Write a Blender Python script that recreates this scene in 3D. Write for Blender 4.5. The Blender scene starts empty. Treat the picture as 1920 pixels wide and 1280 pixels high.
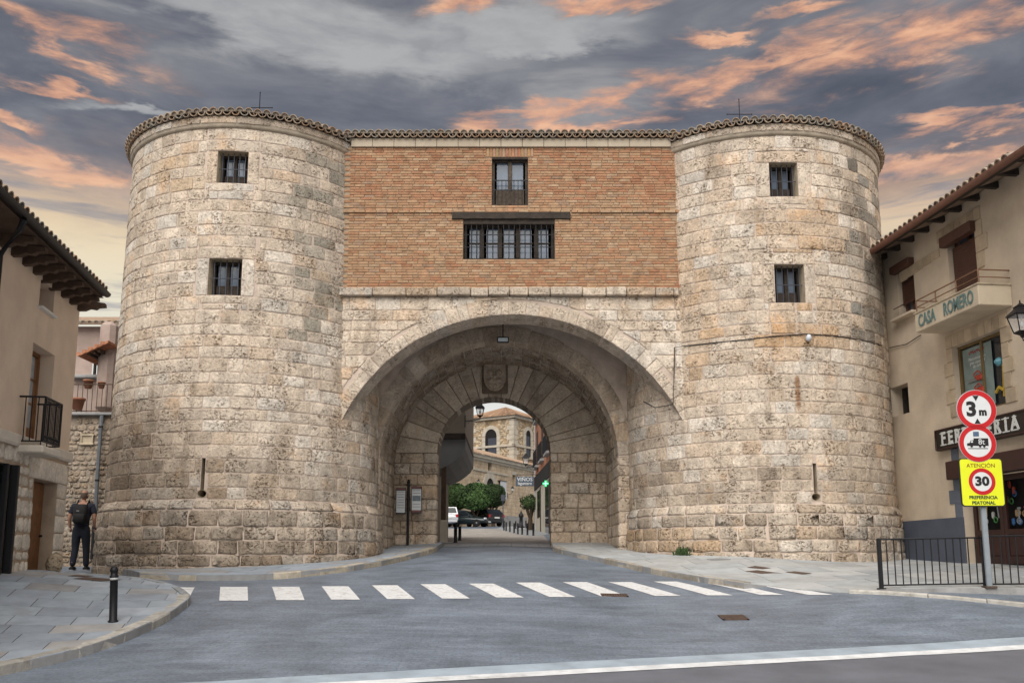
import bpy, bmesh, math, random
import numpy as np
from mathutils import Vector, Matrix, geometry
sc = bpy.context.scene
C = sc.collection
PI = math.pi
rnd = random.Random(11)

# ------------------------------------------------------------------ camera
F, HOR = 1700.0, 1045.0                 # focal length and horizon row, in photo pixels (1920 wide)
PITCH = math.atan(F / 10800.0)
CY = HOR - F * math.tan(PITCH)          # principal row (the lens is shifted up)
cam = bpy.data.cameras.new('camera'); cam_o = bpy.data.objects.new('camera', cam); C.objects.link(cam_o)
cam_o.location = (0, 0, 0); cam_o.rotation_euler = (PI / 2 + PITCH, 0, 0)
cam.sensor_width = 36; cam.sensor_fit = 'HORIZONTAL'; cam.lens = F / 1920 * 36
cam.shift_y = (CY - 640) / 1920; cam.clip_start = .1; cam.clip_end = 3000
sc.camera = cam_o
cp, sp = math.cos(PITCH), math.sin(PITCH)
def ray(px, py):
    a = (px - 960) / F; b = -(py - CY) / F
    return Vector((a, cp - b * sp, sp + b * cp))
def P(px, py, d):
    r = ray(px, py); return r * (d / r.y)
def project(v):
    d = v[1] * cp + v[2] * sp; u = -v[1] * sp + v[2] * cp
    return 960 + F * v[0] / d, CY - F * u / d

# ------------------------------------------------------------------ exposure, sky, sun
EXPO = 1.55
sc.view_settings.view_transform = 'Standard'; sc.view_settings.look = 'None'
sc.view_settings.exposure = EXPO; sc.view_settings.gamma = 1.0
SUN_EL, SUN_AZ = math.radians(48), math.radians(190)      # azimuth clockwise from +Y: behind the camera, slightly left
world = bpy.data.worlds.new('World'); sc.world = world; world.use_nodes = True
class NT:
    def __init__(s, tree): s.t = tree; s.n = tree.nodes; s.l = tree.links
    def set(s, sock, v):
        if v is None: return
        if hasattr(v, 'is_linked') or isinstance(v, bpy.types.NodeSocket): s.l.new(v, sock)
        elif isinstance(v, (tuple, list)) and len(v) == 3 and sock.type == 'RGBA': sock.default_value = (*v, 1)
        else: sock.default_value = v
    def node(s, typ, **kw):
        n = s.n.new(typ)
        for k, v in kw.items(): setattr(n, k, v)
        return n
    def math(s, op, a, b=None, c=None, clamp=False):
        n = s.node('ShaderNodeMath', operation=op, use_clamp=clamp)
        for i, v in enumerate((a, b, c)): s.set(n.inputs[i], v)
        return n.outputs[0]
    def vmath(s, op, a, b=None):
        n = s.node('ShaderNodeVectorMath', operation=op); s.set(n.inputs[0], a); s.set(n.inputs[1], b); return n.outputs[0]
    def mix(s, f, a, b, blend='MIX'):
        n = s.node('ShaderNodeMix', data_type='RGBA', blend_type=blend); s.set(n.inputs[0], f); s.set(n.inputs[6], a); s.set(n.inputs[7], b); return n.outputs[2]
    def noise(s, vec, scale, detail=4, rough=.55, dist=0.0, dim='3D'):
        n = s.node('ShaderNodeTexNoise', noise_dimensions=dim); s.set(n.inputs['Vector'], vec)
        n.inputs['Scale'].default_value = scale; n.inputs['Detail'].default_value = detail
        n.inputs['Roughness'].default_value = rough; n.inputs['Distortion'].default_value = dist; return n
    def ramp(s, f, stops, interp='LINEAR'):
        n = s.node('ShaderNodeValToRGB'); s.set(n.inputs[0], f); cr = n.color_ramp; cr.interpolation = interp
        while len(cr.elements) < len(stops): cr.elements.new(.5)
        for e, (p, c) in zip(cr.elements, stops):
            e.position = p; e.color = (*c, 1) if not isinstance(c, (int, float)) else (c, c, c, 1)
        return n.outputs[0]
    def mapr(s, v, a, b, c=0.0, d=1.0, smooth=False):
        n = s.node('ShaderNodeMapRange', interpolation_type='SMOOTHSTEP' if smooth else 'LINEAR'); s.set(n.inputs[0], v)
        for i, q in enumerate((a, b, c, d)): s.set(n.inputs[i + 1], q)
        return n.outputs[0]
    def comb(s, x, y, z):
        n = s.node('ShaderNodeCombineXYZ')
        for i, q in enumerate((x, y, z)): s.set(n.inputs[i], q)
        return n.outputs[0]

def build_sky():
    t = NT(world.node_tree); t.n.clear()
    out = t.node('ShaderNodeOutputWorld'); bg = t.node('ShaderNodeBackground'); t.l.new(bg.outputs[0], out.inputs[0])
    bg.inputs[1].default_value = .1
    nis = t.node('ShaderNodeTexSky', sky_type='NISHITA'); nis.sun_disc = False
    nis.sun_elevation = SUN_EL; nis.sun_rotation = SUN_AZ
    tc = t.node('ShaderNodeTexCoord'); d = t.vmath('NORMALIZE', tc.outputs['Generated'])
    sx = t.node('ShaderNodeSeparateXYZ'); t.l.new(d, sx.inputs[0])
    az = t.math('ARCTAN2', sx.outputs[0], sx.outputs[1]); el = t.math('ARCSINE', sx.outputs[2])
    # cloud-deck coordinates: flat layer overhead seen in perspective
    den = t.math('ADD', t.math('MAXIMUM', sx.outputs[2], 0.0), .16)
    cl = t.comb(t.math('DIVIDE', sx.outputs[0], den), t.math('DIVIDE', sx.outputs[1], den), 0.0)
    st = t.comb(az, t.math('MULTIPLY', el, 3.6), 0.0)                  # stretched streak space
    w1 = t.noise(cl, 1.1, 5, .56, .4); w2 = t.noise(st, 4.6, 6, .58, .5); w3 = t.noise(st, 13, 5, .6, .3)
    # slate cloud body
    body = t.math('ADD', t.math('MULTIPLY', w1.outputs[0], .55), t.math('MULTIPLY', w2.outputs[0], .45))
    S = 10 / (2 ** EXPO)
    def q(r, g, b):
        f = lambda c: ((c / 255 + .055) / 1.055) ** 2.4 if c > 10 else c / 255 / 12.92
        return (f(r) * S, f(g) * S, f(b) * S)
    grey = t.ramp(body, [(.36, q(74, 74, 79)), (.46, q(101, 101, 106)), (.54, q(126, 125, 127)), (.64, q(172, 168, 163))])
    # warm light on the cloud edges: named banks of cloud plus scattered flecks over the whole sky
    daz = t.math('MULTIPLY', t.math('SUBTRACT', w2.outputs[0], .5), .20); 
    nz = t.noise(t.vmath('ADD', st, (4.1, 2.7, 1.3)), 6.5, 6, .58, .35)
    del_ = t.math('MULTIPLY', t.math('SUBTRACT', nz.outputs[0], .5), .125)
    A = t.math('ADD', az, daz); E = t.math('ADD', el, del_)
    def bank(px, py, rx, ry, tilt=0):
        v = ray(px, py).normalized(); a0 = math.atan2(v.x, v.y); e0 = math.asin(v.z)
        c, s_ = math.cos(math.radians(tilt)), math.sin(math.radians(tilt))
        da = t.math('SUBTRACT', A, a0); de = t.math('SUBTRACT', E, e0)
        x = t.math('ADD', t.math('MULTIPLY', da, c * F / rx), t.math('MULTIPLY', de, s_ * F / rx))
        y = t.math('SUBTRACT', t.math('MULTIPLY', de, c * F / ry), t.math('MULTIPLY', da, s_ * F / ry))
        r2 = t.math('ADD', t.math('MULTIPLY', x, x), t.math('MULTIPLY', y, y))
        return t.math('DIVIDE', 1.0, t.math('ADD', 1.0, t.math('MULTIPLY', r2, r2)))
    def total(lst):
        acc = None
        for b in lst:
            k = bank(*b); acc = k if acc is None else t.math('MAXIMUM', acc, k)
        return acc
    orange = total([(100, 62, 190, 30, -3), (120, 158, 85, 13, -2), (10, 215, 80, 14), (880, 0, 70, 26), (1130, 2, 110, 20),
                    (960, 225, 150, 17, 8), (1160, 200, 260, 24, 7), (1420, 125, 250, 25, 14), (1700, 72, 310, 44, 8), (1510, 0, 90, 14),
                    (1830, 205, 110, 14), (1800, 240, 120, 15, -3), (1340, 60, 90, 14), (70, 292, 260, 22), (1770, 312, 230, 22)])
    pale = total([(640, 70, 330, 62, -4), (420, 20, 150, 40), (980, 60, 220, 40), (330, 230, 170, 20)])
    tex = t.math('ADD', t.math('MULTIPLY', w3.outputs[0], .6), t.math('MULTIPLY', nz.outputs[0], .4))
    om = t.math('MULTIPLY', orange, t.mapr(tex, .36, .60, .25, 1.1), clamp=True)
    om = t.mapr(om, .14, 1.0, 0, .95, True)
    fleck = t.mapr(t.noise(t.vmath('ADD', cl, (9.2, 3.1, 0)), .75, 7, .62, .7).outputs[0], .60, .72, 0, .45, True)
    om = t.math('MAXIMUM', om, fleck)
    ocol = t.ramp(tex, [(.38, q(178, 138, 118)), (.50, q(220, 160, 122)), (.62, q(244, 188, 146))])
    col = t.mix(t.math('MULTIPLY', t.mapr(pale, .15, 1, 0, .95, True), t.mapr(tex, .4, .58, .6, 1)), grey, q(178, 177, 174))
    col = t.mix(om, col, ocol)
    # the clear, pale band low over the horizon, with thin stratus drawn across it
    eh = t.math('ADD', el, t.math('MULTIPLY', del_, .8))
    low = t.mapr(eh, .30, .43, 1, 0, True)
    strat = t.noise(t.comb(az, t.math('MULTIPLY', el, 9.0), 0.0), 5.0, 6, .6, .3)
    lcol = t.ramp(t.math('MULTIPLY', el, 2.0), [(.16, q(240, 238, 234)), (.40, q(224, 220, 210)), (.54, q(236, 224, 192)), (.66, q(240, 214, 172)), (.78, q(238, 186, 146))])
    lcol = t.mix(t.math('MULTIPLY', t.mapr(strat.outputs[0], .48, .62, 0, .75, True), t.mapr(el, .16, .26)), lcol, q(158, 152, 152))
    col = t.mix(low, col, lcol)
    col = t.mix(.94, nis.outputs[0], col)
    t.l.new(col, bg.inputs[0])
build_sky()
sun = bpy.data.lights.new('sun', 'SUN'); sun.energy = 1.5; sun.angle = math.radians(62); sun.color = (1, .955, .89)
sun_o = bpy.data.objects.new('sun', sun); C.objects.link(sun_o)
sd = Vector((math.sin(SUN_AZ) * math.cos(SUN_EL), math.cos(SUN_AZ) * math.cos(SUN_EL), math.sin(SUN_EL)))
sun_o.rotation_euler = sd.to_track_quat('Z', 'Y').to_euler()

# ------------------------------------------------------------------ materials
MATS = {}
def mat(name, col=(.5, .5, .5), rough=.8, var=.25, scale=6.0, bump=.0, bscale=40.0, metal=0.0, attr=False, spec=.4, stain=0.0, emit=None, streak=False):
    if name in MATS: return MATS[name]
    m = bpy.data.materials.new(name); m.use_nodes = True; t = NT(m.node_tree); b = t.n['Principled BSDF']
    tc = t.node('ShaderNodeTexCoord').outputs['Object']
    base = None
    if attr:
        a = t.node('ShaderNodeAttribute'); a.attribute_name = 'Col'; base = a.outputs['Color']
    n1 = t.noise(tc, scale, 6, .6); f = t.mapr(n1.outputs[0], .25, .75, 1 - var, 1 + var * .6)
    c = t.mix(1.0, base if base is not None else col, t.comb(f, f, f), 'MULTIPLY')
    if stain:
        v = tc
        if streak:
            mp = t.node('ShaderNodeMapping'); t.l.new(tc, mp.inputs[0]); mp.inputs['Scale'].default_value = (1, 1, .18); v = mp.outputs[0]
        n2 = t.noise(v, scale * .35, 7, .65, .6)
        c = t.mix(t.mapr(n2.outputs[0], .50, .72, 0, stain, True), c, t.mix(1.0, c, (.42, .36, .30), 'MULTIPLY'))
    t.l.new(c, b.inputs['Base Color'])
    b.inputs['Roughness'].default_value = rough; b.inputs['Metallic'].default_value = metal; b.inputs['Specular IOR Level'].default_value = spec
    if bump:
        bp = t.node('ShaderNodeBump'); bp.inputs['Strength'].default_value = min(1, bump); bp.inputs['Distance'].default_value = .02
        t.l.new(t.noise(tc, bscale, 6, .65).outputs[0], bp.inputs['Height']); t.l.new(bp.outputs[0], b.inputs['Normal'])
    if emit:
        b.inputs['Emission Color'].default_value = (*emit[:3], 1); b.inputs['Emission Strength'].default_value = emit[3]
    MATS[name] = m; return m

RUST = (P(1496, 735, 17.6).x + .02, P(1496, 770, 17.6).z, P(1496, 700, 17.6).z)
def limestone(name, pit=1.0, dirt=.35, relief=1.0):
    """porous limestone: per-stone colour from the mesh, mottling, clustered pits, tooling"""
    m = bpy.data.materials.new(name); m.use_nodes = True; t = NT(m.node_tree); b = t.n['Principled BSDF']
    tc = t.node('ShaderNodeTexCoord').outputs['Object']
    a = t.node('ShaderNodeAttribute'); a.attribute_name = 'Col'; base = a.outputs['Color']
    n1 = t.noise(tc, 3.4, 5, .66, .3); f1 = t.mapr(n1.outputs[0], .28, .72, .70, 1.24)
    n2 = t.noise(tc, 20, 4, .72); f2 = t.mapr(n2.outputs[0], .25, .75, .70, 1.24)
    f = t.math('MULTIPLY', f1, f2); c = t.mix(1.0, base, t.comb(f, f, f), 'MULTIPLY')
    # ochre lichen / rust blooms
    n3 = t.noise(t.vmath('ADD', tc, (7.3, 1.1, 4.4)), 1.7, 3, .6, .4)
    c = t.mix(t.mapr(n3.outputs[0], .56, .74, 0, .4, True), c, t.mix(1.0, c, (1.12, .80, .50), 'MULTIPLY'))
    # rust run from an iron cramp in the right-hand tower
    sx = t.node('ShaderNodeSeparateXYZ'); t.l.new(t.vmath('ADD', tc, t.vmath('MULTIPLY', n2.outputs[1], (.05, 0, .1))), sx.inputs[0])
    rx = t.mapr(t.math('ABSOLUTE', t.math('SUBTRACT', sx.outputs[0], RUST[0])), .02, .07, 1, 0, True)
    rz = t.math('MULTIPLY', t.mapr(sx.outputs[2], RUST[1], RUST[1] + .25, 0, 1, True), t.mapr(sx.outputs[2], RUST[2] - .05, RUST[2] + .03, 1, 0, True))
    c = t.mix(t.math('MULTIPLY', t.math('MULTIPLY', rx, rz), .8), c, (.26, .12, .05))
    # soot and run-off streaks, drawn downwards
    mp = t.node('ShaderNodeMapping'); t.l.new(tc, mp.inputs[0]); mp.inputs['Scale'].default_value = (1.0, 1.0, .22)
    n4 = t.noise(mp.outputs[0], 1.9, 4, .66, .5)
    c = t.mix(t.mapr(n4.outputs[0], .52, .70, 0, dirt, True), c, t.mix(1.0, c, (.42, .39, .36), 'MULTIPLY'))
    # pits: sponge-like holes in clusters
    vo = t.node('ShaderNodeTexVoronoi'); vo.inputs['Scale'].default_value = 12.5
    wob = t.noise(tc, 9, 3, .6); t.l.new(t.vmath('ADD', tc, t.vmath('MULTIPLY', wob.outputs[1], (.06, .06, .06))), vo.inputs['Vector'])
    clus = t.mapr(t.noise(t.vmath('ADD', tc, (3, 9, 5)), 2.3, 3, .6).outputs[0], .47, .60, 0, 1, True)
    hole = t.math('MULTIPLY', t.mapr(vo.outputs['Distance'], .08, .36, 1, 0, True), clus)
    fine = t.mapr(t.noise(tc, 30, 3, .7).outputs[0], .58, .68, 0, 1, True)
    irr = t.math('MULTIPLY', t.mapr(t.noise(t.vmath('MULTIPLY', tc, (1, 1, 1.5)), 17, 3, .75, .5).outputs[0], .55, .61, 0, 1, True), clus)
    hole = t.math('MAXIMUM', t.math('MULTIPLY', hole, .55), irr)
    pits = t.math('MULTIPLY', t.math('MAXIMUM', hole, t.math('MULTIPLY', fine, .55)), pit, clamp=True)
    c = t.mix(t.math('MULTIPLY', pits, .9), c, t.mix(1.0, c, (.26, .20, .14), 'MULTIPLY'))
    t.l.new(c, b.inputs['Base Color']); b.inputs['Roughness'].default_value = .93; b.inputs['Specular IOR Level'].default_value = .2
    h = t.math('SUBTRACT', t.math('ADD', t.math('MULTIPLY', n2.outputs[0], .8), t.math('MULTIPLY', n1.outputs[0], .9)), t.math('MULTIPLY', pits, 1.1))
    bp = t.node('ShaderNodeBump'); bp.inputs['Strength'].default_value = .75 * relief; bp.inputs['Distance'].default_value = .035
    t.l.new(h, bp.inputs['Height']); t.l.new(bp.outputs[0], b.inputs['Normal'])
    MATS[name] = m; return m
M_STONE = limestone('limestone_pitted', 1.0, .5); M_STONE_B = limestone('limestone_rough', 1.15, .6, 1.3); M_STONE_S = limestone('limestone_smooth', .55, .5, .6)
M_MORTAR = mat('lime_mortar', (.58, .475, .40), .95, .25, 3.5, .6, 30, stain=.45, streak=True)
M_MORTAR_D = mat('dark_joint_mortar', (.24, .19, .145), .95, .3, 4, .5, 30)  # darker mortar, so the joints of the gateway wall read as dark lines
M_BRICK = mat('old_brick', attr=True, rough=.92, var=.3, scale=9, bump=.7, bscale=45, stain=.35, spec=.2)
M_BMORTAR = mat('brick_mortar', (.36, .27, .19), .95, .3, 5, .5, 40, stain=.3)
M_PLASTER = mat('cream_plaster', (.47, .40, .31), .9, .16, 2.2, .25, 50, stain=.35, streak=True)
M_TILE = mat('clay_tile', attr=True, rough=.9, var=.4, scale=9, bump=.4, bscale=40, stain=.5, spec=.25)
M_WOOD = mat('dark_old_timber', (.045, .034, .027), .85, .5, 9, .7, 30)
M_WOODG = mat('weathered_grey_timber', (.10, .078, .060), .9, .5, 14, .6, 40)
M_WOODB = mat('brown_varnished_wood', (.20, .085, .03), .5, .35, 8, .3, 40)
M_IRON = mat('black_iron', (.014, .014, .017), .5, .3, 12, .15, 60, metal=.3)
M_IRONG = mat('grey_blue_iron', (.06, .065, .085), .55, .3, 12, .15, 60, metal=.3)
M_DARK = mat('dark_interior', (.012, .011, .011), .95, .2, 4)
def glass_mat(name, col, rough=.06):
    m = mat(name, col, rough, .25, 1.6, spec=.35); m.node_tree.nodes['Principled BSDF'].inputs['IOR'].default_value = 1.45; return m
M_GLASS = glass_mat('blue_grey_window_glass', (.13, .165, .22)); M_GLASSD = glass_mat('dark_window_glass', (.02, .025, .03))  # in the paler glass, sky reflection and curtain tone are put into the colour

# ------------------------------------------------------------------ mesh helpers
class MB:
    def __init__(s): s.v = []; s.f = []; s.c = []
    def add(s, vs, fs, col=None):
        o = len(s.v); s.v += [Vector(v) for v in vs]; s.f += [tuple(i + o for i in f) for f in fs]; s.c += [col or (1, 1, 1)] * len(vs); return s
    def box(s, c, size, M=None, ch=0.0, col=None):
        hx, hy, hz = (q / 2 for q in size); c = Vector(c)
        if ch <= 0:
            vs = [Vector((x, y, z)) for z in (-hz, hz) for y in (-hy, hy) for x in (-hx, hx)]
            fs = [(0, 2, 3, 1), (4, 5, 7, 6), (0, 1, 5, 4), (2, 6, 7, 3), (0, 4, 6, 2), (1, 3, 7, 5)]
        else:
            ch = min(ch, hx * .9, hy * .9, hz * .9); vs = []; idx = {}
            for sx in (-1, 1):
                for sy in (-1, 1):
                    for sz in (-1, 1):
                        for k, v in enumerate(((hx, hy - ch, hz - ch), (hx - ch, hy, hz - ch), (hx - ch, hy - ch, hz))):
                            idx[sx, sy, sz, k] = len(vs); vs.append(Vector((v[0] * sx, v[1] * sy, v[2] * sz)))
            I = idx; fs = []
            for q in (-1, 1):
                fs.append((I[q, -1, -1, 0], I[q, 1, -1, 0], I[q, 1, 1, 0], I[q, -1, 1, 0])); fs.append((I[-1, q, -1, 1], I[1, q, -1, 1], I[1, q, 1, 1], I[-1, q, 1, 1])); fs.append((I[-1, -1, q, 2], I[1, -1, q, 2], I[1, 1, q, 2], I[-1, 1, q, 2]))
                for r in (-1, 1):
                    fs.append((I[q, r, -1, 0], I[q, r, 1, 0], I[q, r, 1, 1], I[q, r, -1, 1])); fs.append((I[q, -1, r, 0], I[q, 1, r, 0], I[q, 1, r, 2], I[q, -1, r, 2])); fs.append((I[-1, q, r, 1], I[1, q, r, 1], I[1, q, r, 2], I[-1, q, r, 2]))
                    for w in (-1, 1): fs.append((I[q, r, w, 0], I[q, r, w, 1], I[q, r, w, 2]))
        if M is not None: vs = [M @ v for v in vs]
        return s.add([v + c for v in vs], fs, col)
    def prism(s, pts, ax, d0, d1, col=None):
        """polygon (list of 3-D points) swept from d0 to d1 along vector ax"""
        n = len(pts); ax = Vector(ax); vs = [Vector(p) + ax * d0 for p in pts] + [Vector(p) + ax * d1 for p in pts]
        fs = [tuple(range(n)), tuple(range(2 * n - 1, n - 1, -1))] + [(i, i + n, (i + 1) % n + n, (i + 1) % n) for i in range(n)]
        return s.add(vs, fs, col)
    def tube(s, pts, r, n=6, col=None, cap=True):
        pts = [Vector(p) for p in pts]; rs = r if isinstance(r, (list, tuple)) else [r] * len(pts); vs = []; fs = []
        for i, p in enumerate(pts):
            tg = (pts[min(i + 1, len(pts) - 1)] - pts[max(i - 1, 0)]).normalized()
            a = tg.cross(Vector((0, 0, 1)) if abs(tg.z) < .9 else Vector((1, 0, 0))).normalized(); b = tg.cross(a)
            vs += [p + (a * math.cos(2 * PI * k / n) + b * math.sin(2 * PI * k / n)) * rs[i] for k in range(n)]
        for i in range(len(pts) - 1):
            fs += [(i * n + k, i * n + (k + 1) % n, (i + 1) * n + (k + 1) % n, (i + 1) * n + k) for k in range(n)]
        if cap: fs += [tuple(range(n))[::-1], tuple(range((len(pts) - 1) * n, len(pts) * n))]
        return s.add(vs, fs, col)
    def lathe(s, prof, c=(0, 0, 0), n=16, M=None, col=None):
        vs = []; fs = []; c = Vector(c)
        for (r, z) in prof:
            for k in range(n):
                v = Vector((r * math.cos(2 * PI * k / n), r * math.sin(2 * PI * k / n), z)); vs.append((M @ v if M is not None else v) + c)
        for i in range(len(prof) - 1):
            fs += [(i * n + k, i * n + (k + 1) % n, (i + 1) * n + (k + 1) % n, (i + 1) * n + k) for k in range(n)]
        fs += [tuple(range(n))[::-1], tuple(range((len(prof) - 1) * n, len(prof) * n))]
        return s.add(vs, fs, col)
    def grid(s, us, vs_, fn, skip=None, col=None):
        o = []; nu = len(us)
        for v in vs_:
            for u in us: o.append(fn(u, v))
        fs = []
        for j in range(len(vs_) - 1):
            for i in range(nu - 1):
                if skip and skip((us[i] + us[i + 1]) / 2, (vs_[j] + vs_[j + 1]) / 2): continue
                fs.append((j * nu + i, j * nu + i + 1, (j + 1) * nu + i + 1, (j + 1) * nu + i))
        return s.add(o, fs, col)
    def join(s, o, M=None):
        k = len(s.v); s.v += [M @ v for v in o.v] if M is not None else o.v; s.f += [tuple(i + k for i in f) for f in o.f]; s.c += o.c; return s
ORG = {}
def mesh_of(name, mb, org=Vector((0, 0, 0)), smooth=False):
    me = bpy.data.meshes.new(name); me.from_pydata([tuple(v - org) for v in mb.v], [], mb.f)
    a = me.color_attributes.new('Col', 'FLOAT_COLOR', 'POINT')
    a.data.foreach_set('color', np.array([(*c[:3], 1.0) for c in mb.c], dtype=np.float32).ravel())
    if smooth: me.polygons.foreach_set('use_smooth', [True] * len(me.polygons))
    return me
def recalc(me):
    bm = bmesh.new(); bm.from_mesh(me); bmesh.ops.recalc_face_normals(bm, faces=bm.faces); bm.to_mesh(me); bm.free()
def part(name, mb, m, parent=None, smooth=False, kind=None, label=None, fix=True):
    org = ORG.get(parent.name, Vector((0, 0, 0))) if parent else Vector((0, 0, 0))
    me = mesh_of(name, mb, org, smooth)
    if fix: recalc(me)
    me.materials.append(m)
    o = bpy.data.objects.new(name, me); C.objects.link(o)
    if parent: o.parent = parent; ORG[o.name] = org
    if kind: o['kind'] = kind
    if label: o['label'] = label
    return o
def inst(name, me, parent, M):
    """object sharing mesh data, placed by matrix M (world, made relative to the root's origin)"""
    o = bpy.data.objects.new(name, me); C.objects.link(o); org = ORG.get(parent.name, Vector((0, 0, 0))) if parent else Vector((0, 0, 0))
    o.parent = parent; o.matrix_local = Matrix.Translation(-org) @ M
    if parent: ORG[o.name] = org
    return o
def tag(o, label, cat, group=None, kind=None):
    if label: o['label'] = label
    if cat: o['category'] = cat
    if group: o['group'] = group
    if kind: o['kind'] = kind
    return o
def thing(name, loc, label, cat, group=None):
    o = bpy.data.objects.new(name, None); C.objects.link(o); o.location = loc; o.empty_display_size = .2
    ORG[o.name] = Vector(loc); return tag(o, label, cat, group)
def solo(name, mb, m, label, cat, group=None, smooth=False):
    return tag(part(name, mb, m, None, smooth), label, cat, group)
def copy_tree(o, loc=None, rz=None, parent=None):
    c = o.copy(); C.objects.link(c)
    if parent: c.parent = parent
    for ch in o.children: copy_tree(ch, parent=c)
    if loc is not None: c.location = loc
    if rz is not None: c.rotation_euler = (0, 0, rz)
    return c
def text_mb(body, size, xf, depth=.004, font_w=1.0, bold=0.0, align='CENTER', spacing=1.0):
    cu = bpy.data.curves.new('txt', 'FONT'); cu.body = body; cu.size = size; cu.extrude = depth; cu.align_x = align; cu.align_y = 'CENTER'; cu.offset = bold; cu.space_character = spacing; cu.resolution_u = 3
    ob = bpy.data.objects.new('txt', cu); C.objects.link(ob); bpy.context.view_layer.update()
    me = ob.evaluated_get(bpy.context.evaluated_depsgraph_get()).to_mesh()
    mb = MB().add([xf @ Vector((v.co.x * font_w, v.co.y, v.co.z)) for v in me.vertices], [tuple(p.vertices) for p in me.polygons])
    ob.evaluated_get(bpy.context.evaluated_depsgraph_get()).to_mesh_clear(); bpy.data.objects.remove(ob); bpy.data.curves.remove(cu); return mb
def frame(o, x, y):
    """matrix whose local x,y,z axes are x, y and x cross y, at point o"""
    x = Vector(x).normalized(); y = Vector(y).normalized(); z = x.cross(y)
    return Matrix.Translation(Vector(o)) @ Matrix((x, y, z)).transposed().to_4x4()

# ------------------------------------------------------------------ masonry
def inset_poly(poly, j):
    """inset a convex CCW polygon by j"""
    n = len(poly); out = []
    for i in range(n):
        p0, p1, p2 = Vector(poly[i - 1]), Vector(poly[i]), Vector(poly[(i + 1) % n])
        a = (p1 - p0).normalized(); b = (p2 - p1).normalized()
        na = Vector((-a.y, a.x)); nb = Vector((-b.y, b.x)); q = na + nb; l = q.length
        if l < 1e-4: out.append(p1 + na * j); continue
        q /= l; k = j / max(.35, q.dot(na)); out.append(p1 + q * k)
    return out
def area(poly):
    return .5 * sum(poly[i - 1][0] * poly[i][1] - poly[i][0] * poly[i - 1][1] for i in range(len(poly)))
def clip_half(poly, p, n):
    """keep the side of the line through p where (x-p).n >= 0"""
    out = []
    for i in range(len(poly)):
        a, b = poly[i - 1], poly[i]; da = (a[0] - p[0]) * n[0] + (a[1] - p[1]) * n[1]; db = (b[0] - p[0]) * n[0] + (b[1] - p[1]) * n[1]
        if (da >= 0) != (db >= 0):
            k = da / (da - db); out.append((a[0] + (b[0] - a[0]) * k, a[1] + (b[1] - a[1]) * k))
        if db >= 0: out.append(tuple(b))
    return out
def rect(u0, v0, u1, v1): return [(u0, v0), (u1, v0), (u1, v1), (u0, v1)]
def rect_minus(r, ob):
    u0, v0, u1, v1 = r; a0, b0, a1, b1 = ob
    if a0 >= u1 or a1 <= u0 or b0 >= v1 or b1 <= v0: return [r]
    o = []
    if a0 > u0: o.append((u0, v0, a0, v1))
    if a1 < u1: o.append((a1, v0, u1, v1))
    m0, m1 = max(u0, a0), min(u1, a1)
    if b0 > v0: o.append((m0, v0, m1, b0))
    if b1 < v1: o.append((m0, b1, m1, v1))
    return o
def courses(u0, u1, v0, v1, h=(.2, .32), w=(.35, .7), obs=(), rng=rnd, minw=.07, edges=None):
    out = []; v = v0; vs = [v0]
    while v < v1 - h[0] * .6:
        v += rng.uniform(*h)
        if v1 - v < h[0] * .7: v = v1
        vs.append(min(v, v1))
    if vs[-1] < v1: vs[-1] = v1
    for a, b in zip(vs, vs[1:]):
        u = u0 - rng.uniform(0, w[0])
        while u < u1:
            nu = u + rng.uniform(*w)
            if u1 - nu < w[0] * .5: nu = u1
            rs = [(max(u, u0), a, min(nu, u1), b)]; u = nu
            if rs[0][2] - rs[0][0] < minw: continue
            for ob in obs: rs = [q for r in rs for q in rect_minus(r, ob)]
            out += [r for r in rs if r[2] - r[0] > minw and r[3] - r[1] > minw * .8]
    return out
def stone_piece(mb, poly, fn, col, joint=.016, bulge=.012, deep=.05, jit=.006, rng=rnd, seg=.2, corner=.02):
    poly = inset_poly(poly, joint / 2)
    if area(poly) < .002: return False
    n = len(poly); out = []
    for i in range(n):
        p0, p1, p2 = Vector(poly[i - 1]), Vector(poly[i]), Vector(poly[(i + 1) % n])
        la, lb = (p0 - p1).length, (p2 - p1).length; c = min(corner * rng.uniform(.5, 1.6), la * .3, lb * .3)
        if la > 1e-5: out.append(p1 + (p0 - p1) / la * c)
        if lb > 1e-5: out.append(p1 + (p2 - p1) / lb * c)
        k = int((lb - 2 * c) / seg)
        for q in range(1, k + 1): out.append(p1.lerp(p2, c / lb + (1 - 2 * c / lb) * q / (k + 1)))
    out = [p + Vector((rng.gauss(0, jit), rng.gauss(0, jit))) * .7 for p in out]
    m = len(out); cen = sum(out, Vector((0, 0))) / m
    mind = min((p - cen).length for p in out); ins = min(.3, (.012 + bulge * 1.2) / max(mind, .02))
    tl = (rng.gauss(0, jit * .5), rng.gauss(0, jit * .5)); off = rng.gauss(0, jit * .6)
    def dep(p, b): return b + off + tl[0] * (p.x - cen.x) * 3 + tl[1] * (p.y - cen.y) * 3
    vs = [fn(p.x, p.y, -deep) for p in out] + [fn(p.x, p.y, dep(p, 0) + rng.gauss(0, jit * .3)) for p in out]
    i1 = [p.lerp(cen, ins) for p in out]; vs += [fn(p.x, p.y, dep(p, bulge) + rng.gauss(0, jit * .22)) for p in i1]
    i2 = [p.lerp(cen, .55) for p in out]; vs += [fn(p.x, p.y, dep(p, bulge * 1.25) + rng.gauss(0, jit * .25)) for p in i2]
    vs.append(fn(cen.x, cen.y, dep(cen, bulge * 1.2)))
    fs = []
    for r in range(3): fs += [(r * m + i, r * m + (i + 1) % m, (r + 1) * m + (i + 1) % m, (r + 1) * m + i) for i in range(m)]
    fs += [(3 * m + i, 3 * m + (i + 1) % m, 4 * m) for i in range(m)]
    mb.add(vs, fs, col); return True
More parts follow.
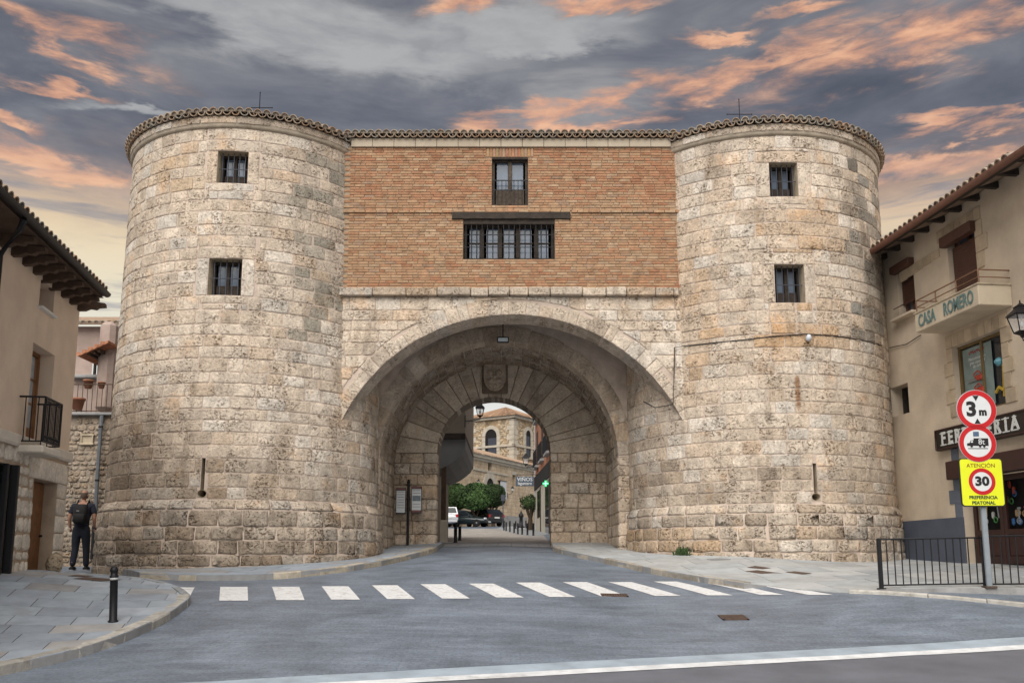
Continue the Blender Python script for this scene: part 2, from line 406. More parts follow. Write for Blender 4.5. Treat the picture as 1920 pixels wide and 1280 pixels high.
def lay(polys, fn, colf, parent, m, name='stone', rest='stone_courses', limit=300, smooth=True, rng=rnd, **kw):
    """each stone a mesh object under parent; past the limit the smallest-looking ones are joined"""
    items = []
    for p in polys:
        if len(p) == 4 and not hasattr(p[0], '__len__'): p = rect(*p)
        a = area(p)
        if a < 0: p = p[::-1]; a = -a
        if a < .003: continue
        cu = sum(q[0] for q in p) / len(p); cv = sum(q[1] for q in p) / len(p)
        w = fn(cu, cv, 0); nrm = (fn(cu, cv, .1) - w).normalized(); facing = max(0.0, -nrm.dot(w.normalized())); px, py = project(w)
        vis = a * facing / w.length_squared if -30 < px < 1950 and -30 < py < 1310 else 0
        items.append((vis, p, cu, cv))
    items.sort(key=lambda q: -q[0]); rem = MB(); k = 0
    for vis, p, cu, cv in items:
        mb = MB() if k < limit and vis > 0 else rem
        ok = stone_piece(mb, p, fn, colf(cu, cv), rng=rng, **kw)
        if mb is not rem and ok: part(name, mb, m, parent, smooth, fix=False); k += 1
    if rem.v: part(rest, rem, m, parent, smooth, kind='stuff', fix=False)
PAL = [((.55, .465, .365), 32), ((.59, .515, .42), 26), ((.51, .44, .355), 16), ((.63, .58, .50), 11), ((.53, .425, .315), 9), ((.52, .49, .435), 5), ((.54, .41, .285), 3), ((.42, .345, .265), 4)]
PT = [c for c, w in PAL for _ in range(w)]
def stone_col(k=1.0, rng=rnd, warm=0.0, dark=0.0):
    c = Vector(rng.choice(PT)); c = Vector((c.x * 1.13, c.y * 1.11, c.z * 1.11)) * rng.uniform(.92, 1.06) * k
    c = c.lerp(Vector((.62, .53, .445)) * k, .28)
    if warm: c = c.lerp(Vector((.52, .33, .17)), warm)
    if dark: c = c.lerp(Vector((.17, .125, .085)), dark)
    return tuple(c)

# ------------------------------------------------------------------ terrain
def tps(pts):
    A = np.array(pts, dtype=float); n = len(A); X = A[:, :2]
    d2 = ((X[:, None] - X[None]) ** 2).sum(-1); K = np.where(d2 > 0, .5 * d2 * np.log(np.maximum(d2, 1e-12)), 0) + np.eye(n) * .02
    Q = np.hstack([np.ones((n, 1)), X]); L = np.vstack([np.hstack([K, Q]), np.hstack([Q.T, np.zeros((3, 3))])])
    w = np.linalg.solve(L, np.concatenate([A[:, 2], np.zeros(3)]))
    def f(x, y):
        d = (X[:, 0] - x) ** 2 + (X[:, 1] - y) ** 2
        return float((np.where(d > 0, .5 * d * np.log(np.maximum(d, 1e-12)), 0) * w[:n]).sum() + w[n] + w[n + 1] * x + w[n + 2] * y)
    return f
def gp(px, py, d, dz=0):
    v = P(px, py, d); return (v.x, v.y, v.z + dz)
GC = [gp(960, 1278, 8.6), gp(200, 1278, 8.5), gp(1800, 1278, 8.7), gp(960, 1190, 10.8), gp(420, 1190, 10.7), gp(1700, 1192, 10.9),
      gp(411, 1125, 12.9), gp(930, 1119, 13.5), gp(1440, 1115, 13.8), gp(413, 1100, 14.4), gp(967, 1092, 14.8), gp(1390, 1092, 15.0),
      gp(400, 1078, 16.3), gp(560, 1073, 16.6), gp(720, 1053, 19.0), gp(818, 1026, 22.9), gp(1036, 1026, 22.9), gp(930, 1024, 22.9), gp(930, 1052, 18.5),
      gp(1130, 1047, 19.5), gp(1250, 1073, 17.0), gp(1750, 1124, 12.6), gp(1920, 1140, 12.2), gp(1440, 1060, 17.2), gp(1690, 1058, 19.4),
      gp(212, 1174, 11.4), gp(0, 1258, 9.3), gp(0, 1090, 13.0), gp(120, 1080, 15.5), gp(150, 1074, 20.6), gp(265, 1076, 17.6),
      (-12, 14, -.35), (-12, 21, -.3), (-10, 26, 0.1), (11, 16, -.25), (11, 21, .15), (0, 30, .58), (-6, 32, .62), (6, 32, .66), (0, 38, .84), (0, 52, 1.36),
      (0, 77, 2.55), (-20, 77, 2.55), (20, 77, 2.55), (0, 95, 3.2), (-25, 40, 1.0), (25, 40, 1.0), (0, 140, 3.6), (-60, 140, 3.6), (60, 140, 3.6), (-60, 20, 0), (60, 20, 0),
      (0, 5, -1.24), (-15, 5, -1.24), (15, 5, -1.24), (0, -10, -1.26), (-40, -10, -1.26), (40, -10, -1.26), (0, -60, -1.3), (-80, -60, -1.3), (80, -60, -1.3)]
gz0 = tps(GC); _c = {}
def gz(x, y):
    k = (round(x, 3), round(y, 3))
    if k not in _c: _c[k] = gz0(x, y)
    return _c[k]
def hit(px, py, f=gz, dz=0.0, d0=5.0, d1=150.0):
    last = d0; d = d0
    while d < d1:
        v = P(px, py, d)
        if v.z < f(v.x, v.y) + dz:
            lo, hi = last, d
            for _ in range(24):
                m = (lo + hi) / 2; w = P(px, py, m)
                if w.z < f(w.x, w.y) + dz: hi = m
                else: lo = m
            w = P(px, py, (lo + hi) / 2); return w
        last = d; d += .15
    return P(px, py, d1)
def axis(*segs):
    o = []
    for a, b, n in segs: o += [a + (b - a) * i / n for i in range(n)]
    return o + [segs[-1][1]]
def paver_mat(name, c1, c2, mort, bw, bh, var=.35, bump=.5, rough=.75, rot=0.0, patch=.35):
    m = bpy.data.materials.new(name); m.use_nodes = True; t = NT(m.node_tree); b = t.n['Principled BSDF']; tc = t.node('ShaderNodeTexCoord').outputs['Object']
    mp = t.node('ShaderNodeMapping'); t.l.new(tc, mp.inputs[0]); mp.inputs['Rotation'].default_value = (0, 0, rot)
    wob = t.vmath('ADD', mp.outputs[0], t.vmath('MULTIPLY', t.noise(tc, 3, 2).outputs[1], (.03, .03, 0)))
    br = t.node('ShaderNodeTexBrick'); t.l.new(wob, br.inputs['Vector']); br.inputs['Scale'].default_value = 1; br.inputs['Brick Width'].default_value = bw; br.inputs['Row Height'].default_value = bh
    br.inputs['Mortar Size'].default_value = bh * .07; br.inputs['Mortar Smooth'].default_value = .4; br.inputs['Bias'].default_value = 0
    t.set(br.inputs['Color1'], c1); t.set(br.inputs['Color2'], c2); t.set(br.inputs['Mortar'], mort)
    n = t.noise(tc, 1.1, 7, .65, .4); f = t.mapr(n.outputs[0], .3, .7, 1 - patch, 1 + patch * .6); n2 = t.noise(tc, 30, 5, .7); f2 = t.mapr(n2.outputs[0], .25, .75, 1 - var, 1 + var)
    mq = t.node('ShaderNodeMapping'); t.l.new(tc, mq.inputs[0]); mq.inputs['Scale'].default_value = (.35, 2.6, 1)
    f3 = t.mapr(t.noise(mq.outputs[0], 2.2, 5, .65).outputs[0], .3, .7, 1 - patch * .45, 1 + patch * .45)
    g = t.math('MULTIPLY', t.math('MULTIPLY', f, f3), f2); c = t.mix(1.0, br.outputs['Color'], t.comb(g, g, g), 'MULTIPLY')
    sp = t.mapr(t.noise(t.vmath('ADD', tc, (5, 2, 1)), 2.6, 8, .75).outputs[0], .60, .72, 0, .35, True); c = t.mix(sp, c, t.mix(1.0, c, (.5, .48, .46), 'MULTIPLY'))
    t.l.new(c, b.inputs['Base Color']); b.inputs['Roughness'].default_value = rough; b.inputs['Specular IOR Level'].default_value = .35
    bp = t.node('ShaderNodeBump'); bp.inputs['Strength'].default_value = bump; bp.inputs['Distance'].default_value = .012
    t.l.new(t.math('ADD', t.math('MULTIPLY', br.outputs['Fac'], -1.0), t.math('MULTIPLY', n2.outputs[0], .7)), bp.inputs['Height']); t.l.new(bp.outputs[0], b.inputs['Normal'])
    MATS[name] = m; return m
M_ROAD = paver_mat('granite_sett_road', (.158, .190, .238), (.18, .213, .262), (.15, .177, .219), .20, .10, .36, .4, .55, 0.0, .34)
M_ASPH = mat('asphalt', (.175, .182, .21), .8, .3, 1.2, .8, 90, stain=.2)
M_PAINT = mat('road_paint', (.72, .73, .74), .6, .22, 20, .3, 60, stain=.5)
M_FLAG = mat('flagstone', attr=True, rough=.7, var=.22, scale=3.5, bump=.25, bscale=50, stain=.3)
M_KERB = mat('kerb_stone', attr=True, rough=.85, var=.35, scale=9, bump=.5, bscale=40, stain=.5)
M_CONC = mat('stained_concrete', (.30, .30, .30), .9, .3, 3, .4, 40, stain=.65, streak=True)
gx = axis((-200, -40, 10), (-40, -14, 13), (-14, 14, 100), (14, 40, 13), (40, 200, 10)); gy = axis((-120, 0, 12), (0, 7, 14), (7, 28, 84), (28, 60, 32), (60, 160, 25), (160, 400, 6))
gnd = part('ground', MB().grid(gx, gy, lambda x, y: Vector((x, y, gz(max(-60, min(60, x)), max(-50, min(140, y)))))), M_ROAD, None, True); gnd['kind'] = 'structure'

def sheet(name, poly, zf, m, lift=.004, step=.3, label=None, kind='structure', parent=None, col=None):
    """a sheet cut to a plan outline, draped over the height function"""
    pts = []
    for i in range(len(poly)):
        a, b = Vector(poly[i - 1][:2]), Vector(poly[i][:2]); n = max(1, int((b - a).length / step))
        pts += [a.lerp(b, (k + 1) / n) for k in range(n)]
    nb = len(pts); x0, x1 = min(p.x for p in pts), max(p.x for p in pts); y0, y1 = min(p.y for p in pts), max(p.y for p in pts)
    inn = [Vector((x0 + step * i, y0 + step * j)) for i in range(1, int((x1 - x0) / step) + 1) for j in range(1, int((y1 - y0) / step) + 1)]
    r = geometry.delaunay_2d_cdt(pts + inn, [(i, (i + 1) % nb) for i in range(nb)], [], 1, 1e-5)
    mb = MB().add([Vector((p.x, p.y, zf(p.x, p.y) + lift)) for p in r[0]], [tuple(f) for f in r[2]], col)
    o = part(name, mb, m, parent, True, kind=kind)
    for p in o.data.polygons:
        pass
    return o

# the main street in front: asphalt, pale gutter strip and edge line
EL = [hit(x, 1279 + (780 - x) * .0548) for x in (-500, -200, 100, 400, 700, 900, 1100, 1300, 1500, 1700, 1920, 2200, 2600)]
EL = [Vector((v.x, v.y)) for v in EL]; EL = [EL[0] + (EL[0] - EL[1]).normalized() * 15] + EL + [EL[-1] + (EL[-1] - EL[-2]).normalized() * 15]
def strip(o0, o1):
    off = lambda o: [p + Vector((-(tg := (EL[min(i + 1, len(EL) - 1)] - EL[max(i - 1, 0)]).normalized()).y, tg.x)) * o for i, p in enumerate(EL)]
    return [(p.x, p.y) for p in off(o0) + off(o1)[::-1]]
sheet('street', strip(-6.5, -.02), gz, M_ASPH, .004, .6)
sheet('gutter_strip', strip(-.02, .50), gz, mat('gutter_concrete', (.36, .43, .50), .6, .25, 3, .3, 50, stain=.3), .006, .3)
sheet('edge_line', strip(-.03, .16), gz, mat('edge_line_paint', (.74, .76, .78), .55, .25, 6, .2, 60, stain=.5), .010, .3)

# ---- zebra crossing: every bar is a thing of its own
tops = [(322, 1101), (413, 1100), (510, 1100), (603, 1099), (697, 1097), (788, 1095), (879, 1094), (967, 1092), (1055, 1091), (1140, 1091), (1225, 1090), (1310, 1090), (1390, 1090)]
wtop = [43, 51, 51, 50, 48, 47, 46, 46, 45, 44, 43, 42, 40]
bots = [(298, 1126), (411, 1126), (518, 1125), (621, 1124), (726, 1123), (829, 1122), (931, 1120), (1030, 1119), (1128, 1118), (1228, 1117), (1327, 1116), (1425, 1115), (1516, 1115)]
wbot = [55, 54, 53, 54, 52, 52, 51, 49, 49, 49, 47, 45, 46]
for i, (a, wa, b, wb) in enumerate(zip(tops, wtop, bots, wbot)):
    q = [hit(b[0], b[1]), hit(b[0] + wb, b[1]), hit(a[0] + wa, a[1]), hit(a[0], a[1])]
    o = sheet('crossing_bar', [(v.x, v.y) for v in q], gz, M_PAINT, .006, .2, kind=None)
    tag(o, ('white crossing bar cut off by the kerb of the bollard pavement' if i == 0 else 'white crossing bar with an iron grating at its near end' if i == 8 else 'white crossing bar ending at the pale ramped pavement' if i == 12 else '%s white crossing bar counted from the pavement with the black bollard' % 'first second third fourth fifth sixth seventh eighth ninth tenth eleventh twelfth'.split()[i]), 'road marking', 'bars of the zebra crossing')

# ------------------------------------------------------------------ the city gate
gate = thing('city_gate', (0, 18.4, 0), 'stone city gate with two round towers and a brick storey over its arch', 'gate')
dA, dB, dC = 18.4, 20.4, 22.9
RREF = 2.85
class Tower:
    def __init__(s, cx, cy, rt, rb, rs, zs, ztop): s.cx, s.cy, s.rt, s.rb, s.rs, s.zs, s.zt = cx, cy, rt, rb, rs, zs, ztop
    def rad(s, v):
        if v < s.zs - .10: return s.rs + (s.zs - .10 - v) * .02
        if v < s.zs + .05: return s.rs + (s.rb - s.rs) * (v - s.zs + .10) / .15
        return s.rb + (s.rt - s.rb) * (v - s.zs) / (s.zt - s.zs)
    def fn(s, u, v, dep=0.0):
        a = u / RREF; r = s.rad(v) + dep; return Vector((s.cx + r * math.sin(a), s.cy - r * math.cos(a), v))
    def hit(s, px, py):
        r = ray(px, py); R = s.rb
        for _ in range(4):
            A = r.x ** 2 + r.y ** 2; B = -2 * (r.x * s.cx + r.y * s.cy); D = s.cx ** 2 + s.cy ** 2 - R * R; q = B * B - 4 * A * D
            k = (-B - math.sqrt(max(q, 0))) / (2 * A); p = r * k; R = s.rad(p.z)
        return math.atan2(p.x - s.cx, s.cy - p.y) * RREF, p.z
    def quad(s, x0, y0, x1, y1):
        a = s.hit(x0, (y0 + y1) / 2)[0]; b = s.hit(x1, (y0 + y1) / 2)[0]; return (a, s.hit((x0 + x1) / 2, y1)[1], b, s.hit((x0 + x1) / 2, y0)[1])
ZW = 8.60                                             # wall head under the cornice
TL = Tower(-5.84, 20.0, 2.75, 2.86, 2.97, 1.03, ZW); TR = Tower(5.54, 20.5, 2.93, 2.90, 2.97, .98, ZW)
M_REVEAL = mat('reveal_stone', (.46, .385, .28), .9, .3, 6, .4, 40, stain=.3)

def glazed(M, w, h, parent, bars=5, cross=2, panel=.3, fr=.055, leaves=2, mw=M_WOOD, mg=M_GLASS, bar_m=M_IRONG, bar_out=.16, name='window', rows=1):
    """window in the plane of M (x right, y up, z outwards), origin at its centre"""
    T = lambda mb: MB().join(mb, M)
    f = MB()
    for s in (-1, 1): f.box((s * (w / 2 - fr / 2), 0, 0), (fr, h, .09), ch=.006); f.box((0, s * (h / 2 - fr / 2), 0), (w - 2 * fr, fr, .088), ch=.006)
    for k in range(1, leaves): f.box((-w / 2 + w * k / leaves, 0, .006), (fr * 1.3, h - 2 * fr, .1), ch=.006)
    o = part(name, T(f), mw, parent)
    lw = (w - 2 * fr) / leaves
    for k in range(leaves):
        cx = -w / 2 + fr + lw * (k + .5); pb = -h / 2 + fr + h * panel
        if panel: part('panel', T(MB().box((cx, -h / 2 + fr + h * panel / 2, .012), (lw - fr * .7, h * panel, .05), ch=.008)), mw, o)
        hh = h / 2 - fr - pb; rr = hh / rows
        for r_ in range(rows): part('pane', T(MB().box((cx, pb + rr * (r_ + .5), -.01), (lw - fr * 1.5, rr - .02, .012))), mg, o)
        if rows > 1:
            for r_ in range(1, rows): part('glazing_bar', T(MB().box((cx, pb + rr * r_, .0), (lw - fr * .7, .025, .04))), mw, o)
    if bars:
        for k in range(bars): part('bar', T(MB().tube([(-w / 2 + w * (k + .5) / bars, -h / 2 + .005, bar_out), (-w / 2 + w * (k + .5) / bars, h / 2 - .005, bar_out)], .009, 6)), bar_m, o)
        for k in range(cross): part('cross_bar', T(MB().tube([(-w / 2 - .01, -h / 2 + h * (k + 1) / (cross + 1), bar_out), (w / 2 + .01, -h / 2 + h * (k + 1) / (cross + 1), bar_out)], .010, 6)), bar_m, o)
    return o

def tower(T, wins, slits, colf, seed):
    rng = random.Random(seed)
    W = [T.quad(*q[:4]) for q in wins]; SL = [(T.hit(x, (y0 + y1) / 2)[0], T.hit(x, y1)[1], T.hit(x, y0)[1]) for x, y0, y1 in slits]
    holes = list(W)
    for (u, b, t_) in SL: holes.append((u - .035, b + .10, u + .035, t_)); holes.append((u - .085, b - .04, u + .085, b + .10))
    us = sorted(set([-PI * RREF + 2 * PI * RREF * i / 110 for i in range(111)] + [q for w in holes for q in (w[0], w[2])]))
    vs = sorted(set([-.9, -.3, .2, T.zs - .12, T.zs - .03, T.zs + .04] + [T.zs + .1 + (ZW + .05 - T.zs - .1) * i / 16 for i in range(17)] + [q for w in holes for q in (w[1], w[3])]))
    inside = lambda u, v: any(w[0] < u < w[2] and w[1] < v < w[3] for w in holes)
    core = MB().grid(us, vs, lambda u, v: T.fn(u, v, -.009), inside)
    o = part('round_tower', core, M_MORTAR, gate, True, fix=False)
    for w in holes:                                             # reveals
        rv = MB(); c = [(w[0], w[1]), (w[2], w[1]), (w[2], w[3]), (w[0], w[3])]
        for i in range(4):
            a, b = c[i], c[(i + 1) % 4]; rv.add([T.fn(*a, -.016), T.fn(*b, -.016), T.fn(*b, -.42), T.fn(*a, -.42)], [(0, 1, 2, 3)])
        part('reveal', rv, M_REVEAL, o)
        part('back', MB().add([T.fn(*q, -.415) for q in c], [(0, 1, 2, 3)]), M_DARK, o)
    for (u, b, t_) in SL:                                       # round off the eye at the foot of each slit
        for sx in (-1, 1):
            for sz in (-1, 1):
                pl = [(u + sx * .087, b + .03 + sz * .072)] + [(u + sx * .085 * math.cos(q), b + .03 + sz * .07 * math.sin(q)) for q in [PI / 2 * k / 5 for k in range(6)]]
                n = len(pl); part('slit_eye_stone', MB().add([T.fn(*q, -.3) for q in pl] + [T.fn(*q, -.002) for q in pl], [tuple(range(n, 2 * n))] + [(k, (k + 1) % n, n + (k + 1) % n, n + k) for k in range(n)]), M_REVEAL, o)
    for w in W:
        uc, vc = (w[0] + w[2]) / 2, (w[1] + w[3]) / 2; a = uc / RREF
        M = frame(T.fn(uc, vc, -.30), (math.cos(a), math.sin(a), 0), (0, 0, 1))
        glazed(M, (w[2] - w[0]) * (T.rt - .3) / RREF * 1.04, w[3] - w[1], gate, bars=5, cross=1, panel=.28, bar_out=.17)
    polys = []; obs = []
    for i, w in enumerate(W):                                   # dressed stones round each window
        j = .22 + .05 * rng.random(); lt = .24; sl = .17
        polys += [(w[0] - j, w[1], w[0], w[3]), (w[2], w[1], w[2] + j, w[3])]
        mid = (w[0] + w[2]) / 2 + rng.uniform(-.1, .1)
        polys += [(w[0] - j, w[3], mid, w[3] + lt), (mid, w[3], w[2] + j, w[3] + lt), (w[0] - j * .6, w[1] - sl, mid, w[1]), (mid, w[1] - sl, w[2] + j * .6, w[1])]
        obs += [(w[0] - j, w[1], w[2] + j, w[3] + lt), (w[0] - j * .6, w[1] - sl, w[2] + j * .6, w[1])]
    obs += holes[len(W):]
    lo, hi = -5.6, 5.6
    kw = dict(rng=rng)
    polys += courses(lo, hi, T.zs + .06, ZW, (.215, .29), (.30, .60), obs, rng)
    lay(polys, T.fn, colf, o, M_STONE, 'stone', 'stone_courses', 300, joint=.019, bulge=.005, jit=.006, rng=rng, smooth=False)
    lay([(a, T.zs - .13, b, T.zs + .055) for a, b in spans(lo, hi, .32, .62, rng)] , T.fn, lambda u, v: colf(u, v), o, M_STONE_B, 'plinth_cap_stone', 'plinth_cap_course', 60, joint=.014, bulge=.012, jit=.008, rng=rng)
    lay(courses(lo, hi, -.62, T.zs - .135, (.21, .27), (.28, .62), (), rng), T.fn, colf, o, M_STONE_B, 'plinth_stone', 'plinth_courses', 150, joint=.020, bulge=.012, jit=.011, corner=.018, rng=rng)
    return o
def spans(a, b, w0, w1, rng):
    o = [a]
    while o[-1] < b: o.append(min(b, o[-1] + rng.uniform(w0, w1)))
    return list(zip(o, o[1:]))
crng = random.Random(5)
def colL(u, v):
    px, py = project(TL.fn(u, v)); d = 0; k = 1.0
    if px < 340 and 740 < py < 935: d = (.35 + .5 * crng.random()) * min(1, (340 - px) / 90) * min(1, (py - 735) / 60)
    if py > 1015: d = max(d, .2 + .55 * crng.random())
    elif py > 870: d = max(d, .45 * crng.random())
    c = Vector(stone_col(k, crng, 0, d))
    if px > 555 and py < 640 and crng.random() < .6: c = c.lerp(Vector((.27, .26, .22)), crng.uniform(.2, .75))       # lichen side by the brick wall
    if 280 < px < 380 and 260 < py < 360 and crng.random() < .6: c = c.lerp(Vector((.52, .37, .22)), .5)
    if 600 < py < 830 and 300 < px < 640: c = c * 1.06
    return tuple(c)
def colR(u, v):
    px, py = project(TR.fn(u, v)); d = 0; w = 0
    if 1440 < px < 1580 and (395 < py < 480 or 560 < py < 650): w = .65 * crng.random()
    if 1260 < px < 1340 and 420 < py < 760: w = max(w, .45 * crng.random())
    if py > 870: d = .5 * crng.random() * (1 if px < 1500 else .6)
    if py > 1000 and px < 1330: w = .5
    c = Vector(stone_col(1.04, crng, w, d))
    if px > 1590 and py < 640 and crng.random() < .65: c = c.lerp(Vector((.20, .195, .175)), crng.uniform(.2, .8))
    return tuple(c)
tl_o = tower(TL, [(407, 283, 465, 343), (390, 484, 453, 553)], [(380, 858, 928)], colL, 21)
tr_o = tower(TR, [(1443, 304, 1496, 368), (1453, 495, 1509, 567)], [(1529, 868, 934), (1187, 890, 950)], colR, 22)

# ---- the arched front wall between the towers
def circ3(a, b, c):
    ax, az, bx, bz, cx, cz = a.x, a.z, b.x, b.z, c.x, c.z
    d = 2 * (ax * (bz - cz) + bx * (cz - az) + cx * (az - bz))
    ux = ((ax**2 + az**2) * (bz - cz) + (bx**2 + bz**2) * (cz - az) + (cx**2 + cz**2) * (az - bz)) / d
    uz = ((ax**2 + az**2) * (cx - bx) + (bx**2 + bz**2) * (ax - cx) + (cx**2 + cz**2) * (bx - ax)) / d
    return ux, uz, math.hypot(ax - ux, az - uz)
fA = lambda u, v, dep=0: Vector((u, dA - dep, v))
zLed0, zLed1 = P(950, 556, dA).z, P(950, 541, dA).z
zBand0, zBand1 = P(950, 277, dA).z, P(950, 261, dA).z
ax_, az_, aR = circ3(P(641, 788, dA), P(950, 590, dA), P(1262, 757, dA))
aRing = .31
rngA = random.Random(31)
def wall_arch(name, X0, X1, z0, z1, cx, cz, R, y, thick, m, n=48, spring=None):
    """solid wall sheet (front, back, soffit) with an arched opening"""
    mb = MB(); zs = cz if spring is None else spring
    th0 = math.asin(max(-1, min(1, (zs - cz) / R))); ths = [PI - th0 - (PI - 2 * th0) * i / n for i in range(n + 1)]
    arc = [(cx + R * math.cos(t_), cz + R * math.sin(t_)) for t_ in ths]
    foot = z0
    path = [(arc[0][0], foot)] + arc + [(arc[-1][0], foot)]
    for yy in (y, y + thick):
        vs = []; fs = []
        for (x, z) in path: vs += [Vector((x, yy, z)), Vector((x, yy, z1))]
        fs = [(2 * i, 2 * i + 1, 2 * i + 3, 2 * i + 2) for i in range(len(path) - 1)]
        mb.add(vs, fs)
        mb.add([(X0, yy, z0), (path[0][0], yy, z0), (path[0][0], yy, z1), (X0, yy, z1)], [(0, 1, 2, 3)]); mb.add([(X1, yy, z0), (path[-1][0], yy, z0), (path[-1][0], yy, z1), (X1, yy, z1)], [(0, 1, 2, 3)])
    vs = []
    for (x, z) in path: vs += [Vector((x, y, z)), Vector((x, y + thick, z))]
    mb.add(vs, [(2 * i, 2 * i + 1, 2 * i + 3, 2 * i + 2) for i in range(len(path) - 1)])
    mb.add([(X0, y, z1), (X1, y, z1), (X1, y + thick, z1), (X0, y + thick, z1)], [(0, 1, 2, 3)])
    return part(name, mb, m, gate, False)
zA0 = min(P(641, 788, dA).z, P(1262, 757, dA).z) - .05
front = wall_arch('arch_wall', -4.6, 4.4, zA0 - .0, zLed0, ax_, az_, aR + .012, dA + .016, .80, M_MORTAR, spring=zA0 + .03)
def vouss(cx, cz, r0, r1, t0, t1, w, rng, jitter=.0):
    n = max(3, int(abs(t1 - t0) * r0 / w)); es = [t0 + (t1 - t0) * i / n for i in range(n + 1)]
    es = [e if i in (0, n) else e + rng.uniform(-.25, .25) * (t1 - t0) / n for i, e in enumerate(es)]; out = []
    for a, b in zip(es, es[1:]):
        rr = r1 + rng.uniform(-jitter, jitter); m = (a + b) / 2
        pol = [(cx + r0 * math.cos(a), cz + r0 * math.sin(a)), (cx + r0 * math.cos(m), cz + r0 * math.sin(m)), (cx + r0 * math.cos(b), cz + r0 * math.sin(b)), (cx + rr * math.cos(b), cz + rr * math.sin(b)), (cx + rr * math.cos(m), cz + rr * math.sin(m)), (cx + rr * math.cos(a), cz + rr * math.sin(a))]
        out.append(pol[::-1] if area(pol) < 0 else pol)
    return out
tA0 = math.asin((zA0 + .03 - az_) / aR)
lay(vouss(ax_, az_, aR, aR + aRing, tA0, PI - tA0, .27, rngA, .07), fA, lambda u, v: tuple(Vector(stone_col(1.0, rngA)) * .8 + Vector((.56, .48, .39)) * .2), front, M_STONE, 'voussoir', 'voussoirs', 60, joint=.016, bulge=.006, deep=.80, jit=.004, rng=rngA, smooth=False)
sp_ = []
for r in courses(-3.75, 3.65, zA0 - .0, zLed0, (.2, .27), (.28, .6), (), rngA):
    p = rect(*r); c = ((r[0] + r[2]) / 2 - ax_, (r[1] + r[3]) / 2 - az_); l = math.hypot(*c); nn = (c[0] / l, c[1] / l); R2 = aR + aRing + .02
    p = clip_half(p, (ax_ + nn[0] * R2, az_ + nn[1] * R2), nn)
    if len(p) > 2 and abs(area(p)) > .008: sp_.append(p)
lay(sp_, fA, lambda u, v: stone_col(1.08, rngA), front, M_STONE, joint=.017, bulge=.005, jit=.006, rng=rngA, smooth=False)
for a, b in spans(-3.62, 3.5, .35, .75, rngA):
    k = .045 + rngA.uniform(-.01, .012)
    part('ledge_stone', MB().box(((a + b) / 2, dA - k + .1, (zLed0 + zLed1) / 2 + rngA.uniform(-.006, .006)), (b - a - .012, .26 + 2 * k, zLed1 - zLed0), ch=.016, col=stone_col(.95, rngA, 0, .25 * rngA.random())), M_STONE, front)

# ---- brick storey
BW = [(P(922, 385, dA), P(990, 295, dA)), (P(868, 486, dA), P(1040, 412, dA))]
holes = [(a.x, a.z, b.x, b.z) for a, b in BW]
holes[1] = (holes[1][0], holes[1][1], holes[1][2], P(950, 411, dA).z)
us = sorted(set([-4.6, 4.4] + [q for w in holes for q in (w[0], w[2])])); vs = sorted(set([zLed1 - .02, zBand0 + .02] + [q for w in holes for q in (w[1], w[3])]))
bw = MB().grid(us, vs, lambda u, v: Vector((u, dA + .012, v)), lambda u, v: any(w[0] < u < w[2] and w[1] < v < w[3] for w in holes))
for w in holes:
    c = [(w[0], w[1]), (w[2], w[1]), (w[2], w[3]), (w[0], w[3])]
    for i in range(4):
        a, b = c[i], c[(i + 1) % 4]; bw.add([(a[0], dA + .012, a[1]), (b[0], dA + .012, b[1]), (b[0], dA + .4, b[1]), (a[0], dA + .4, a[1])], [(0, 1, 2, 3)])
brick_o = part('brick_wall', bw, M_BMORTAR, gate)
rb = random.Random(41); bm_ = MB(); ch_ = (zBand0 - zLed1) / 53; beam = (P(848, 411, dA).x, P(848, 411, dA).z, P(1069, 399, dA).x, P(1069, 399, dA).z)
zstr = P(950, 396, dA).z; bcols = [(.42, .20, .12), (.42, .23, .14), (.43, .265, .165), (.455, .31, .195), (.43, .305, .20), (.37, .175, .105), (.35, .255, .19), (.48, .36, .245)]
sold = (holes[0][0] - .12, holes[0][3], holes[0][2] + .12, zBand0)
for j in range(53):
    z0 = zLed1 + ch_ * j; z1 = z0 + ch_; u = -3.6 + (.13 if j % 2 else 0); out = .028 if abs((z0 + z1) / 2 - zstr) < ch_ * .6 else 0
    hgt = (z0 - zLed1) / (zBand0 - zLed1)
    while u < 3.5:
        nu = u + rb.choice((.23, .235, .225, .23, .12)) + rb.uniform(-.01, .01); r = [(u, z0, nu, z1)]; u = nu
        for ob in holes + [beam, sold]: r = [q for s in r for q in rect_minus(s, ob)]
        for (a, b, c, d) in r:
            if c - a < .03 or d - b < .02: continue
            w_ = rb.random() + (.35 if hgt > .62 else 0) - (.30 if hgt < .62 and hgt > .2 else 0) + (.25 if c > 3.0 else 0)
            k = bcols[rb.choice((0, 1, 5, 1, 2))] if w_ > .75 else bcols[rb.choice((1, 2, 3, 2, 4, 7, 3, 6 if rb.random() < .5 else 2))]
            f = rb.uniform(.88, 1.08); k = tuple((q * .68 + q2 * .32) * f for q, q2 in zip(k, (.43, .245, .135))); dz = rb.uniform(-.004, .005) + out * 1.2
            g = .006; e = .004
            x0, x1, y0, y1 = a + g, c - g, b + g * .8 + rb.uniform(-.003, .003), d - g * .8 + rb.uniform(-.003, .003); yf = dA - .004 - dz
            bm_.add([(x0, dA + .03, y0), (x1, dA + .03, y0), (x1, dA + .03, y1), (x0, dA + .03, y1), (x0, yf + e, y0), (x1, yf + e, y0), (x1, yf + e, y1), (x0, yf + e, y1), (x0 + e, yf, y0 + e), (x1 - e, yf, y0 + e), (x1 - e, yf, y1 - e), (x0 + e, yf, y1 - e)],
                    [(0, 1, 5, 4), (1, 2, 6, 5), (2, 3, 7, 6), (3, 0, 4, 7), (4, 5, 9, 8), (5, 6, 10, 9), (6, 7, 11, 10), (7, 4, 8, 11), (8, 9, 10, 11)], k)
n = 15
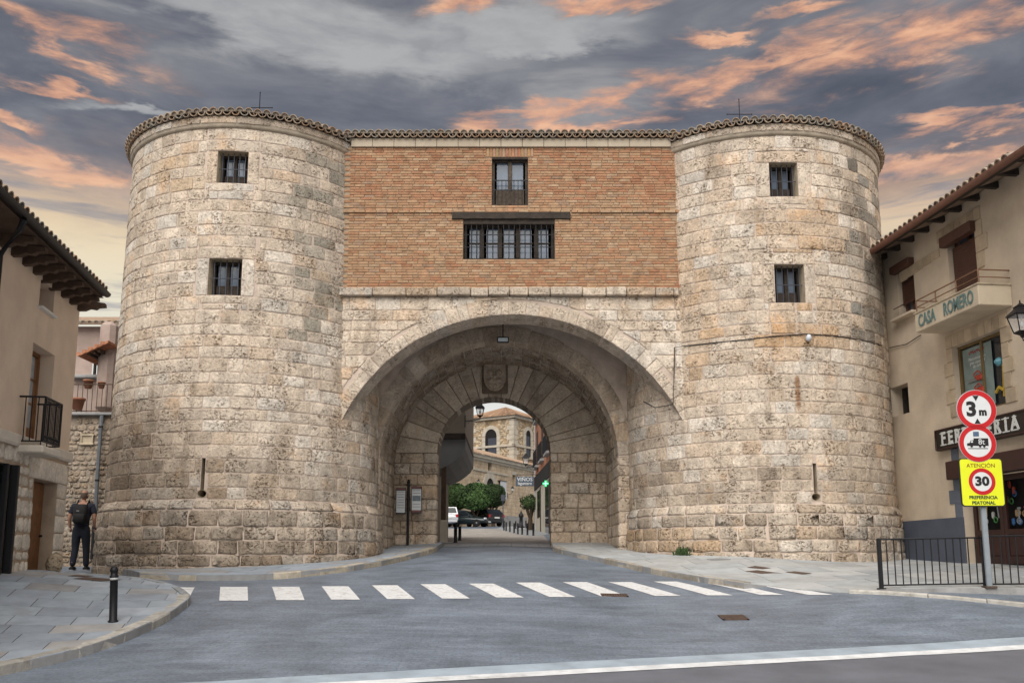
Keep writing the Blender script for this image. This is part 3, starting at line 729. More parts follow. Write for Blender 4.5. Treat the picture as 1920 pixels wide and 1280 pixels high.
for i in range(n):                                    # flat arch of upright bricks over the upper window
    a = sold[0] + (sold[2] - sold[0]) * i / n; b = sold[0] + (sold[2] - sold[0]) * (i + 1) / n
    bm_.box(((a + b) / 2, dA + .014, (sold[1] + sold[3]) / 2), (b - a - .012, .04, sold[3] - sold[1] - .01), ch=.004, col=tuple(q * rb.uniform(.85, 1.1) for q in bcols[rb.choice((1, 2, 0))]))
part('brick_courses', bm_, M_BRICK, brick_o, kind='stuff', fix=True)
# windows of the brick storey
w = holes[0]; M = frame(((w[0] + w[2]) / 2, dA + .16, (w[1] + w[3]) / 2), (1, 0, 0), (0, 0, 1))
o = glazed(M, w[2] - w[0], w[3] - w[1], gate, bars=0, panel=.30, fr=.06, mw=M_WOODG, rows=1)
ww, hh = w[2] - w[0], w[3] - w[1]
for z in (.02, -.16): part('rail', MB().join(MB().box((0, z * hh / .9, .14), (ww, .018, .018)), M), M_IRON, o)
for k in range(9): part('baluster', MB().join(MB().tube([(-ww / 2 + ww * (k + .5) / 9, -.49 * hh, .14), (-ww / 2 + ww * (k + .5) / 9, .02 * hh, .14)], .007, 5), M), M_IRON, o)
part('head', MB().box(((w[0] + w[2]) / 2, dA + .10, w[3] - .02), (ww, .18, .04)), M_WOOD, o)
w = holes[1]; M = frame(((w[0] + w[2]) / 2, dA + .20, (w[1] + w[3]) / 2 - .03), (1, 0, 0), (0, 0, 1))
o = glazed(M, w[2] - w[0], w[3] - w[1] - .06, gate, bars=17, cross=2, panel=0, fr=.075, leaves=5, mw=M_WOOD, rows=2, bar_m=M_IRON, bar_out=.17)
part('head', MB().box(((w[0] + w[2]) / 2, dA + .09, w[3] - .055), (w[2] - w[0] - .01, .17, .11), ch=.008), M_WOOD, o)
bx = MB(); nb_ = 16; rr = random.Random(3)
pts = [(beam[0] + (beam[2] - beam[0]) * i / nb_) for i in range(nb_ + 1)]; vs = []
for x in pts:
    t0, t1 = beam[1] + rr.uniform(-.008, .008), beam[3] + rr.uniform(-.008, .006)
    vs += [(x, dA - .045 + rr.uniform(-.006, .006), t0), (x, dA - .045 + rr.uniform(-.006, .006), t1), (x, dA + .2, t1), (x, dA + .2, t0)]
bx.add(vs, [(4 * i + k, 4 * i + (k + 1) % 4, 4 * i + 4 + (k + 1) % 4, 4 * i + 4 + k) for i in range(nb_) for k in range(4)] + [(0, 1, 2, 3), tuple(4 * nb_ + k for k in range(4))])
part('timber_lintel', bx, M_WOOD, gate)
part('window_backing', MB().box((0, dA + .7, (zLed1 + zBand0) / 2), (5.5, .1, zBand0 - zLed1)), M_DARK, gate)
# plaster cornice in panels over the brick, moulded cornice round each tower
for a, b in spans(-3.46, 3.42, .46, .461, rb):
    part('cornice_panel', MB().box(((a + b) / 2, dA + .10, (zBand0 + zBand1) / 2), (b - a - .006, .30, zBand1 - zBand0), ch=.008), M_PLASTER, gate)
tile_cols = [(.38, .29, .21), (.44, .35, .26), (.33, .27, .22), (.48, .39, .30), (.41, .28, .19), (.36, .33, .28)]
def tile_mesh(i, r=.080, L=.42, t_=.016, up=True):
    mb = MB(); n = 8; rr = random.Random(i); vs = []
    for (y, k) in ((0, 1.06), (L, .88)):
        for q in (r * k, (r - t_) * k):
            for j in range(n + 1):
                a = PI * j / n; vs.append((q * math.cos(a), y, (q * math.sin(a)) * (1 if up else -1)))
    m = n + 1; fs = []
    for j in range(n): fs += [(j, j + 1, 2 * m + j + 1, 2 * m + j), (m + j, 3 * m + j, 3 * m + j + 1, m + j + 1), (j, m + j, m + j + 1, j + 1), (2 * m + j, 2 * m + j + 1, 3 * m + j + 1, 3 * m + j)]
    fs += [(0, 2 * m, 3 * m, m), (n, m + n, 3 * m + n, 2 * m + n)]
    mb.add(vs, fs, tile_cols[i % 6])
    if up: mb.add([((r - t_) * 1.05 * math.cos(PI * j / n), .035, (r - t_) * 1.05 * math.sin(PI * j / n)) for j in range(n + 1)], [tuple(range(n + 1))], (.40, .34, .27))      # mortar bedding in the mouth
    me = mesh_of('roof_tile', mb, smooth=False); recalc(me); me.materials.append(M_TILE); return me
TILES = [tile_mesh(i) for i in range(6)]; TILES_D = [tile_mesh(i, up=False) for i in range(6)]
M_SOOT = mat('weathered_cornice', (.40, .34, .265), .92, .3, 5, .4, 40, stain=.75, streak=True)
rt = random.Random(9)
def tower_top(T, core, fin):
    mb = MB(); R = T.rt; prof = [(R + .0, ZW - .01), (R + .03, ZW), (R + .055, ZW + .035), (R + .05, ZW + .06), (R + .06, ZW + .075), (R + .068, ZW + .22), (R + .02, ZW + .24)]
    us = [2 * PI * i / 120 for i in range(121)]
    mb.grid(us, list(range(len(prof))), lambda a, k: Vector((T.cx + prof[k][0] * math.sin(a), T.cy - prof[k][0] * math.cos(a), prof[k][1])))
    co = part('cornice', mb, M_SOOT, gate, True); rc_ = random.Random(int(T.cx * 10))
    fc = lambda u, v, dep=0: Vector((T.cx + (R + .07 + dep) * math.sin(u / RREF), T.cy - (R + .07 + dep) * math.cos(u / RREF), v))
    lay([(a, ZW + .075, b, ZW + .225) for a, b in spans(-5.6, 5.6, .4, .75, rc_)], fc, lambda u, v: stone_col(.92, rc_, 0, .3 * rc_.random()), co, M_STONE, 'cornice_stone', 'cornice_stones', 60, joint=.010, bulge=.004, jit=.004, rng=rc_, smooth=False)
    cone = MB(); n = 96; Rr = R + .08
    cone.add([(T.cx + Rr * math.sin(2 * PI * i / n), T.cy - Rr * math.cos(2 * PI * i / n), ZW + .25) for i in range(n)] + [(T.cx, T.cy, ZW + 1.0)], [(i, (i + 1) % n, n) for i in range(n)], (.3, .21, .15))
    roof = part('roof', cone, M_TILE, gate)
    sl = math.atan2(.75, Rr); n = 104
    for row in range(2):
        for i in range(n):
            a = 2 * PI * (i + .5 * 0) / n
            if math.cos(a) < -.35: continue
            rad = R + .17 - row * .36; z = ZW + .28 + row * .36 * math.tan(sl) * 1.05
            p = Vector((T.cx + rad * math.sin(a), T.cy - rad * math.cos(a), z + rt.uniform(-.006, .006)))
            Mx = Matrix.Translation(p) @ Matrix.Rotation(a + rt.uniform(-.04, .04), 4, 'Z') @ Matrix.Rotation(sl + rt.uniform(-.03, .03), 4, 'X')
            inst('roof_tile', rt.choice(TILES), roof, Mx)
            if row == 0:
                a2 = a + PI / n; p = Vector((T.cx + (rad - .02) * math.sin(a2), T.cy - (rad - .02) * math.cos(a2), z + .015))
                inst('channel_tile', rt.choice(TILES_D), roof, Matrix.Translation(p) @ Matrix.Rotation(a2, 4, 'Z') @ Matrix.Rotation(sl, 4, 'X'))
    b = fin; c = MB().tube([b + Vector((0, 0, -.5)), b + Vector((0, 0, .62))], .010, 6)
    f = part('finial_cross', c.tube([b + Vector((-.28, 0, .26)), b + Vector((.28, 0, .26))], .009, 6), M_IRON, gate)
    for q in ((-.28, .26), (.28, .26), (0, .62)): part('finial_tip', MB().lathe([(.001, -.02), (.016, 0), (.001, .025)], b + Vector((q[0], 0, q[1])), 6), M_IRON, f)
p1 = P(486, 215, TL.cy - 1.2); p2 = P(1387, 227, TR.cy - 1.2)
tower_top(TL, tl_o, Vector((p1.x, p1.y, p1.z - .1))); tower_top(TR, tr_o, Vector((p2.x, p2.y, p2.z - .1)))
roof = part('roof', MB().add([(-4.3, dA - .1, zBand1 + .03), (4.2, dA - .1, zBand1 + .03), (4.2, 24.4, zBand1 + 1.5), (-4.3, 24.4, zBand1 + 1.5)], [(0, 1, 2, 3)], (.3, .21, .15)), M_TILE, gate)
i = 0; x = -3.52
while x < 3.5:
    for row in range(2):
        y = dA - .17 + row * .36; z = zBand1 + .055 + row * .36 * .245
        inst('roof_tile', rt.choice(TILES), roof, Matrix.Translation((x, y, z + rt.uniform(-.006, .006))) @ Matrix.Rotation(rt.uniform(-.04, .04), 4, 'Z') @ Matrix.Rotation(.245, 4, 'X'))
    inst('channel_tile', rt.choice(TILES_D), roof, Matrix.Translation((x + .083, dA - .14, zBand1 + .068)) @ Matrix.Rotation(.245, 4, 'X')); x += .166

# ---- inside the passage: second arch, barrel vault, inner wall with the small arch
rngB = random.Random(51)
bx_, bz_, bR = circ3(P(722, 800, dB), P(945, 640, dB), P(1150, 800, dB))
fB = lambda u, v, dep=0: Vector((u, dB - dep, v))
zBt = P(945, 604, dB).z
inner = wall_arch('inner_arch_wall', -4.6, 4.6, -.5, zBt, bx_, bz_, bR + .015, dB + .016, dC - dB - .03, M_MORTAR, spring=bz_)
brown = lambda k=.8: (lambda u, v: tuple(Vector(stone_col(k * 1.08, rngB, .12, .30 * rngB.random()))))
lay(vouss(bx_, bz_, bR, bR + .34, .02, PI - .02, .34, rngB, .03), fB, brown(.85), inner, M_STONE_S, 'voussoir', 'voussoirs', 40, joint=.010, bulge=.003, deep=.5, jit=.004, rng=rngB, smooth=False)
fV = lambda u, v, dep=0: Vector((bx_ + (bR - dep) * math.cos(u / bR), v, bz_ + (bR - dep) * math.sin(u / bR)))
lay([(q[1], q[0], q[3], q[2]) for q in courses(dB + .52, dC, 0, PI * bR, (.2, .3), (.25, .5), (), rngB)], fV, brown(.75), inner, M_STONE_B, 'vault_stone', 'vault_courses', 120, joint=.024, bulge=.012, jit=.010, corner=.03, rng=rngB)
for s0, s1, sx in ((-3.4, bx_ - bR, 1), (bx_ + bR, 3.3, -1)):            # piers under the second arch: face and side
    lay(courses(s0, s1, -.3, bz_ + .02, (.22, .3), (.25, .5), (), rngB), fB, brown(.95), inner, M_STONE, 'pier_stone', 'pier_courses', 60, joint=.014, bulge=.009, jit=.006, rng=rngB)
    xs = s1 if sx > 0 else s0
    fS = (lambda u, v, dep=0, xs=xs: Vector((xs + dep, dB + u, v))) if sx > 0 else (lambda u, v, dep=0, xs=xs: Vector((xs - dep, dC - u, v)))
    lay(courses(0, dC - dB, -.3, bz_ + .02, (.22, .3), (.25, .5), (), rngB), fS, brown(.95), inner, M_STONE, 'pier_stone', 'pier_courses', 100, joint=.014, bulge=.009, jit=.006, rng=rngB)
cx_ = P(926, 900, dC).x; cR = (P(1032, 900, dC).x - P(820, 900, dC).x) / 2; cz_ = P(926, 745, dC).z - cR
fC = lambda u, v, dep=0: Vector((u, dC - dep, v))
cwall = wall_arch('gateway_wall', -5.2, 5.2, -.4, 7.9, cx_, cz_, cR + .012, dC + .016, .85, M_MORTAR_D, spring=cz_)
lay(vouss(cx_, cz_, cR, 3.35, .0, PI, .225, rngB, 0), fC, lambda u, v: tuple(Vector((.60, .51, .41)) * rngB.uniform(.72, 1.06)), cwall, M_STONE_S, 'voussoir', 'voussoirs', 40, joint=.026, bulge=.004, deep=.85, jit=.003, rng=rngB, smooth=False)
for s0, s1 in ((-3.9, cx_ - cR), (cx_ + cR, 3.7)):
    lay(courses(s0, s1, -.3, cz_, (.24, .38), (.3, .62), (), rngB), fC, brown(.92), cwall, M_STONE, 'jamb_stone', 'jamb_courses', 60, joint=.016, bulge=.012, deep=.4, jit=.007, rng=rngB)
# carved shield over the small arch
cs = P(928, 709, dC - .05); sh = MB(); k = .255
def shp(s, n=10):
    return [(-k * s, .33 * s), (k * s, .33 * s)] + [(k * s * math.cos(PI * i / n / 1), -.02 - .30 * s * math.sin(PI * i / n)) for i in range(n + 1)]
pl = [cs + Vector((x, 0, z)) for x, z in shp(1.0)]; sh.prism(pl, (0, 1, 0), -.09, .1, (.50, .42, .33))
part('shield_recess_shade', MB().box(cs + Vector((0, .03, .02)), (.66, .1, .84), ch=.02, col=(.20, .155, .115)), M_STONE_S, cwall)  # dark plate: the shade of the recess is put into its colour
shield = part('shield', sh, M_STONE_S, cwall); rim = MB(); q = shp(1.0) + [shp(1.0)[0]]
rim.tube([cs + Vector((x, -.09, z)) for x, z in q], .034, 6, (.46, .37, .28)); part('rim', rim, M_STONE_S, shield) if False else part('shield_rim', rim, M_STONE_S, cwall)
rl = MB(); rs_ = random.Random(8)
for (x, z, s) in ((-.1, .14, .08), (.1, .14, .08), (-.1, -.08, .08), (.1, -.08, .085), (0, .03, .05), (0, -.22, .06)):
    rl.lathe([(.01, -.05), (s * .6, -.03), (s, .0), (s * .9, .03)], cs + Vector((x, -.10, z)), 9, Matrix.Rotation(PI / 2, 3, 'X'), (.48, .39, .3))
part('shield_carving', rl, M_STONE_S, cwall, True)
part('shield_cornice', MB().box(cs + Vector((0, -.06, .38)), (.62, .18, .07), ch=.02, col=(.3, .24, .17)), M_STONE_S, cwall)
# timber ceiling over the slot between the two arches, with joists
zc = P(945, 590, dA).z + .75
ceil = part('ceiling', MB().box((0, (dA + dC) / 2 + .3, zc + .05), (8.4, dC - dA - .6, .08)), M_WOOD, gate)
for i in range(9): part('joist', MB().box((-2.8 + .7 * i, (dA + dB) / 2 + .4, zc - .06), (.14, dB - dA - .85, .15), ch=.01), M_WOOD, ceil)
part('rear_wall', MB().box((0, 24.0, 6.85), (9.6, .35, 3.7)), M_PLASTER, gate)  # unseen back of the gate building, added so daylight does not leak in
for s in (-.95, 1.0): part('corbel', MB().box((s * 1.25 - .0, dB - .12, zBt - .09), (.2, .25, .18), ch=.02, col=(.3, .24, .17)), M_STONE_S, gate)
# floodlight hung in the slot
fl = P(943, 637, 19.9); t_ = thing('floodlight', fl, 'small black floodlight hanging under the crown of the big arch', 'floodlight')
part('housing', MB().box(fl, (.27, .14, .12), Matrix.Rotation(.5, 3, 'X'), ch=.02), M_IRON, t_); part('lens', MB().box(fl + Vector((0, -.075, -.012)), (.22, .01, .085), Matrix.Rotation(.5, 3, 'X')), mat('lamp_glass', (.45, .5, .52), .15), t_)
part('bracket', MB().tube([fl + Vector((0, 0, .04)), Vector((fl.x, fl.y, zc - .1))], .014, 6), M_IRON, t_)
# cable and small lamp on the right tower
def on_T(px, py, off=.03): u, v = TR.hit(px, py); return TR.fn(u, v, off)
pts = [P(1206, 752, dA - .05), P(1228, 764, dA - .05), P(1262, 758, dA - .06), P(1264, 700, dA - .05), P(1265, 651, dA - .05)] + [on_T(*q) for q in ((1285, 649), (1330, 644), (1400, 637), (1460, 630), (1510, 627), (1560, 630), (1610, 637), (1650, 648))]
solo('cable', MB().tube(pts, .011, 5), M_IRON, 'thin black cable run across the right-hand tower and down beside the arch', 'cable')
b = on_T(1513, 634, .08); t_ = thing('wall_lamp', b, 'small white and black lamp fixed to the tower under the black cable', 'lamp')
part('arm', MB().tube([on_T(1513, 628, -.02), b + Vector((0, 0, .05))], .015, 6), M_IRON, t_); part('head', MB().lathe([(.01, -.075), (.055, -.06), (.06, .0), (.035, .05), (.01, .06)], b, 10, Matrix.Rotation(.5, 3, 'X')), mat('lamp_white', (.62, .66, .72), .3), t_, True)
rs2 = [TR.hit(1495, 700 + 6 * i) for i in range(12)]

# ------------------------------------------------------------------ pavements and kerbs
def clip_cell(poly, c):
    for p, n in (((c[0], 0), (1, 0)), ((c[2], 0), (-1, 0)), ((0, c[1]), (0, 1)), ((0, c[3]), (0, -1))):
        poly = clip_half(poly, p, n)
        if len(poly) < 3: return []
    return poly
def pavement(name, poly, zf, w, h, rot, cols, seed, m=None, kerbs=(), gap=.006, limit=300):
    rng = random.Random(seed); pl = [(p[0], p[1]) for p in poly]
    if area(pl) < 0: pl = pl[::-1]
    base = sheet(name, pl, zf, mat('paving_bed', (.22, .225, .23), .9, .3, 4, .3, 40), -.006, .35)
    sk = MB()
    for i in range(len(pl)):
        a, b = Vector(pl[i - 1]), Vector(pl[i]); n = max(1, int((b - a).length / .3))
        for k in range(n):
            p, q = a.lerp(b, k / n), a.lerp(b, (k + 1) / n); sk.add([(p.x, p.y, zf(p.x, p.y) - .006), (q.x, q.y, zf(q.x, q.y) - .006), (q.x, q.y, zf(q.x, q.y) - .45), (p.x, p.y, zf(p.x, p.y) - .45)], [(0, 1, 2, 3)])
    part('pavement_edge', sk, M_CONC, base)
    c, s = math.cos(rot), math.sin(rot); rp = [(x * c + y * s, -x * s + y * c) for x, y in pl]
    x0, x1 = min(p[0] for p in rp), max(p[0] for p in rp); y0, y1 = min(p[1] for p in rp), max(p[1] for p in rp)
    y = y0; row = 0; k = 0
    while y < y1:
        x = x0 - rng.uniform(0, w)
        while x < x1:
            ww = w * rng.uniform(.75, 1.25); q = clip_cell(rp, (x, y, x + ww, y + h)); x += ww
            if len(q) < 3 or abs(area(q)) < .01: continue
            q = inset_poly(q if area(q) > 0 else q[::-1], gap)
            # split long edges so that the slab follows the slope
            up = [(v[0] * c - v[1] * s, v[0] * s + v[1] * c) for v in q]; n = len(up); dz = rng.uniform(-.002, .002)
            cc = rng.choice(cols); f = rng.uniform(.88, 1.1); cc = tuple(t_ * f for t_ in cc)
            top = [Vector((a, b, zf(a, b) + .003 + dz)) for a, b in up]
            mb = MB().add([v - Vector((0, 0, .03)) for v in top] + top, [tuple(range(n, 2 * n))] + [(i, (i + 1) % n, n + (i + 1) % n, n + i) for i in range(n)], cc)
            part('flagstone', mb, m or M_FLAG, base)
        y += h
    return base
def kerb_run(pts, zt, zb, base, w=.14, seg=.55, seed=1, col=(.40, .36, .30)):
    """kerb stones set end to end along a plan line; pts run with the road on the right-hand side"""
    rng = random.Random(seed); L = [Vector(p[:2]) for p in pts]; res = [L[0]]
    for a, b in zip(L, L[1:]):
        n = max(1, int((b - a).length / .06)); res += [a.lerp(b, (i + 1) / n) for i in range(n)]
    i = 0
    while i < len(res) - 2:
        k = min(len(res) - 1, i + int(rng.uniform(.7, 1.3) * seg / .06))
        if len(res) - 1 - k < 3: k = len(res) - 1
        idx = sorted(set([i, (i + k) // 2, k])); vs = []; f = rng.uniform(.7, 1.12); cc = tuple(q * f for q in col); e = .018; rz = rng.uniform(-.006, .008); ro = rng.uniform(-.008, .008)
        for j in idx:
            p = res[j]; tg = (res[min(j + 1, len(res) - 1)] - res[max(j - 1, 0)]).normalized(); nn = Vector((tg.y, -tg.x))
            if j == i: p = p + tg * .006
            if j == k: p = p - tg * .006
            o_, i_ = p + nn * ro, p - nn * w; zt_ = zt(p.x, p.y) + rz + .006; zb_ = zb(p.x, p.y) - .12
            vs += [(i_.x, i_.y, zb_), (i_.x, i_.y, zt_), (o_.x - nn.x * e, o_.y - nn.y * e, zt_), (o_.x, o_.y, zt_ - e), (o_.x + nn.x * .008, o_.y + nn.y * .008, zb_)]
        m = len(idx); fs = [(5 * a + q, 5 * a + (q + 1) % 5, 5 * a + 5 + (q + 1) % 5, 5 * a + 5 + q) for a in range(m - 1) for q in range(5)] + [(0, 1, 2, 3, 4), tuple(5 * (m - 1) + q for q in range(5))]
        part('kerb_stone', MB().add(vs, fs, cc), M_KERB, base); i = k
blue = [(.30, .345, .40), (.28, .32, .375), (.32, .365, .415), (.31, .32, .335), (.34, .38, .43), (.33, .325, .325)]
# left pavement in front of the house
zl = lambda x, y: gz(x, y) + .10
kp = [(-20, 1251), (0, 1245), (60, 1235), (120, 1222), (175, 1207), (230, 1188), (285, 1165), (330, 1140), (354, 1122), (357, 1114), (345, 1104), (322, 1094), (285, 1086), (235, 1080), (175, 1076), (118, 1073)]
KL = [hit(x, y, gz, .10) for x, y in kp]
lp = KL + [Vector((-9.2, 16.2, 0)), Vector((-12, 15, 0)), Vector((-12, 9.2, 0))]
pl_o = pavement('pavement', lp, zl, .62, .40, .25, blue, 61)
kerb_run(KL[:10], zl, gz, pl_o, .16, .75, 62, (.44, .42, .38)); kerb_run(KL[9:], zl, gz, pl_o, .12, .7, 63, (.34, .36, .38))
# strip round the foot of the left tower and into the passage
kp = [(262, 1073), (330, 1076), (400, 1077), (470, 1076), (540, 1073), (600, 1067), (660, 1060), (720, 1050), (770, 1039), (805, 1030), (819, 1025)]
K2 = [hit(x, y, gz, .10) for x, y in kp]; pz2 = [(TL.cx + 2.6 * math.sin(a), TL.cy - 2.6 * math.cos(a)) for a in [math.radians(q) for q in range(95, -65, -10)]]
pv2 = pavement('pavement', K2 + [Vector((K2[-1].x, 23.9, 0)), Vector((-3.2, 23.9, 0))] + [Vector((*q, 0)) for q in pz2], zl, .7, .45, .0, blue, 64)
kerb_run(K2, zl, gz, pv2, .15, .5, 65, (.45, .40, .32))
# right pavement, ramped down to the crossing, raised under the railing
RC = [gp(1140, 1029, 20.6), gp(1296, 1043, 17.9), gp(1440, 1048, 17.3), gp(1530, 1051, 17.6), gp(1687, 1046, 19.4), gp(1652, 1103, 13.4), gp(1900, 1101, 13.3), gp(1800, 1057, 16.9), gp(1920, 1062, 15.3), gp(1760, 1075, 15.3), (9.5, 19, .02), (9, 22, .3), (11, 14, -.42), (2.3, 23.5, .42), (5, 23, .35)]
kr = [(1036, 1024), (1050, 1029), (1085, 1037), (1130, 1046), (1180, 1056), (1250, 1070), (1320, 1081), (1395, 1092)]
K3 = [hit(x, y, gz, .10) for x, y in kr]; RC += [(v.x, v.y, gz(v.x, v.y) + .10) for v in K3]
dk = [hit(x, y) for x, y in ((1440, 1099), (1500, 1106), (1560, 1111), (1592, 1112))]; RC += [(v.x, v.y, gz(v.x, v.y) + .012) for v in dk]
pave_tps = tps(RC); zr = lambda x, y: max(pave_tps(x, y), gz(x, y) + .014)
rk = [P(1652, 1105, 13.32), P(1780, 1107, 13.24), P(1920, 1107, 13.2), Vector((9.6, 13.2, 0)), Vector((13, 13.2, 0))]
pv3 = pavement('pavement', K3 + dk + rk + [Vector((13, 17, 0)), Vector((9.6, 23, 0)), Vector((4, 23.9, 0)), Vector((1.02, 23.9, 0))], lambda x, y: zr(x, y), .95, .6, .12, [(.40, .42, .43), (.37, .39, .41), (.43, .44, .44), (.39, .40, .40)], 66)
kerb_run(list(reversed([Vector((v.x, v.y, 0)) for v in K3]))[::-1], lambda x, y: zr(x, y), gz, pv3, .15, .55, 67, (.42, .38, .32))
kq = [hit(x, y) for x, y in ((1592, 1112), (1650, 1114), (1740, 1120), (1830, 1128), (1925, 1138), (2050, 1152))]
kerb_run([v + Vector((0, 0, 0)) for v in kq], lambda x, y: gz(x, y) + .045, gz, pv3, .13, .9, 68, (.46, .44, .40))
low = MB(); tops_ = [rk[0], rk[1], rk[2], rk[3]]
for a, b in zip(tops_, tops_[1:]):
    low.add([(a.x, a.y - .004, zr(a.x, a.y) + .005), (b.x, b.y - .004, zr(b.x, b.y) + .005), (b.x, b.y - .03, gz(b.x, b.y - .3) - .1), (a.x, a.y - .03, gz(a.x, a.y - .3) - .1)], [(0, 1, 2, 3)])
part('retaining_edge', low, M_CONC, pv3)
# covers and gratings set in the ground
def cover(name, px, zf, lift, m, label, cat, group=None):
    q = [hit(x, y, zf, 0) for x, y in px]; o = sheet(name, [(v.x, v.y) for v in q], zf, m, lift, .15, kind=None); return tag(o, label, cat, group)
M_COVER = mat('rusty_cover', (.10, .065, .05), .7, .4, 14, .5, 80)
zr_ = lambda x, y: zr(x, y)
g = 'access covers in the pavements'
cover('access_cover', [(1400, 1064), (1416, 1061), (1446, 1065), (1430, 1067)], zr_, .009, M_COVER, 'narrow rusty cover close to the foot of the right-hand tower', 'cover', g)
cover('access_cover', [(1396, 1071), (1420, 1069), (1470, 1075), (1440, 1078)], zr_, .009, M_COVER, 'large rusty cover between two smaller ones on the pale right pavement', 'cover', g)
cover('access_cover', [(1472, 1073), (1490, 1071), (1523, 1075), (1504, 1077)], zr_, .009, M_COVER, 'small rusty cover beside the large one on the pale right pavement', 'cover', g)
cover('access_cover', [(126, 1080), (142, 1078), (176, 1080), (158, 1082)], zl, .009, M_COVER, 'rusty cover at the back edge of the left pavement by the walking man', 'cover', g)
cover('access_cover', [(136, 1085), (165, 1082), (230, 1087), (190, 1090)], zl, .009, M_COVER, 'long rusty cover behind the black bollard on the left pavement', 'cover', g)
def grating(c, w, h, label):
    b = hit(*c); ux, uy = Vector((1, .0, 0)), Vector((0, 1, 0)); t_ = thing('drain_grating', b, label, 'grating', 'iron gratings in the road'); z = lambda x, y: gz(x, y)
    fr = MB()
    def bar(x0, x1, y0, y1): fr.add([(b.x + x, b.y + y, z(b.x + x, b.y + y) + k) for k in (.0, .016) for x, y in ((x0, y0), (x1, y0), (x1, y1), (x0, y1))], [(4, 5, 6, 7), (0, 1, 5, 4), (1, 2, 6, 5), (2, 3, 7, 6), (3, 0, 4, 7)])
    bar(-w, -w + .03, -h, h); bar(w - .03, w, -h, h); bar(-w, w, -h, -h + .03); bar(-w, w, h - .03, h); part('frame', fr, M_COVER, t_)
    for i in range(9):
        fr = MB(); x = -w + .05 + (2 * w - .1) * i / 8; bar(x - .012, x + .012, -h + .02, h - .02); part('slat', fr, M_COVER, t_)
    fr = MB().add([(b.x + x, b.y + y, z(b.x + x, b.y + y) + .007) for x, y in ((-w, -h), (w, -h), (w, h), (-w, h))], [(0, 1, 2, 3)]); part('sump', fr, M_DARK, t_)
grating((1375, 1158), .17, .15, 'square iron grating in the road between crossing and edge line'); grating((1152, 1116), .20, .10, 'iron grating at the near end of a crossing bar')

# ------------------------------------------------------------------ left house
KH = P(112, 1070, 15.5); dL = Vector((.1465, -1, 0)).normalized(); nL = Vector((-dL.y, dL.x, 0))
def fL(s, z, dep=0.0): v = KH + dL * s + nL * dep; v.z = z; return v
def hL(px, py, dep=0.0):
    r = ray(px, py); k = (KH + nL * dep).dot(nL) / r.dot(nL); p = r * k; return (p - KH).dot(dL), p.z
house = thing('plaster_house', (KH.x, KH.y, -.4), 'tan plastered house with pale stone ground floor, iron balcony and bracketed eaves', 'house')
MX = lambda s, z, dep: frame(fL(s, z, dep), dL * -1, (0, 0, 1))     # x away from the camera, z = towards the street? see below
M_TAN = mat('tan_plaster', (.70, .555, .43), .9, .14, 1.8, .22, 60, stain=.2, streak=True)
M_TANR = mat('tan_reveal', (.56, .44, .35), .9, .08, 2, .15, 60)
M_HSTONE = limestone('pale_house_stone', .25, .15, .5); M_HMORT = mat('house_pointing', (.44, .335, .245), .95, .2, 5, .4, 50)
M_TRIM = mat('pale_stone_trim', (.64, .575, .49), .85, .15, 5, .2, 40, stain=.2)
s_w = [hL(75, 546)[0], hL(101, 567)[0]]; small = (s_w[1], hL(72, 572)[1], s_w[0], hL(75, 521)[1])
bal = (hL(97, 740)[0], hL(50, 828)[1], hL(56, 720)[0], hL(57, 638)[1])
door = (hL(101, 985)[0], -.5, hL(56, 985)[0], hL(64, 896)[1])
zb0, zb1 = hL(60, 846)[1], hL(60, 824)[1]; zE = hL(153, 578)[1]
shopd = (hL(20, 950)[0], -.5, hL(-60, 950)[0], hL(10, 868)[1])
us = sorted(set([0, 9.0] + [q for w in (small, bal) for q in (w[0], w[2])])); vs = sorted(set([zb1 - .02, zE + .3] + [q for w in (small, bal) for q in (w[1], w[3])]))
ins = lambda u, v: any(w[0] < u < w[2] and w[1] < v < w[3] for w in (small, bal))
wl = MB().grid(us, vs, lambda u, v: fL(u, v), ins)
for a, b in ((fL(0, 0, 0), fL(0, 0, -7)), (fL(0, 0, -7), fL(9, 0, -7)), (fL(9, 0, -7), fL(9, 0, 0))): wl.add([(a.x, a.y, -.6), (b.x, b.y, -.6), (b.x, b.y, zE + .3), (a.x, a.y, zE + .3)], [(0, 1, 2, 3)])
for w in (small, bal):
    c = [(w[0], w[1]), (w[2], w[1]), (w[2], w[3]), (w[0], w[3])]
    for i in range(4):
        a, b = c[i], c[(i + 1) % 4]; wl.add([fL(*a), fL(*b), fL(*b, -.34), fL(*a, -.34)], [(0, 1, 2, 3)])
part('wall', wl, M_TAN, house)
# stone ground floor
us = sorted(set([-.0, 9.0] + [q for w in (door, shopd) for q in (w[0], w[2])])); vs = sorted(set([-.6, zb0 + .02] + [q for w in (door, shopd) for q in (w[1], w[3])]))
gl = MB().grid(us, vs, lambda u, v: fL(u, v, .006), lambda u, v: any(w[0] < u < w[2] and w[1] < v < w[3] for w in (door, shopd)))
for w in (door, shopd):
    for a, b in (((w[0], -.6), (w[0], w[3])), ((w[0], w[3]), (w[2], w[3])), ((w[2], w[3]), (w[2], -.6))): gl.add([fL(*a, .006), fL(*b, .006), fL(*b, -.3), fL(*a, -.3)], [(0, 1, 2, 3)])
gf = part('ground_floor_wall', gl, M_HMORT, house); rh = random.Random(71)
fLr = lambda u, v, dep=0: fL(-u, v, .022 + dep)                   # u runs away from the camera so that pieces face the street
pc = []
for k in range(7):                                                # quoins at the corner and the door jamb
    z0 = -.45 + k * .285; z1 = z0 + .28
    if z1 < door[3] + .05: pc += [(-door[0], z0, -.0, min(z1, door[3]))]
lt = (-(door[2] + .25), door[3], 0, door[3] + .34); pc.append(lt)
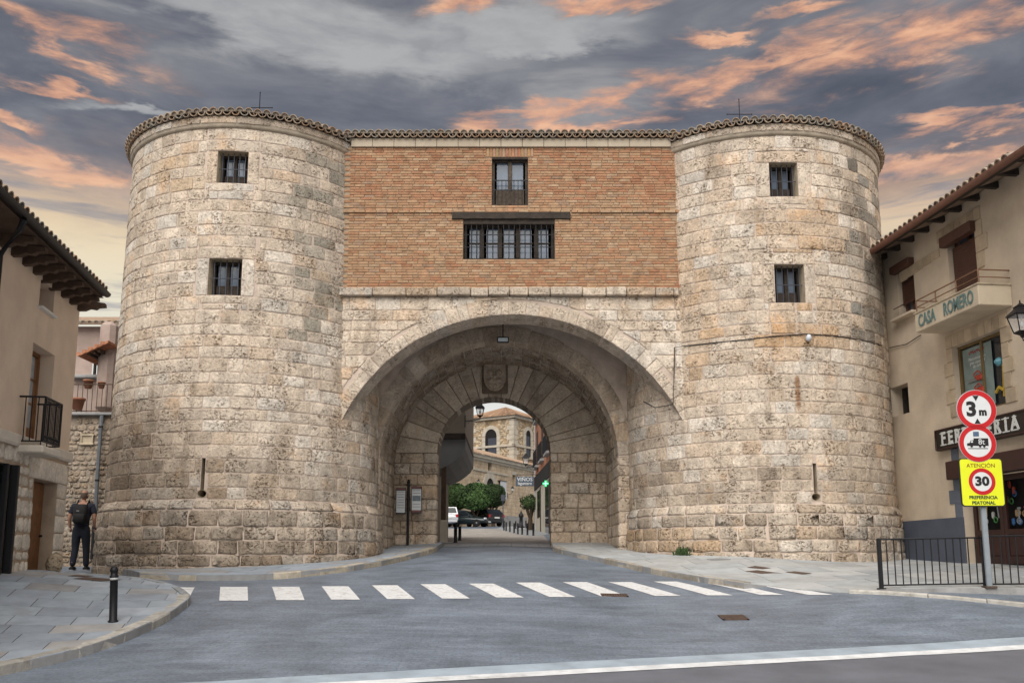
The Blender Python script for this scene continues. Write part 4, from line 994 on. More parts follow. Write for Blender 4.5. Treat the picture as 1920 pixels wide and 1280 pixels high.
ir = courses(-2.9, 0, -.45, zb0, (.14, .27), (.16, .34), [(-door[2], -.6, 0, door[3]), lt, (-shopd[2], -.6, -shopd[0], shopd[3])], rh)
pal = lambda u, v: tuple(Vector((.70, .63, .54)) * rh.uniform(.84, 1.08))
lay(pc, fLr, pal, gf, M_HSTONE, 'quoin_stone', 'quoins', 40, joint=.012, bulge=.006, jit=.003, rng=rh)
lay(ir, fLr, pal, gf, M_HSTONE, 'stone', 'stones', 200, joint=.035, bulge=.008, jit=.010, corner=.055, rng=rh)
part('string_course', MB().prism([fL(-.03, zb0, -.02), fL(-.03, zb0, .05), fL(-.03, zb0 + .04, .07), fL(-.03, zb1 - .03, .07), fL(-.03, zb1, .05), fL(-.03, zb1, -.02)], dL, 0, 9), M_TRIM, house)
Mh = lambda s, z, dep: frame(fL(s, z, dep), -dL, (0, 0, 1))
w = door; dmb = MB(); n = 4; dw = (w[2] - w[0])
do = part('door', MB().join(MB().box((0, 0, -.02), (dw, w[3] + .5, .03)), Mh((w[0] + w[2]) / 2, (w[3] - .5) / 2, -.22)), M_WOODB, house)
for i in range(n): part('plank', MB().join(MB().box((-dw / 2 + dw * (i + .5) / n, 0, 0), (dw / n - .012, w[3] + .46, .03), ch=.008), Mh((w[0] + w[2]) / 2, (w[3] - .5) / 2, -.21)), M_WOODB, do)
part('door_handle', MB().lathe([(.006, -.02), (.022, 0), (.018, .03), (.004, .04)], fL(w[0] + .1, .35, -.17), 8, Matrix.Rotation(PI / 2, 3, 'Y')), M_IRON, do)
w = shopd; so = part('shop_front', MB().join(MB().box((0, 0, 0), (.07, w[3] + .5, .12), ch=.01), Mh(w[0] + .06, (w[3] - .5) / 2, .04)), M_IRON, house)
part('shop_frame', MB().join(MB().box((0, 0, 0), (.06, w[3] + .5, .08), ch=.01), Mh(w[0] + .28, (w[3] - .5) / 2, .0)), M_IRON, so); part('pane', MB().join(MB().box((0, 0, 0), (w[2] - w[0], w[3] + .5, .02)), Mh((w[0] + w[2]) / 2, (w[3] - .5) / 2, -.1)), M_GLASSD, so)
w = small; glazed(Mh((w[0] + w[2]) / 2, (w[1] + w[3]) / 2, -.28), w[2] - w[0], w[3] - w[1], house, bars=0, panel=0, mw=M_WOODB, mg=M_GLASSD)
part('sill', MB().join(MB().box((0, 0, 0), (w[2] - w[0] + .05, .045, .14), ch=.008), Mh((w[0] + w[2]) / 2, w[1] - .02, .0)), mat('white_stone', (.68, .67, .64), .7, .1, 5), house)
w = bal; bo = glazed(Mh((w[0] + w[2]) / 2, (w[1] + w[3]) / 2, -.26), w[2] - w[0], w[3] - w[1], house, bars=0, panel=.16, mw=M_WOODB, mg=mat('curtained_glass', (.42, .47, .50), .12, .25, 8, spec=.8), rows=3, name='balcony_door')
b0, b1 = hL(112, 800, .35)[0], hL(35, 770, 0)[0]; zs0, zs1 = hL(108, 859, .34)[1], hL(108, 845, .34)[1]
part('balcony_slab', MB().join(MB().box((0, 0, 0), (b1 - b0 + .06, zs1 - zs0, .40), ch=.02), Mh((b0 + b1) / 2, (zs0 + zs1) / 2, .19)), M_TRIM, house)
zr0, zr1 = zs1 + .06, hL(113, 757, .36)[1]; rl = part('balcony_railing', MB().tube([fL(b0, zr1, .0), fL(b0, zr1, .36), fL(b1, zr1, .36), fL(b1, zr1, 0)], .016, 6).tube([fL(b0, zr0, .0), fL(b0, zr0, .36), fL(b1, zr0, .36), fL(b1, zr0, 0)], .012, 6).tube([fL(b0, zr0 + .10, .36), fL(b1, zr0 + .10, .36)], .008, 5), M_IRON, house)
nb = 13
for i in range(nb + 1):
    s = b0 + (b1 - b0) * i / nb
    part('baluster', MB().tube([fL(s, zr0, .36), fL(s, zr1, .36)], .008 if i % nb else .014, 5), M_IRON, rl)
    if i < nb:
        h2 = (b1 - b0) / nb / 2; part('scroll', MB().tube([fL(s + h2 + h2 * math.cos(a), zr1 - .09 + h2 * 1.3 * math.sin(a), .36) for a in [PI * q / 6 for q in range(7)]], .006, 4), M_IRON, rl)
        part('scroll', MB().tube([fL(s + h2 + h2 * .7 * math.cos(a), zr0 + .05 + .04 * math.sin(a), .36) for a in [2 * PI * q / 7 for q in range(8)]], .006, 4), M_IRON, rl)
for i in range(3):
    for s in (b0, b1): part('baluster', MB().tube([fL(s, zr0, .09 + .09 * i), fL(s, zr1, .09 + .09 * i)], .008, 5), M_IRON, rl)
# eaves
ov = .50; sG, zG = hL(205, 556, ov + .08); zG -= .06; slope = .38; sE = sG + .02
bd = MB().add([fL(sE, zE + .10, -.1), fL(9, zE + .10, -.1), fL(9, zG + .02, ov), fL(sE, zG + .02, ov)], [(0, 1, 2, 3)])
M_EAVE = mat('dark_eave_timber', (.085, .05, .032), .8, .4, 9, .4, 40)
rf = part('roof', MB().add([fL(sE, zG + .11, ov + .04), fL(9, zG + .11, ov + .04), fL(9, zG + .11 + slope * 4, ov - 4), fL(sE, zG + .11 + slope * 4, ov - 4)] + [fL(sE, zG + .05, ov + .04), fL(9, zG + .05, ov + .04), fL(9, zG + .05 + slope * 4, ov - 4), fL(sE, zG + .05 + slope * 4, ov - 4)], [(0, 1, 2, 3), (4, 5, 6, 7), (0, 1, 5, 4), (0, 3, 7, 4)], (.3, .2, .14)), M_TILE, house)
part('soffit_board', bd, M_EAVE, house)
for i in range(9):
    s = .02 + .42 * i; pr = [(-.05, .22), (ov - .05, .14), (ov - .04, .06), (ov - .16, .045), (ov - .2, .0), (ov - .3, .02), (ov - .38, -.03), (-.05, -.04)]
    zz = zE - .10 + .04
    part('eave_bracket', MB().prism([fL(s, zz + z * .8, x) for x, z in pr], dL, 0, .11), M_EAVE, house)
n = 10; gut = MB()
sec = [(ov + .05 + .065 * math.cos(a), zG + .10 + .065 * math.sin(a)) for a in [PI + PI * q / 8 for q in range(9)]] + [(ov + .105, zG + .10), (ov - .005, zG + .10)]
gut.prism([fL(sE, z, x) for x, z in sec], dL, 0, 9.4); part('gutter', gut, M_IRON, house)
s = sE + .1; i = 0
while s < 6:
    Mx = frame(fL(s, zG + .14, ov + .05), -dL, -nL)
    inst('roof_tile', rt.choice(TILES), rf, frame(fL(s, zG + .135, ov + .04), -dL, (-nL + Vector((0, 0, slope))).normalized())); s += .18
part('verge_tile', MB().tube([fL(sE, zG + .12 + slope * q, ov - q) for q in (0, 1, 2, 3, 4)], .075, 8, (.30, .2, .14)), M_TILE, house)
dp = [fL(hL(40, 388, ov)[0], zG + .02, ov + .05), fL(hL(35, 402, .45)[0], zG - .1, ov - .02), fL(hL(6, 435, .1)[0] + .02, zE - .28, .09), fL(hL(6, 435, .1)[0] + .02, zb1, .09)]
part('downpipe', MB().tube(dp, .045, 8), M_IRON, house)
ck = hL(18, 378, -.6); ch = part('neighbour_storey', MB().join(MB().box((0, 0, 0), (1.2, 1.0, .8), ch=.02), Mh(ck[0], ck[1] - .42, -.9)), M_TAN, house)  # small block standing for the upper storey of the adjacent house
# boulder at the corner of the house
bb = hit(113, 1071, gz, .08); rr = random.Random(4); bl = MB(); n = 9; vs = []; fs = []
for j in range(7):
    ph = PI * j / 6
    for i in range(n):
        k = 1 + rr.uniform(-.1, .1); vs.append((bb.x - .05 + .13 * k * math.sin(ph) * math.cos(2 * PI * i / n), bb.y - .1 + .12 * k * math.sin(ph) * math.sin(2 * PI * i / n), bb.z + .13 - .17 * math.cos(ph) * k))
for j in range(6): fs += [(j * n + i, j * n + (i + 1) % n, (j + 1) * n + (i + 1) % n, (j + 1) * n + i) for i in range(n)]
o = solo('guard_stone', bl.add(vs, fs, (.45, .36, .26)), M_STONE_B, 'rounded guard stone at the corner of the plastered house', 'stone', smooth=True)

# ------------------------------------------------------------------ alley beside the left tower
dW = 22.6; XW0, XW1 = -14.2, -8.6; zW = P(160, 778, dW).z; ra = random.Random(81)
rw = thing('rubble_wall', (-11, dW, -.4), 'rubble stone wall closing the alley behind the walking man', 'wall')
rc = part('wall_core', MB().box(((XW0 + XW1) / 2, dW + .27, (zW - .6) / 2), (XW1 - XW0, .5, zW + .6)), mat('rubble_mortar', (.30, .25, .20), .95, .35, 4, .6, 30, stain=.5), rw)
plq = (P(152, 834, dW).x, P(152, 834, dW).z, P(176, 814, dW).x, P(176, 814, dW).z)
lay(courses(-12.2, -9.0, -.5, zW - .05, (.09, .16), (.11, .28), [plq], ra), lambda u, v, d=0: Vector((u, dW + .005 - d, v)), lambda u, v: stone_col(.66, ra, .1, .28 * ra.random()), rc, M_STONE_B, 'stone', 'stones', 280, joint=.028, bulge=.008, jit=.014, corner=.03, seg=.1, rng=ra)
part('coping', MB().box(((XW0 + XW1) / 2, dW + .22, zW + .02), (XW1 - XW0, .72, .07), ch=.015), M_CONC, rw)
w = plq; q = part('stone_plaque', MB().box(((w[0] + w[2]) / 2, dW + .01, (w[1] + w[3]) / 2), (w[2] - w[0], .06, w[3] - w[1]), ch=.012), M_REVEAL, rw)
for s in (-1, 1):
    part('moulding', MB().box(((w[0] + w[2]) / 2, dW - .03, (w[1] + w[3]) / 2 + s * (w[3] - w[1]) * .42), (w[2] - w[0] + .05, .05, .05), ch=.01), M_REVEAL, q)
    part('moulding', MB().box(((w[0] + w[2]) / 2 + s * (w[2] - w[0]) * .46, dW - .028, (w[1] + w[3]) / 2), (.04, .045, (w[3] - w[1]) * .8), ch=.01), M_REVEAL, q)
rp = thing('downpipe', P(176, 1048, dW - .15), 'grey zinc rainwater pipe running down the rubble wall beside the tower', 'pipe')
pt = [P(196, 776, dW + .1), P(191, 781, dW - .12), P(189, 800, dW - .14), P(182, 900, dW - .14), P(178, 985, dW - .14)]
part('pipe', MB().tube(pt, .05, 8), mat('zinc_pipe', (.13, .14, .155), .5, .25, 8, metal=.2), rp); part('shoe', MB().tube([pt[-1], P(174, 1048, dW - .14)], .068, 8), M_IRON, rp)
for q in (pt[2], pt[3]): part('pipe_clip', MB().lathe([(.06, -.02), (.06, .02)], q, 8), M_IRON, rp)
tr = thing('terrace_railing', (-11, dW, zW), 'rusty iron railing on top of the rubble wall', 'railing'); zt_ = P(170, 719, dW).z
part('rail', MB().tube([(XW0, dW + .1, zt_), (-9, dW + .1, zt_)], .014, 5).tube([(XW0, dW + .1, zW + .12), (-9, dW + .1, zW + .12)], .012, 5), M_EAVE, tr)
for i in range(26): part('baluster', MB().tube([(-12.3 + .125 * i, dW + .1, zW + .02), (-12.3 + .125 * i, dW + .1, zt_)], .009, 4), M_EAVE, tr)
def pot(px, py, d, r, label):
    b = P(px, py, d); t_ = thing('flower_pot', b, label, 'flower pot', 'pots on the terrace'); part('pot', MB().lathe([(r * .7, 0), (r, r * 1.5), (r * 1.12, r * 1.5), (r * 1.12, r * 1.85), (r * .9, r * 1.85), (r * .8, r * 1.5)], b, 12), mat('terracotta', (.30, .13, .075), .85, .25, 9), t_, True); part('soil', MB().lathe([(r * .85, r * 1.6), (.01, r * 1.65)], b, 10), M_DARK, t_)
pot(145, 768, dW + .02, .16, 'big terracotta pot standing against the terrace railing'); pot(165, 728, dW + .6, .12, 'small pale pot on the terrace ledge under the window'); pot(190, 728, dW + .6, .09, 'small red pot on the terrace ledge by the tower')
bh = thing('pink_house', P(180, 780, 26), 'old pinkish rendered house with tiled eaves above the terrace', 'house'); M_PINK = mat('old_pink_render', (.40, .31, .27), .92, .3, 1.3, .5, 20, stain=.7, streak=True)
za, zb = P(185, 612, 26).z, 1.0; xa, xb = -15.5, -9.2
wq = (P(172, 652, 26).x, P(172, 690, 26).z, P(190, 652, 26).x, P(190, 640, 26).z); w2 = (P(171, 712, 26).x, P(171, 704, 26).z, P(192, 712, 26).x, P(192, 676, 26).z)
us = sorted({xa, xb, wq[0], wq[2], w2[0], w2[2]}); vs = sorted({zb, za, w2[1], w2[3]})
mb = MB().grid(us, vs, lambda u, v: Vector((u, 26, v)), lambda u, v: w2[0] < u < w2[2] and w2[1] < v < w2[3]); mb.add([(xb, 26, zb), (xb, 31, zb), (xb, 31, za), (xb, 26, za)], [(0, 1, 2, 3)])
part('wall', mb, M_PINK, bh); glazed(frame(((w2[0] + w2[2]) / 2, 26.12, (w2[1] + w2[3]) / 2), (1, 0, 0), (0, 0, 1)), w2[2] - w2[0], w2[3] - w2[1], bh, bars=0, panel=0, mg=M_GLASSD)
part('ledge', MB().box(((w2[0] + w2[2]) / 2 - .1, 25.9, w2[1] - .06), (w2[2] - w2[0] + .9, .3, .1), ch=.02), M_CONC, bh)
rfb = part('roof', MB().add([(xa, 25.7, za - .02), (xb + .1, 25.7, za - .02), (xb + .1, 29, za + 1.1), (xa, 29, za + 1.1)], [(0, 1, 2, 3)], (.4, .28, .2)), M_TILE, bh)
for i in range(26): inst('roof_tile', TILES[i % 6], rfb, Matrix.Translation((-13.6 + .19 * i, 25.62, za + .0)) @ Matrix.Rotation(.32, 4, 'X'))
c0, c1 = P(157, 673, 25), P(213, 648, 25); cn = part('canopy', MB().prism([c0, c1, c1 + Vector((0, 0, .07)), c0 + Vector((0, 0, .07))], (0, 1, 0), -.35, 1.0, (.45, .20, .11)), M_TILE, bh)
for i in range(5): part('canopy_tile', MB().tube([c0.lerp(c1, i / 5) + Vector((0, -.36, .07)), c0.lerp(c1, i / 5) + Vector((0, .9, .07))], .06, 7, (.46, .21, .12)), M_TILE, cn)
for i in range(3): part('canopy_strut', MB().box(P(180 + 9 * i, 668 - 3 * i, 25.2), (.07, .9, .12)), M_EAVE, bh)
part('buttress', MB().box(P(206, 690, 25.5), (.45, .8, 2.6), ch=.12), M_PINK, bh)

# ------------------------------------------------------------------ walking man, seen from behind
def skin(name, verts, edges, m, parent, levels=2):
    me = bpy.data.meshes.new(name); me.from_pydata([v[:3] for v in verts], edges, []); ob = bpy.data.objects.new(name, me); C.objects.link(ob)
    sk = ob.modifiers.new('s', 'SKIN'); sk.use_smooth_shade = True; ob.modifiers.new('d', 'SUBSURF').levels = levels
    for i, v in enumerate(verts):
        d = me.skin_vertices[0].data[i]; r = v[3]; d.radius = r if isinstance(r, tuple) else (r, r); d.use_root = (i == 0)
    bpy.context.view_layer.update(); ev = ob.evaluated_get(bpy.context.evaluated_depsgraph_get()); me2 = bpy.data.meshes.new_from_object(ev); bpy.data.objects.remove(ob)
    me2.name = name; me2.materials.clear(); me2.materials.append(m); me2.polygons.foreach_set('use_smooth', [True] * len(me2.polygons))
    o = bpy.data.objects.new(name, me2); C.objects.link(o); o.parent = parent; return o
pf = hit(147, 1069, gz, .0, 17); 
pf = P(147, 1070, 20.3); pf.z = P(147, 1069, 20.3).z
man = thing('person', pf, 'man walking away in dark shirt and jeans with a black backpack', 'person'); man.rotation_euler = (0, 0, .12)
M_SKIN = mat('skin', (.36, .19, .13), .6, .1, 12); M_NAVY = mat('navy_shirt', (.018, .02, .036), .9, .3, 14, .3, 60); M_JEAN = mat('dark_jeans', (.012, .015, .026), .9, .3, 14, .3, 60); M_BAG = mat('black_backpack', (.008, .008, .009), .75, .3, 10, .2, 60)
V = [(0, 0, .95, (.11, .08)), (0, 0, 1.10, (.12, .085)), (0, .02, 1.28, (.15, .095)), (0, .015, 1.42, (.15, .085)), (0, .02, 1.50, (.062, .06)), (0, .035, 1.56, (.06, .06)),
     (-.19, .015, 1.415, .062), (-.245, -.01, 1.26, .05), (-.265, -.02, 1.13, .043), (.19, .015, 1.415, .062), (.245, -.01, 1.26, .05), (.265, -.02, 1.13, .043),
     (-.09, 0, .84, .07), (-.105, .02, .50, .06), (-.11, -.10, .12, .05), (.09, 0, .84, .07), (.11, .06, .50, .06), (.12, .10, .10, .05),
     (-.255, .05, .93, .032), (.255, .06, .94, .032)]
Ed = [(0, 1), (1, 2), (2, 3), (3, 4), (4, 5), (3, 6), (6, 7), (7, 8), (3, 9), (9, 10), (10, 11), (0, 12), (12, 13), (13, 14), (0, 15), (15, 16), (16, 17), (8, 18), (11, 19)]
skin('body', V, Ed, M_SKIN, man)
sh_ = [(0, 0, .96, (.172, .128)), (0, 0, 1.0, (.172, .128)), (0, 0, 1.10, (.168, .122)), (0, .02, 1.28, (.19, .125)), (0, .015, 1.43, (.155, .095)), (-.19, .015, 1.42, .075), (-.235, 0, 1.30, .068), (-.25, -.01, 1.22, .066), (.19, .015, 1.42, .075), (.235, 0, 1.30, .068), (.25, -.01, 1.22, .066), (0, .018, 1.485, (.072, .066))]
skin('shirt', sh_, [(0, 1), (1, 2), (2, 3), (3, 4), (4, 5), (5, 6), (6, 7), (4, 8), (8, 9), (9, 10), (4, 11)], M_NAVY, man)
skin('trousers', [(0, 0, 1.06, (.165, .12)), (0, 0, .9, (.17, .125)), (-.10, 0, .80, .108), (-.105, .02, .50, .082), (-.11, -.09, .08, .066), (.10, 0, .80, .108), (.11, .06, .50, .082), (.12, .10, .07, .066)], [(0, 1), (1, 2), (2, 3), (3, 4), (1, 5), (5, 6), (6, 7)], M_JEAN, man)
hd = MB(); n = 14; vs = []; fs = []
for j in range(11):
    ph = PI * j / 10
    for i in range(n):
        a = 2 * PI * i / n; rx = .073 * math.sin(ph); ry = .093 * math.sin(ph); z = 1.655 - .118 * math.cos(ph); k = 1 - .18 * max(0, -math.cos(PI - ph)) if z < 1.6 else 1
        vs.append((rx * k * math.cos(a), .04 + ry * k * math.sin(a), z))
for j in range(10): fs += [(j * n + i, j * n + (i + 1) % n, (j + 1) * n + (i + 1) % n, (j + 1) * n + i) for i in range(n)]
hd.add(vs, fs); hd.box((0, .135, 1.645), (.024, .03, .045), ch=.01)
for s in (-1, 1): hd.lathe([(.004, -.012), (.028, -.006), (.03, .004), (.02, .012)], (s * .077, .035, 1.65), 8, Matrix.Rotation(PI / 2, 3, 'Y'))
def loc(name, mb, m, smooth=True, par=man):
    me = mesh_of(name, mb, smooth=smooth); recalc(me); me.materials.append(m); o = bpy.data.objects.new(name, me); C.objects.link(o); o.parent = par; return o
loc('head', hd, M_SKIN); hr = MB(); vs = []; fs = []
for j in range(5):
    z = 1.60 + .028 * j; k = math.sqrt(max(.05, 1 - ((z - 1.655) / .125) ** 2))
    for i in range(9): a = PI + PI * i / 8; vs.append((.079 * k * math.cos(a), .04 + .099 * k * math.sin(a), z))
for j in range(4): fs += [(j * 9 + i, j * 9 + i + 1, (j + 1) * 9 + i + 1, (j + 1) * 9 + i) for i in range(8)]
loc('hair', hr.add(vs, fs), mat('cropped_grey_hair', (.10, .075, .06), .9, .3, 40))
for s in (-1, 1):
    for k in range(4): skin('finger', [(s * .255 + (k - 1.5) * .005, .05 + (k - 1.5) * .019, .90, .011), (s * .258, .06 + (k - 1.5) * .019, .865, .010), (s * .25, .07 + (k - 1.5) * .017, .835 + .006 * abs(k - 1.2), .008)], [(0, 1), (1, 2)], M_SKIN, man, 1)
    skin('thumb', [(s * .25, .08, .925, .012), (s * .243, .10, .895, .011), (s * .238, .105, .87, .009)], [(0, 1), (1, 2)], M_SKIN, man, 1)
    y0 = -.09 if s < 0 else .10
    b = MB().box((s * .115, y0 + .05, .045), (.095, .27, .09), ch=.035); loc('shoe', b, M_BAG); loc('sole', MB().box((s * .115, y0 + .05, .010), (.10, .275, .02), ch=.006), mat('pale_sole', (.35, .35, .35), .8), False)
bg_ = MB().box((0, -.155, 1.235), (.30, .15, .43), ch=.05); bo_ = loc('backpack', bg_, M_BAG)
loc('backpack_pocket', MB().box((0, -.235, 1.14), (.24, .05, .2), ch=.02), M_BAG, True, bo_); loc('logo_patch', MB().box((-.03, -.233, 1.30), (.06, .006, .014)), mat('grey_patch', (.35, .35, .35), .7), False, bo_)
for s in (-1, 1): loc('strap', MB().tube([(s * .10, -.10, 1.40), (s * .115, .02, 1.535), (s * .12, .12, 1.45), (s * .14, .13, 1.25), (s * .14, -.06, 1.06)], .02, 6), M_BAG, True, bo_)

# ------------------------------------------------------------------ bollard on the left pavement
def bollard_proto(name, h, r, loc_, label, group, band=True):
    t_ = thing(name, loc_, label, 'bollard', group); b = Vector(loc_)
    part('post', MB().lathe([(r * 1.35, 0), (r * 1.35, .015), (r, .03), (r * .98, h * .80), (r * 1.12, h * .805), (r * 1.12, h * .835), (r * .9, h * .84), (r * .9, h * .90), (r * 1.06, h * .91), (r * 1.06, h * .945), (r * .8, h * .985), (r * .3, h)], b, 14), M_IRON, t_, True)
    if band: part('band', MB().lathe([(r * 1.02, h * .755), (r * 1.03, h * .795)], b, 14), mat('white_band', (.5, .5, .5), .5), t_, True)
    return t_
b = hit(212, 1166, zl, 0); hb = (P(208, 1061, b.y).z - b.z)
o = bollard_proto('bollard', hb, .046, b, 'black iron bollard with a white band on the left pavement', None); o.rotation_euler = (0, -.045, 0)

# ------------------------------------------------------------------ right house with the ironmonger's shop
KR = P(1690, 1045, 19.3); dR = Vector((.1065, -1, 0)).normalized(); nR = Vector((dR.y, -dR.x, 0))
def fR(s, z, dep=0.0): v = KR + dR * s + nR * dep; v.z = z; return v
def hR(px, py, dep=0.0):
    r = ray(px, py); k = (KR + nR * dep).dot(nR) / r.dot(nR); p = r * k; return (p - KR).dot(dR), p.z
Mr = lambda s, z, dep: frame(fR(s, z, dep), dR, (0, 0, 1))
rh_ = thing('shop_house', (KR.x + 1, KR.y - 2, -.3), 'sand coloured house with brown roller shutters, lettered balcony and ironmonger shop', 'house')
M_SAND = mat('sand_render', (.60, .50, .385), .9, .28, 1.1, .35, 30, stain=.6, streak=True); M_ASHL = mat('tan_ashlar', attr=True, rough=.9, var=.2, scale=6, bump=.3, bscale=40, stain=.3)
M_BROWN = mat('brown_metal', (.095, .042, .030), .5, .2, 6); M_BROWND = mat('dark_brown_door', (.040, .014, .012), .45, .2, 6); M_GREYP = mat('grey_blue_paint', (.13, .155, .20), .7, .15, 3, .2, 50, stain=.2)
def op(x0, x1, yt, yb, xm=None):
    """opening from pixels: left/right columns and the top/bottom rows read at the middle"""
    xm = xm or (x0 + x1) / 2; ym = (yt + yb) / 2; a, b = hR(x0, ym)[0], hR(x1, ym)[0]; return (min(a, b), hR(xm, yb)[1], max(a, b), hR(xm, yt)[1])
W1 = op(1683, 1715, 492, 592); W2 = op(1778, 1833, 430, 555); W3 = op(1790, 1883, 632, 770); W4 = op(1671, 1704, 722, 778)
DO = op(1806, 1990, 860, 1060); DO = (DO[0], -.6, DO[2], hR(1840, 868)[1])
zE2 = hR(1656, 484)[1]; hs = [W1, W2, W3, W4, DO]
us = sorted(set([-1.5, 11] + [q for w in hs for q in (w[0], w[2])])); vs = sorted(set([-.8, zE2 + .4] + [q for w in hs for q in (w[1], w[3])]))
mb = MB().grid(us, vs, lambda u, v: fR(u, v), lambda u, v: any(w[0] < u < w[2] and w[1] < v < w[3] for w in hs))
for w in hs:
    c = [(w[0], w[1]), (w[2], w[1]), (w[2], w[3]), (w[0], w[3])]; dd = -.34 if w is not DO else -.45
    for i in range(4):
        a, b = c[i], c[(i + 1) % 4]; mb.add([fR(*a), fR(*b), fR(*b, dd), fR(*a, dd)], [(0, 1, 2, 3)])
for a, b in ((fR(-1.5, 0, 0), fR(-1.5, 0, -7)), (fR(-1.5, 0, -7), fR(11, 0, -7)), (fR(11, 0, -7), fR(11, 0, 0))): mb.add([(a.x, a.y, -.8), (b.x, b.y, -.8), (b.x, b.y, zE2 + .4), (a.x, a.y, zE2 + .4)], [(0, 1, 2, 3)])
part('wall', mb, M_SAND, rh_)
# grey painted dado and toothed door surround
zd = hR(1694, 977)[1]
part('dado', MB().join(MB().box((0, 0, 0), (DO[0] + .9, zd + .7, .03)), Mr((DO[0] - .9) / 2, (zd - .7) / 2, .005)), mat('dark_grey_dado', (.085, .10, .135), .7, .15, 3, .2, 50, stain=.2), rh_)
zt2 = hR(1770, 860)[1]; nq = 5; hq = (zt2 + .15 - zd) / nq
for i in range(nq): part('painted_quoin', MB().join(MB().box((0, 0, 0), ((.22, .38)[i % 2], hq - .004, .02)), Mr(DO[0] - (.22, .38)[i % 2] / 2 - .001, zd + hq * (i + .5), .008)), M_GREYP, rh_)
rq = random.Random(91)
def qstone(s0, s1, z0, z1, dep=.008):
    f = rq.uniform(.85, 1.08); part('ashlar', MB().join(MB().box((0, 0, 0), (s1 - s0 - .008, z1 - z0 - .008, .03), ch=.005, col=(.50 * f, .40 * f, .285 * f)), Mr((s0 + s1) / 2, (z0 + z1) / 2, dep)), M_ASHL, rh_)
for w in (W3,):
    n = 5; hh = (w[3] - w[1]) / n
    for i in range(n):
        for sg in (0, 1):
            L = (.20, .30)[(i + sg) % 2]; qstone(*((w[0] - L, w[0]) if sg == 0 else (w[2], w[2] + L)), w[1] + hh * i, w[1] + hh * (i + 1))
    n = 9; ww = (w[2] - w[0] + .4) / n
    for i in range(n): qstone(w[0] - .2 + ww * i, w[0] - .2 + ww * (i + 1), w[3], w[3] + .26)
w = W2; n = 7; ww = (w[2] - w[0] + .5) / n
for i in range(n): qstone(w[0] - .3 + ww * i, w[0] - .3 + ww * (i + 1), w[3] + .01, w[3] + .25)
for i in range(3): qstone(w[2], w[2] + (.22, .34, .22)[i], w[3] - .3 * (i + 1), w[3] - .3 * i)
for i in range(5): qstone(w[0] - 1.75 + .3 * i, w[0] - 1.45 + .3 * i, w[3] - .35 + .02 * i, w[3] - .1 + .0 * i, .004)
# shutters
def shutter(w, drop, box=.16):
    c = (w[0] + w[2]) / 2; o = part('roller_shutter', MB().join(MB().box((0, 0, 0), (w[2] - w[0] + .10, box, .16), ch=.012), Mr(c, w[3] - box / 2 + .02, .06)), M_BROWN, rh_)
    z = w[3] - box; n = int((z - drop) / .045)
    for i in range(n): part('slat', MB().join(MB().box((0, 0, 0), (w[2] - w[0] - .04, .041, .018), ch=.006), Mr(c, z - .045 * (i + .5), -.10)), M_BROWN, o)
    return o
shutter(W1, W1[1] + .26); glazed(Mr((W1[0] + W1[2]) / 2, (W1[1] + W1[3]) / 2, -.2), W1[2] - W1[0], W1[3] - W1[1], rh_, bars=0, panel=0, mw=M_BROWN)
shutter(W2, W2[1] + .10, .20); glazed(Mr((W2[0] + W2[2]) / 2, (W2[1] + W2[3]) / 2, -.2), W2[2] - W2[0], W2[3] - W2[1], rh_, bars=0, panel=0, mw=M_BROWN, name='balcony_door')
part('sill', MB().join(MB().box((0, 0, 0), (W1[2] - W1[0] + .2, .06, .18), ch=.01), Mr((W1[0] + W1[2]) / 2, W1[1] - .03, .07)), M_SAND, rh_)
part('window_guard', MB().tube([fR(W1[0] - .05, W1[1] + .22, .09), fR(W1[2] + .05, W1[1] + .22, .09)], .012, 5), M_BROWN, rh_)
glazed(Mr((W4[0] + W4[2]) / 2, (W4[1] + W4[3]) / 2, -.3), W4[2] - W4[0], W4[3] - W4[1], rh_, bars=0, panel=0, mg=M_GLASSD)
# balcony with its lettering
bd_ = .62; a0_, z00 = hR(1717, 622, bd_); a1_, z01 = hR(1836, 571, bd_); z10 = hR(1836, 531, bd_)[1]; zb_ = z01; ztp = z10
o = part('balcony', MB().join(MB().box((0, 0, 0), (a1_ - a0_, ztp - zb_, bd_ - .002), ch=.012), Mr((a0_ + a1_) / 2, (ztp + zb_) / 2, bd_ / 2)), mat('balcony_render', (.58, .49, .37), .9, .18, 2, .3, 40, stain=.55, streak=True), rh_)
part('balcony_lip', MB().join(MB().box((0, 0, 0), (a1_ - a0_ + .04, .035, bd_ + .03), ch=.008), Mr((a0_ + a1_) / 2, ztp + .012, bd_ / 2)), M_REVEAL, o)
M_TEAL = mat('faded_teal_paint', (.13, .20, .19), .8, .3, 14)
zm = (ztp + zb_) / 2; La = a1_ - a0_
for word, f0, f1 in (('CASA', .05, .36), ('ROMERO', .48, .93)):
    part('lettering', text_mb(word, (ztp - zb_) * .92, Mr(a0_ + La * (f0 + f1) / 2, zm, bd_ + .006), .006, La * (f1 - f0) / ((ztp - zb_) * .92 * .68 * len(word)), .006), M_TEAL, o)
rl = part('balcony_rail', MB().tube([fR(a0_ + .02, ztp + .27, 0), fR(a0_ + .02, ztp + .27, bd_ - .04), fR(a1_ - .02, ztp + .27, bd_ - .04), fR(a1_ - .02, ztp + .27, 0)], .013, 6).tube([fR(a0_ + .02, ztp + .14, 0), fR(a0_ + .02, ztp + .14, bd_ - .04), fR(a1_ - .02, ztp + .14, bd_ - .04), fR(a1_ - .02, ztp + .14, 0)], .010, 6), mat('brown_tube', (.20, .105, .06), .55, .25, 8), rh_)
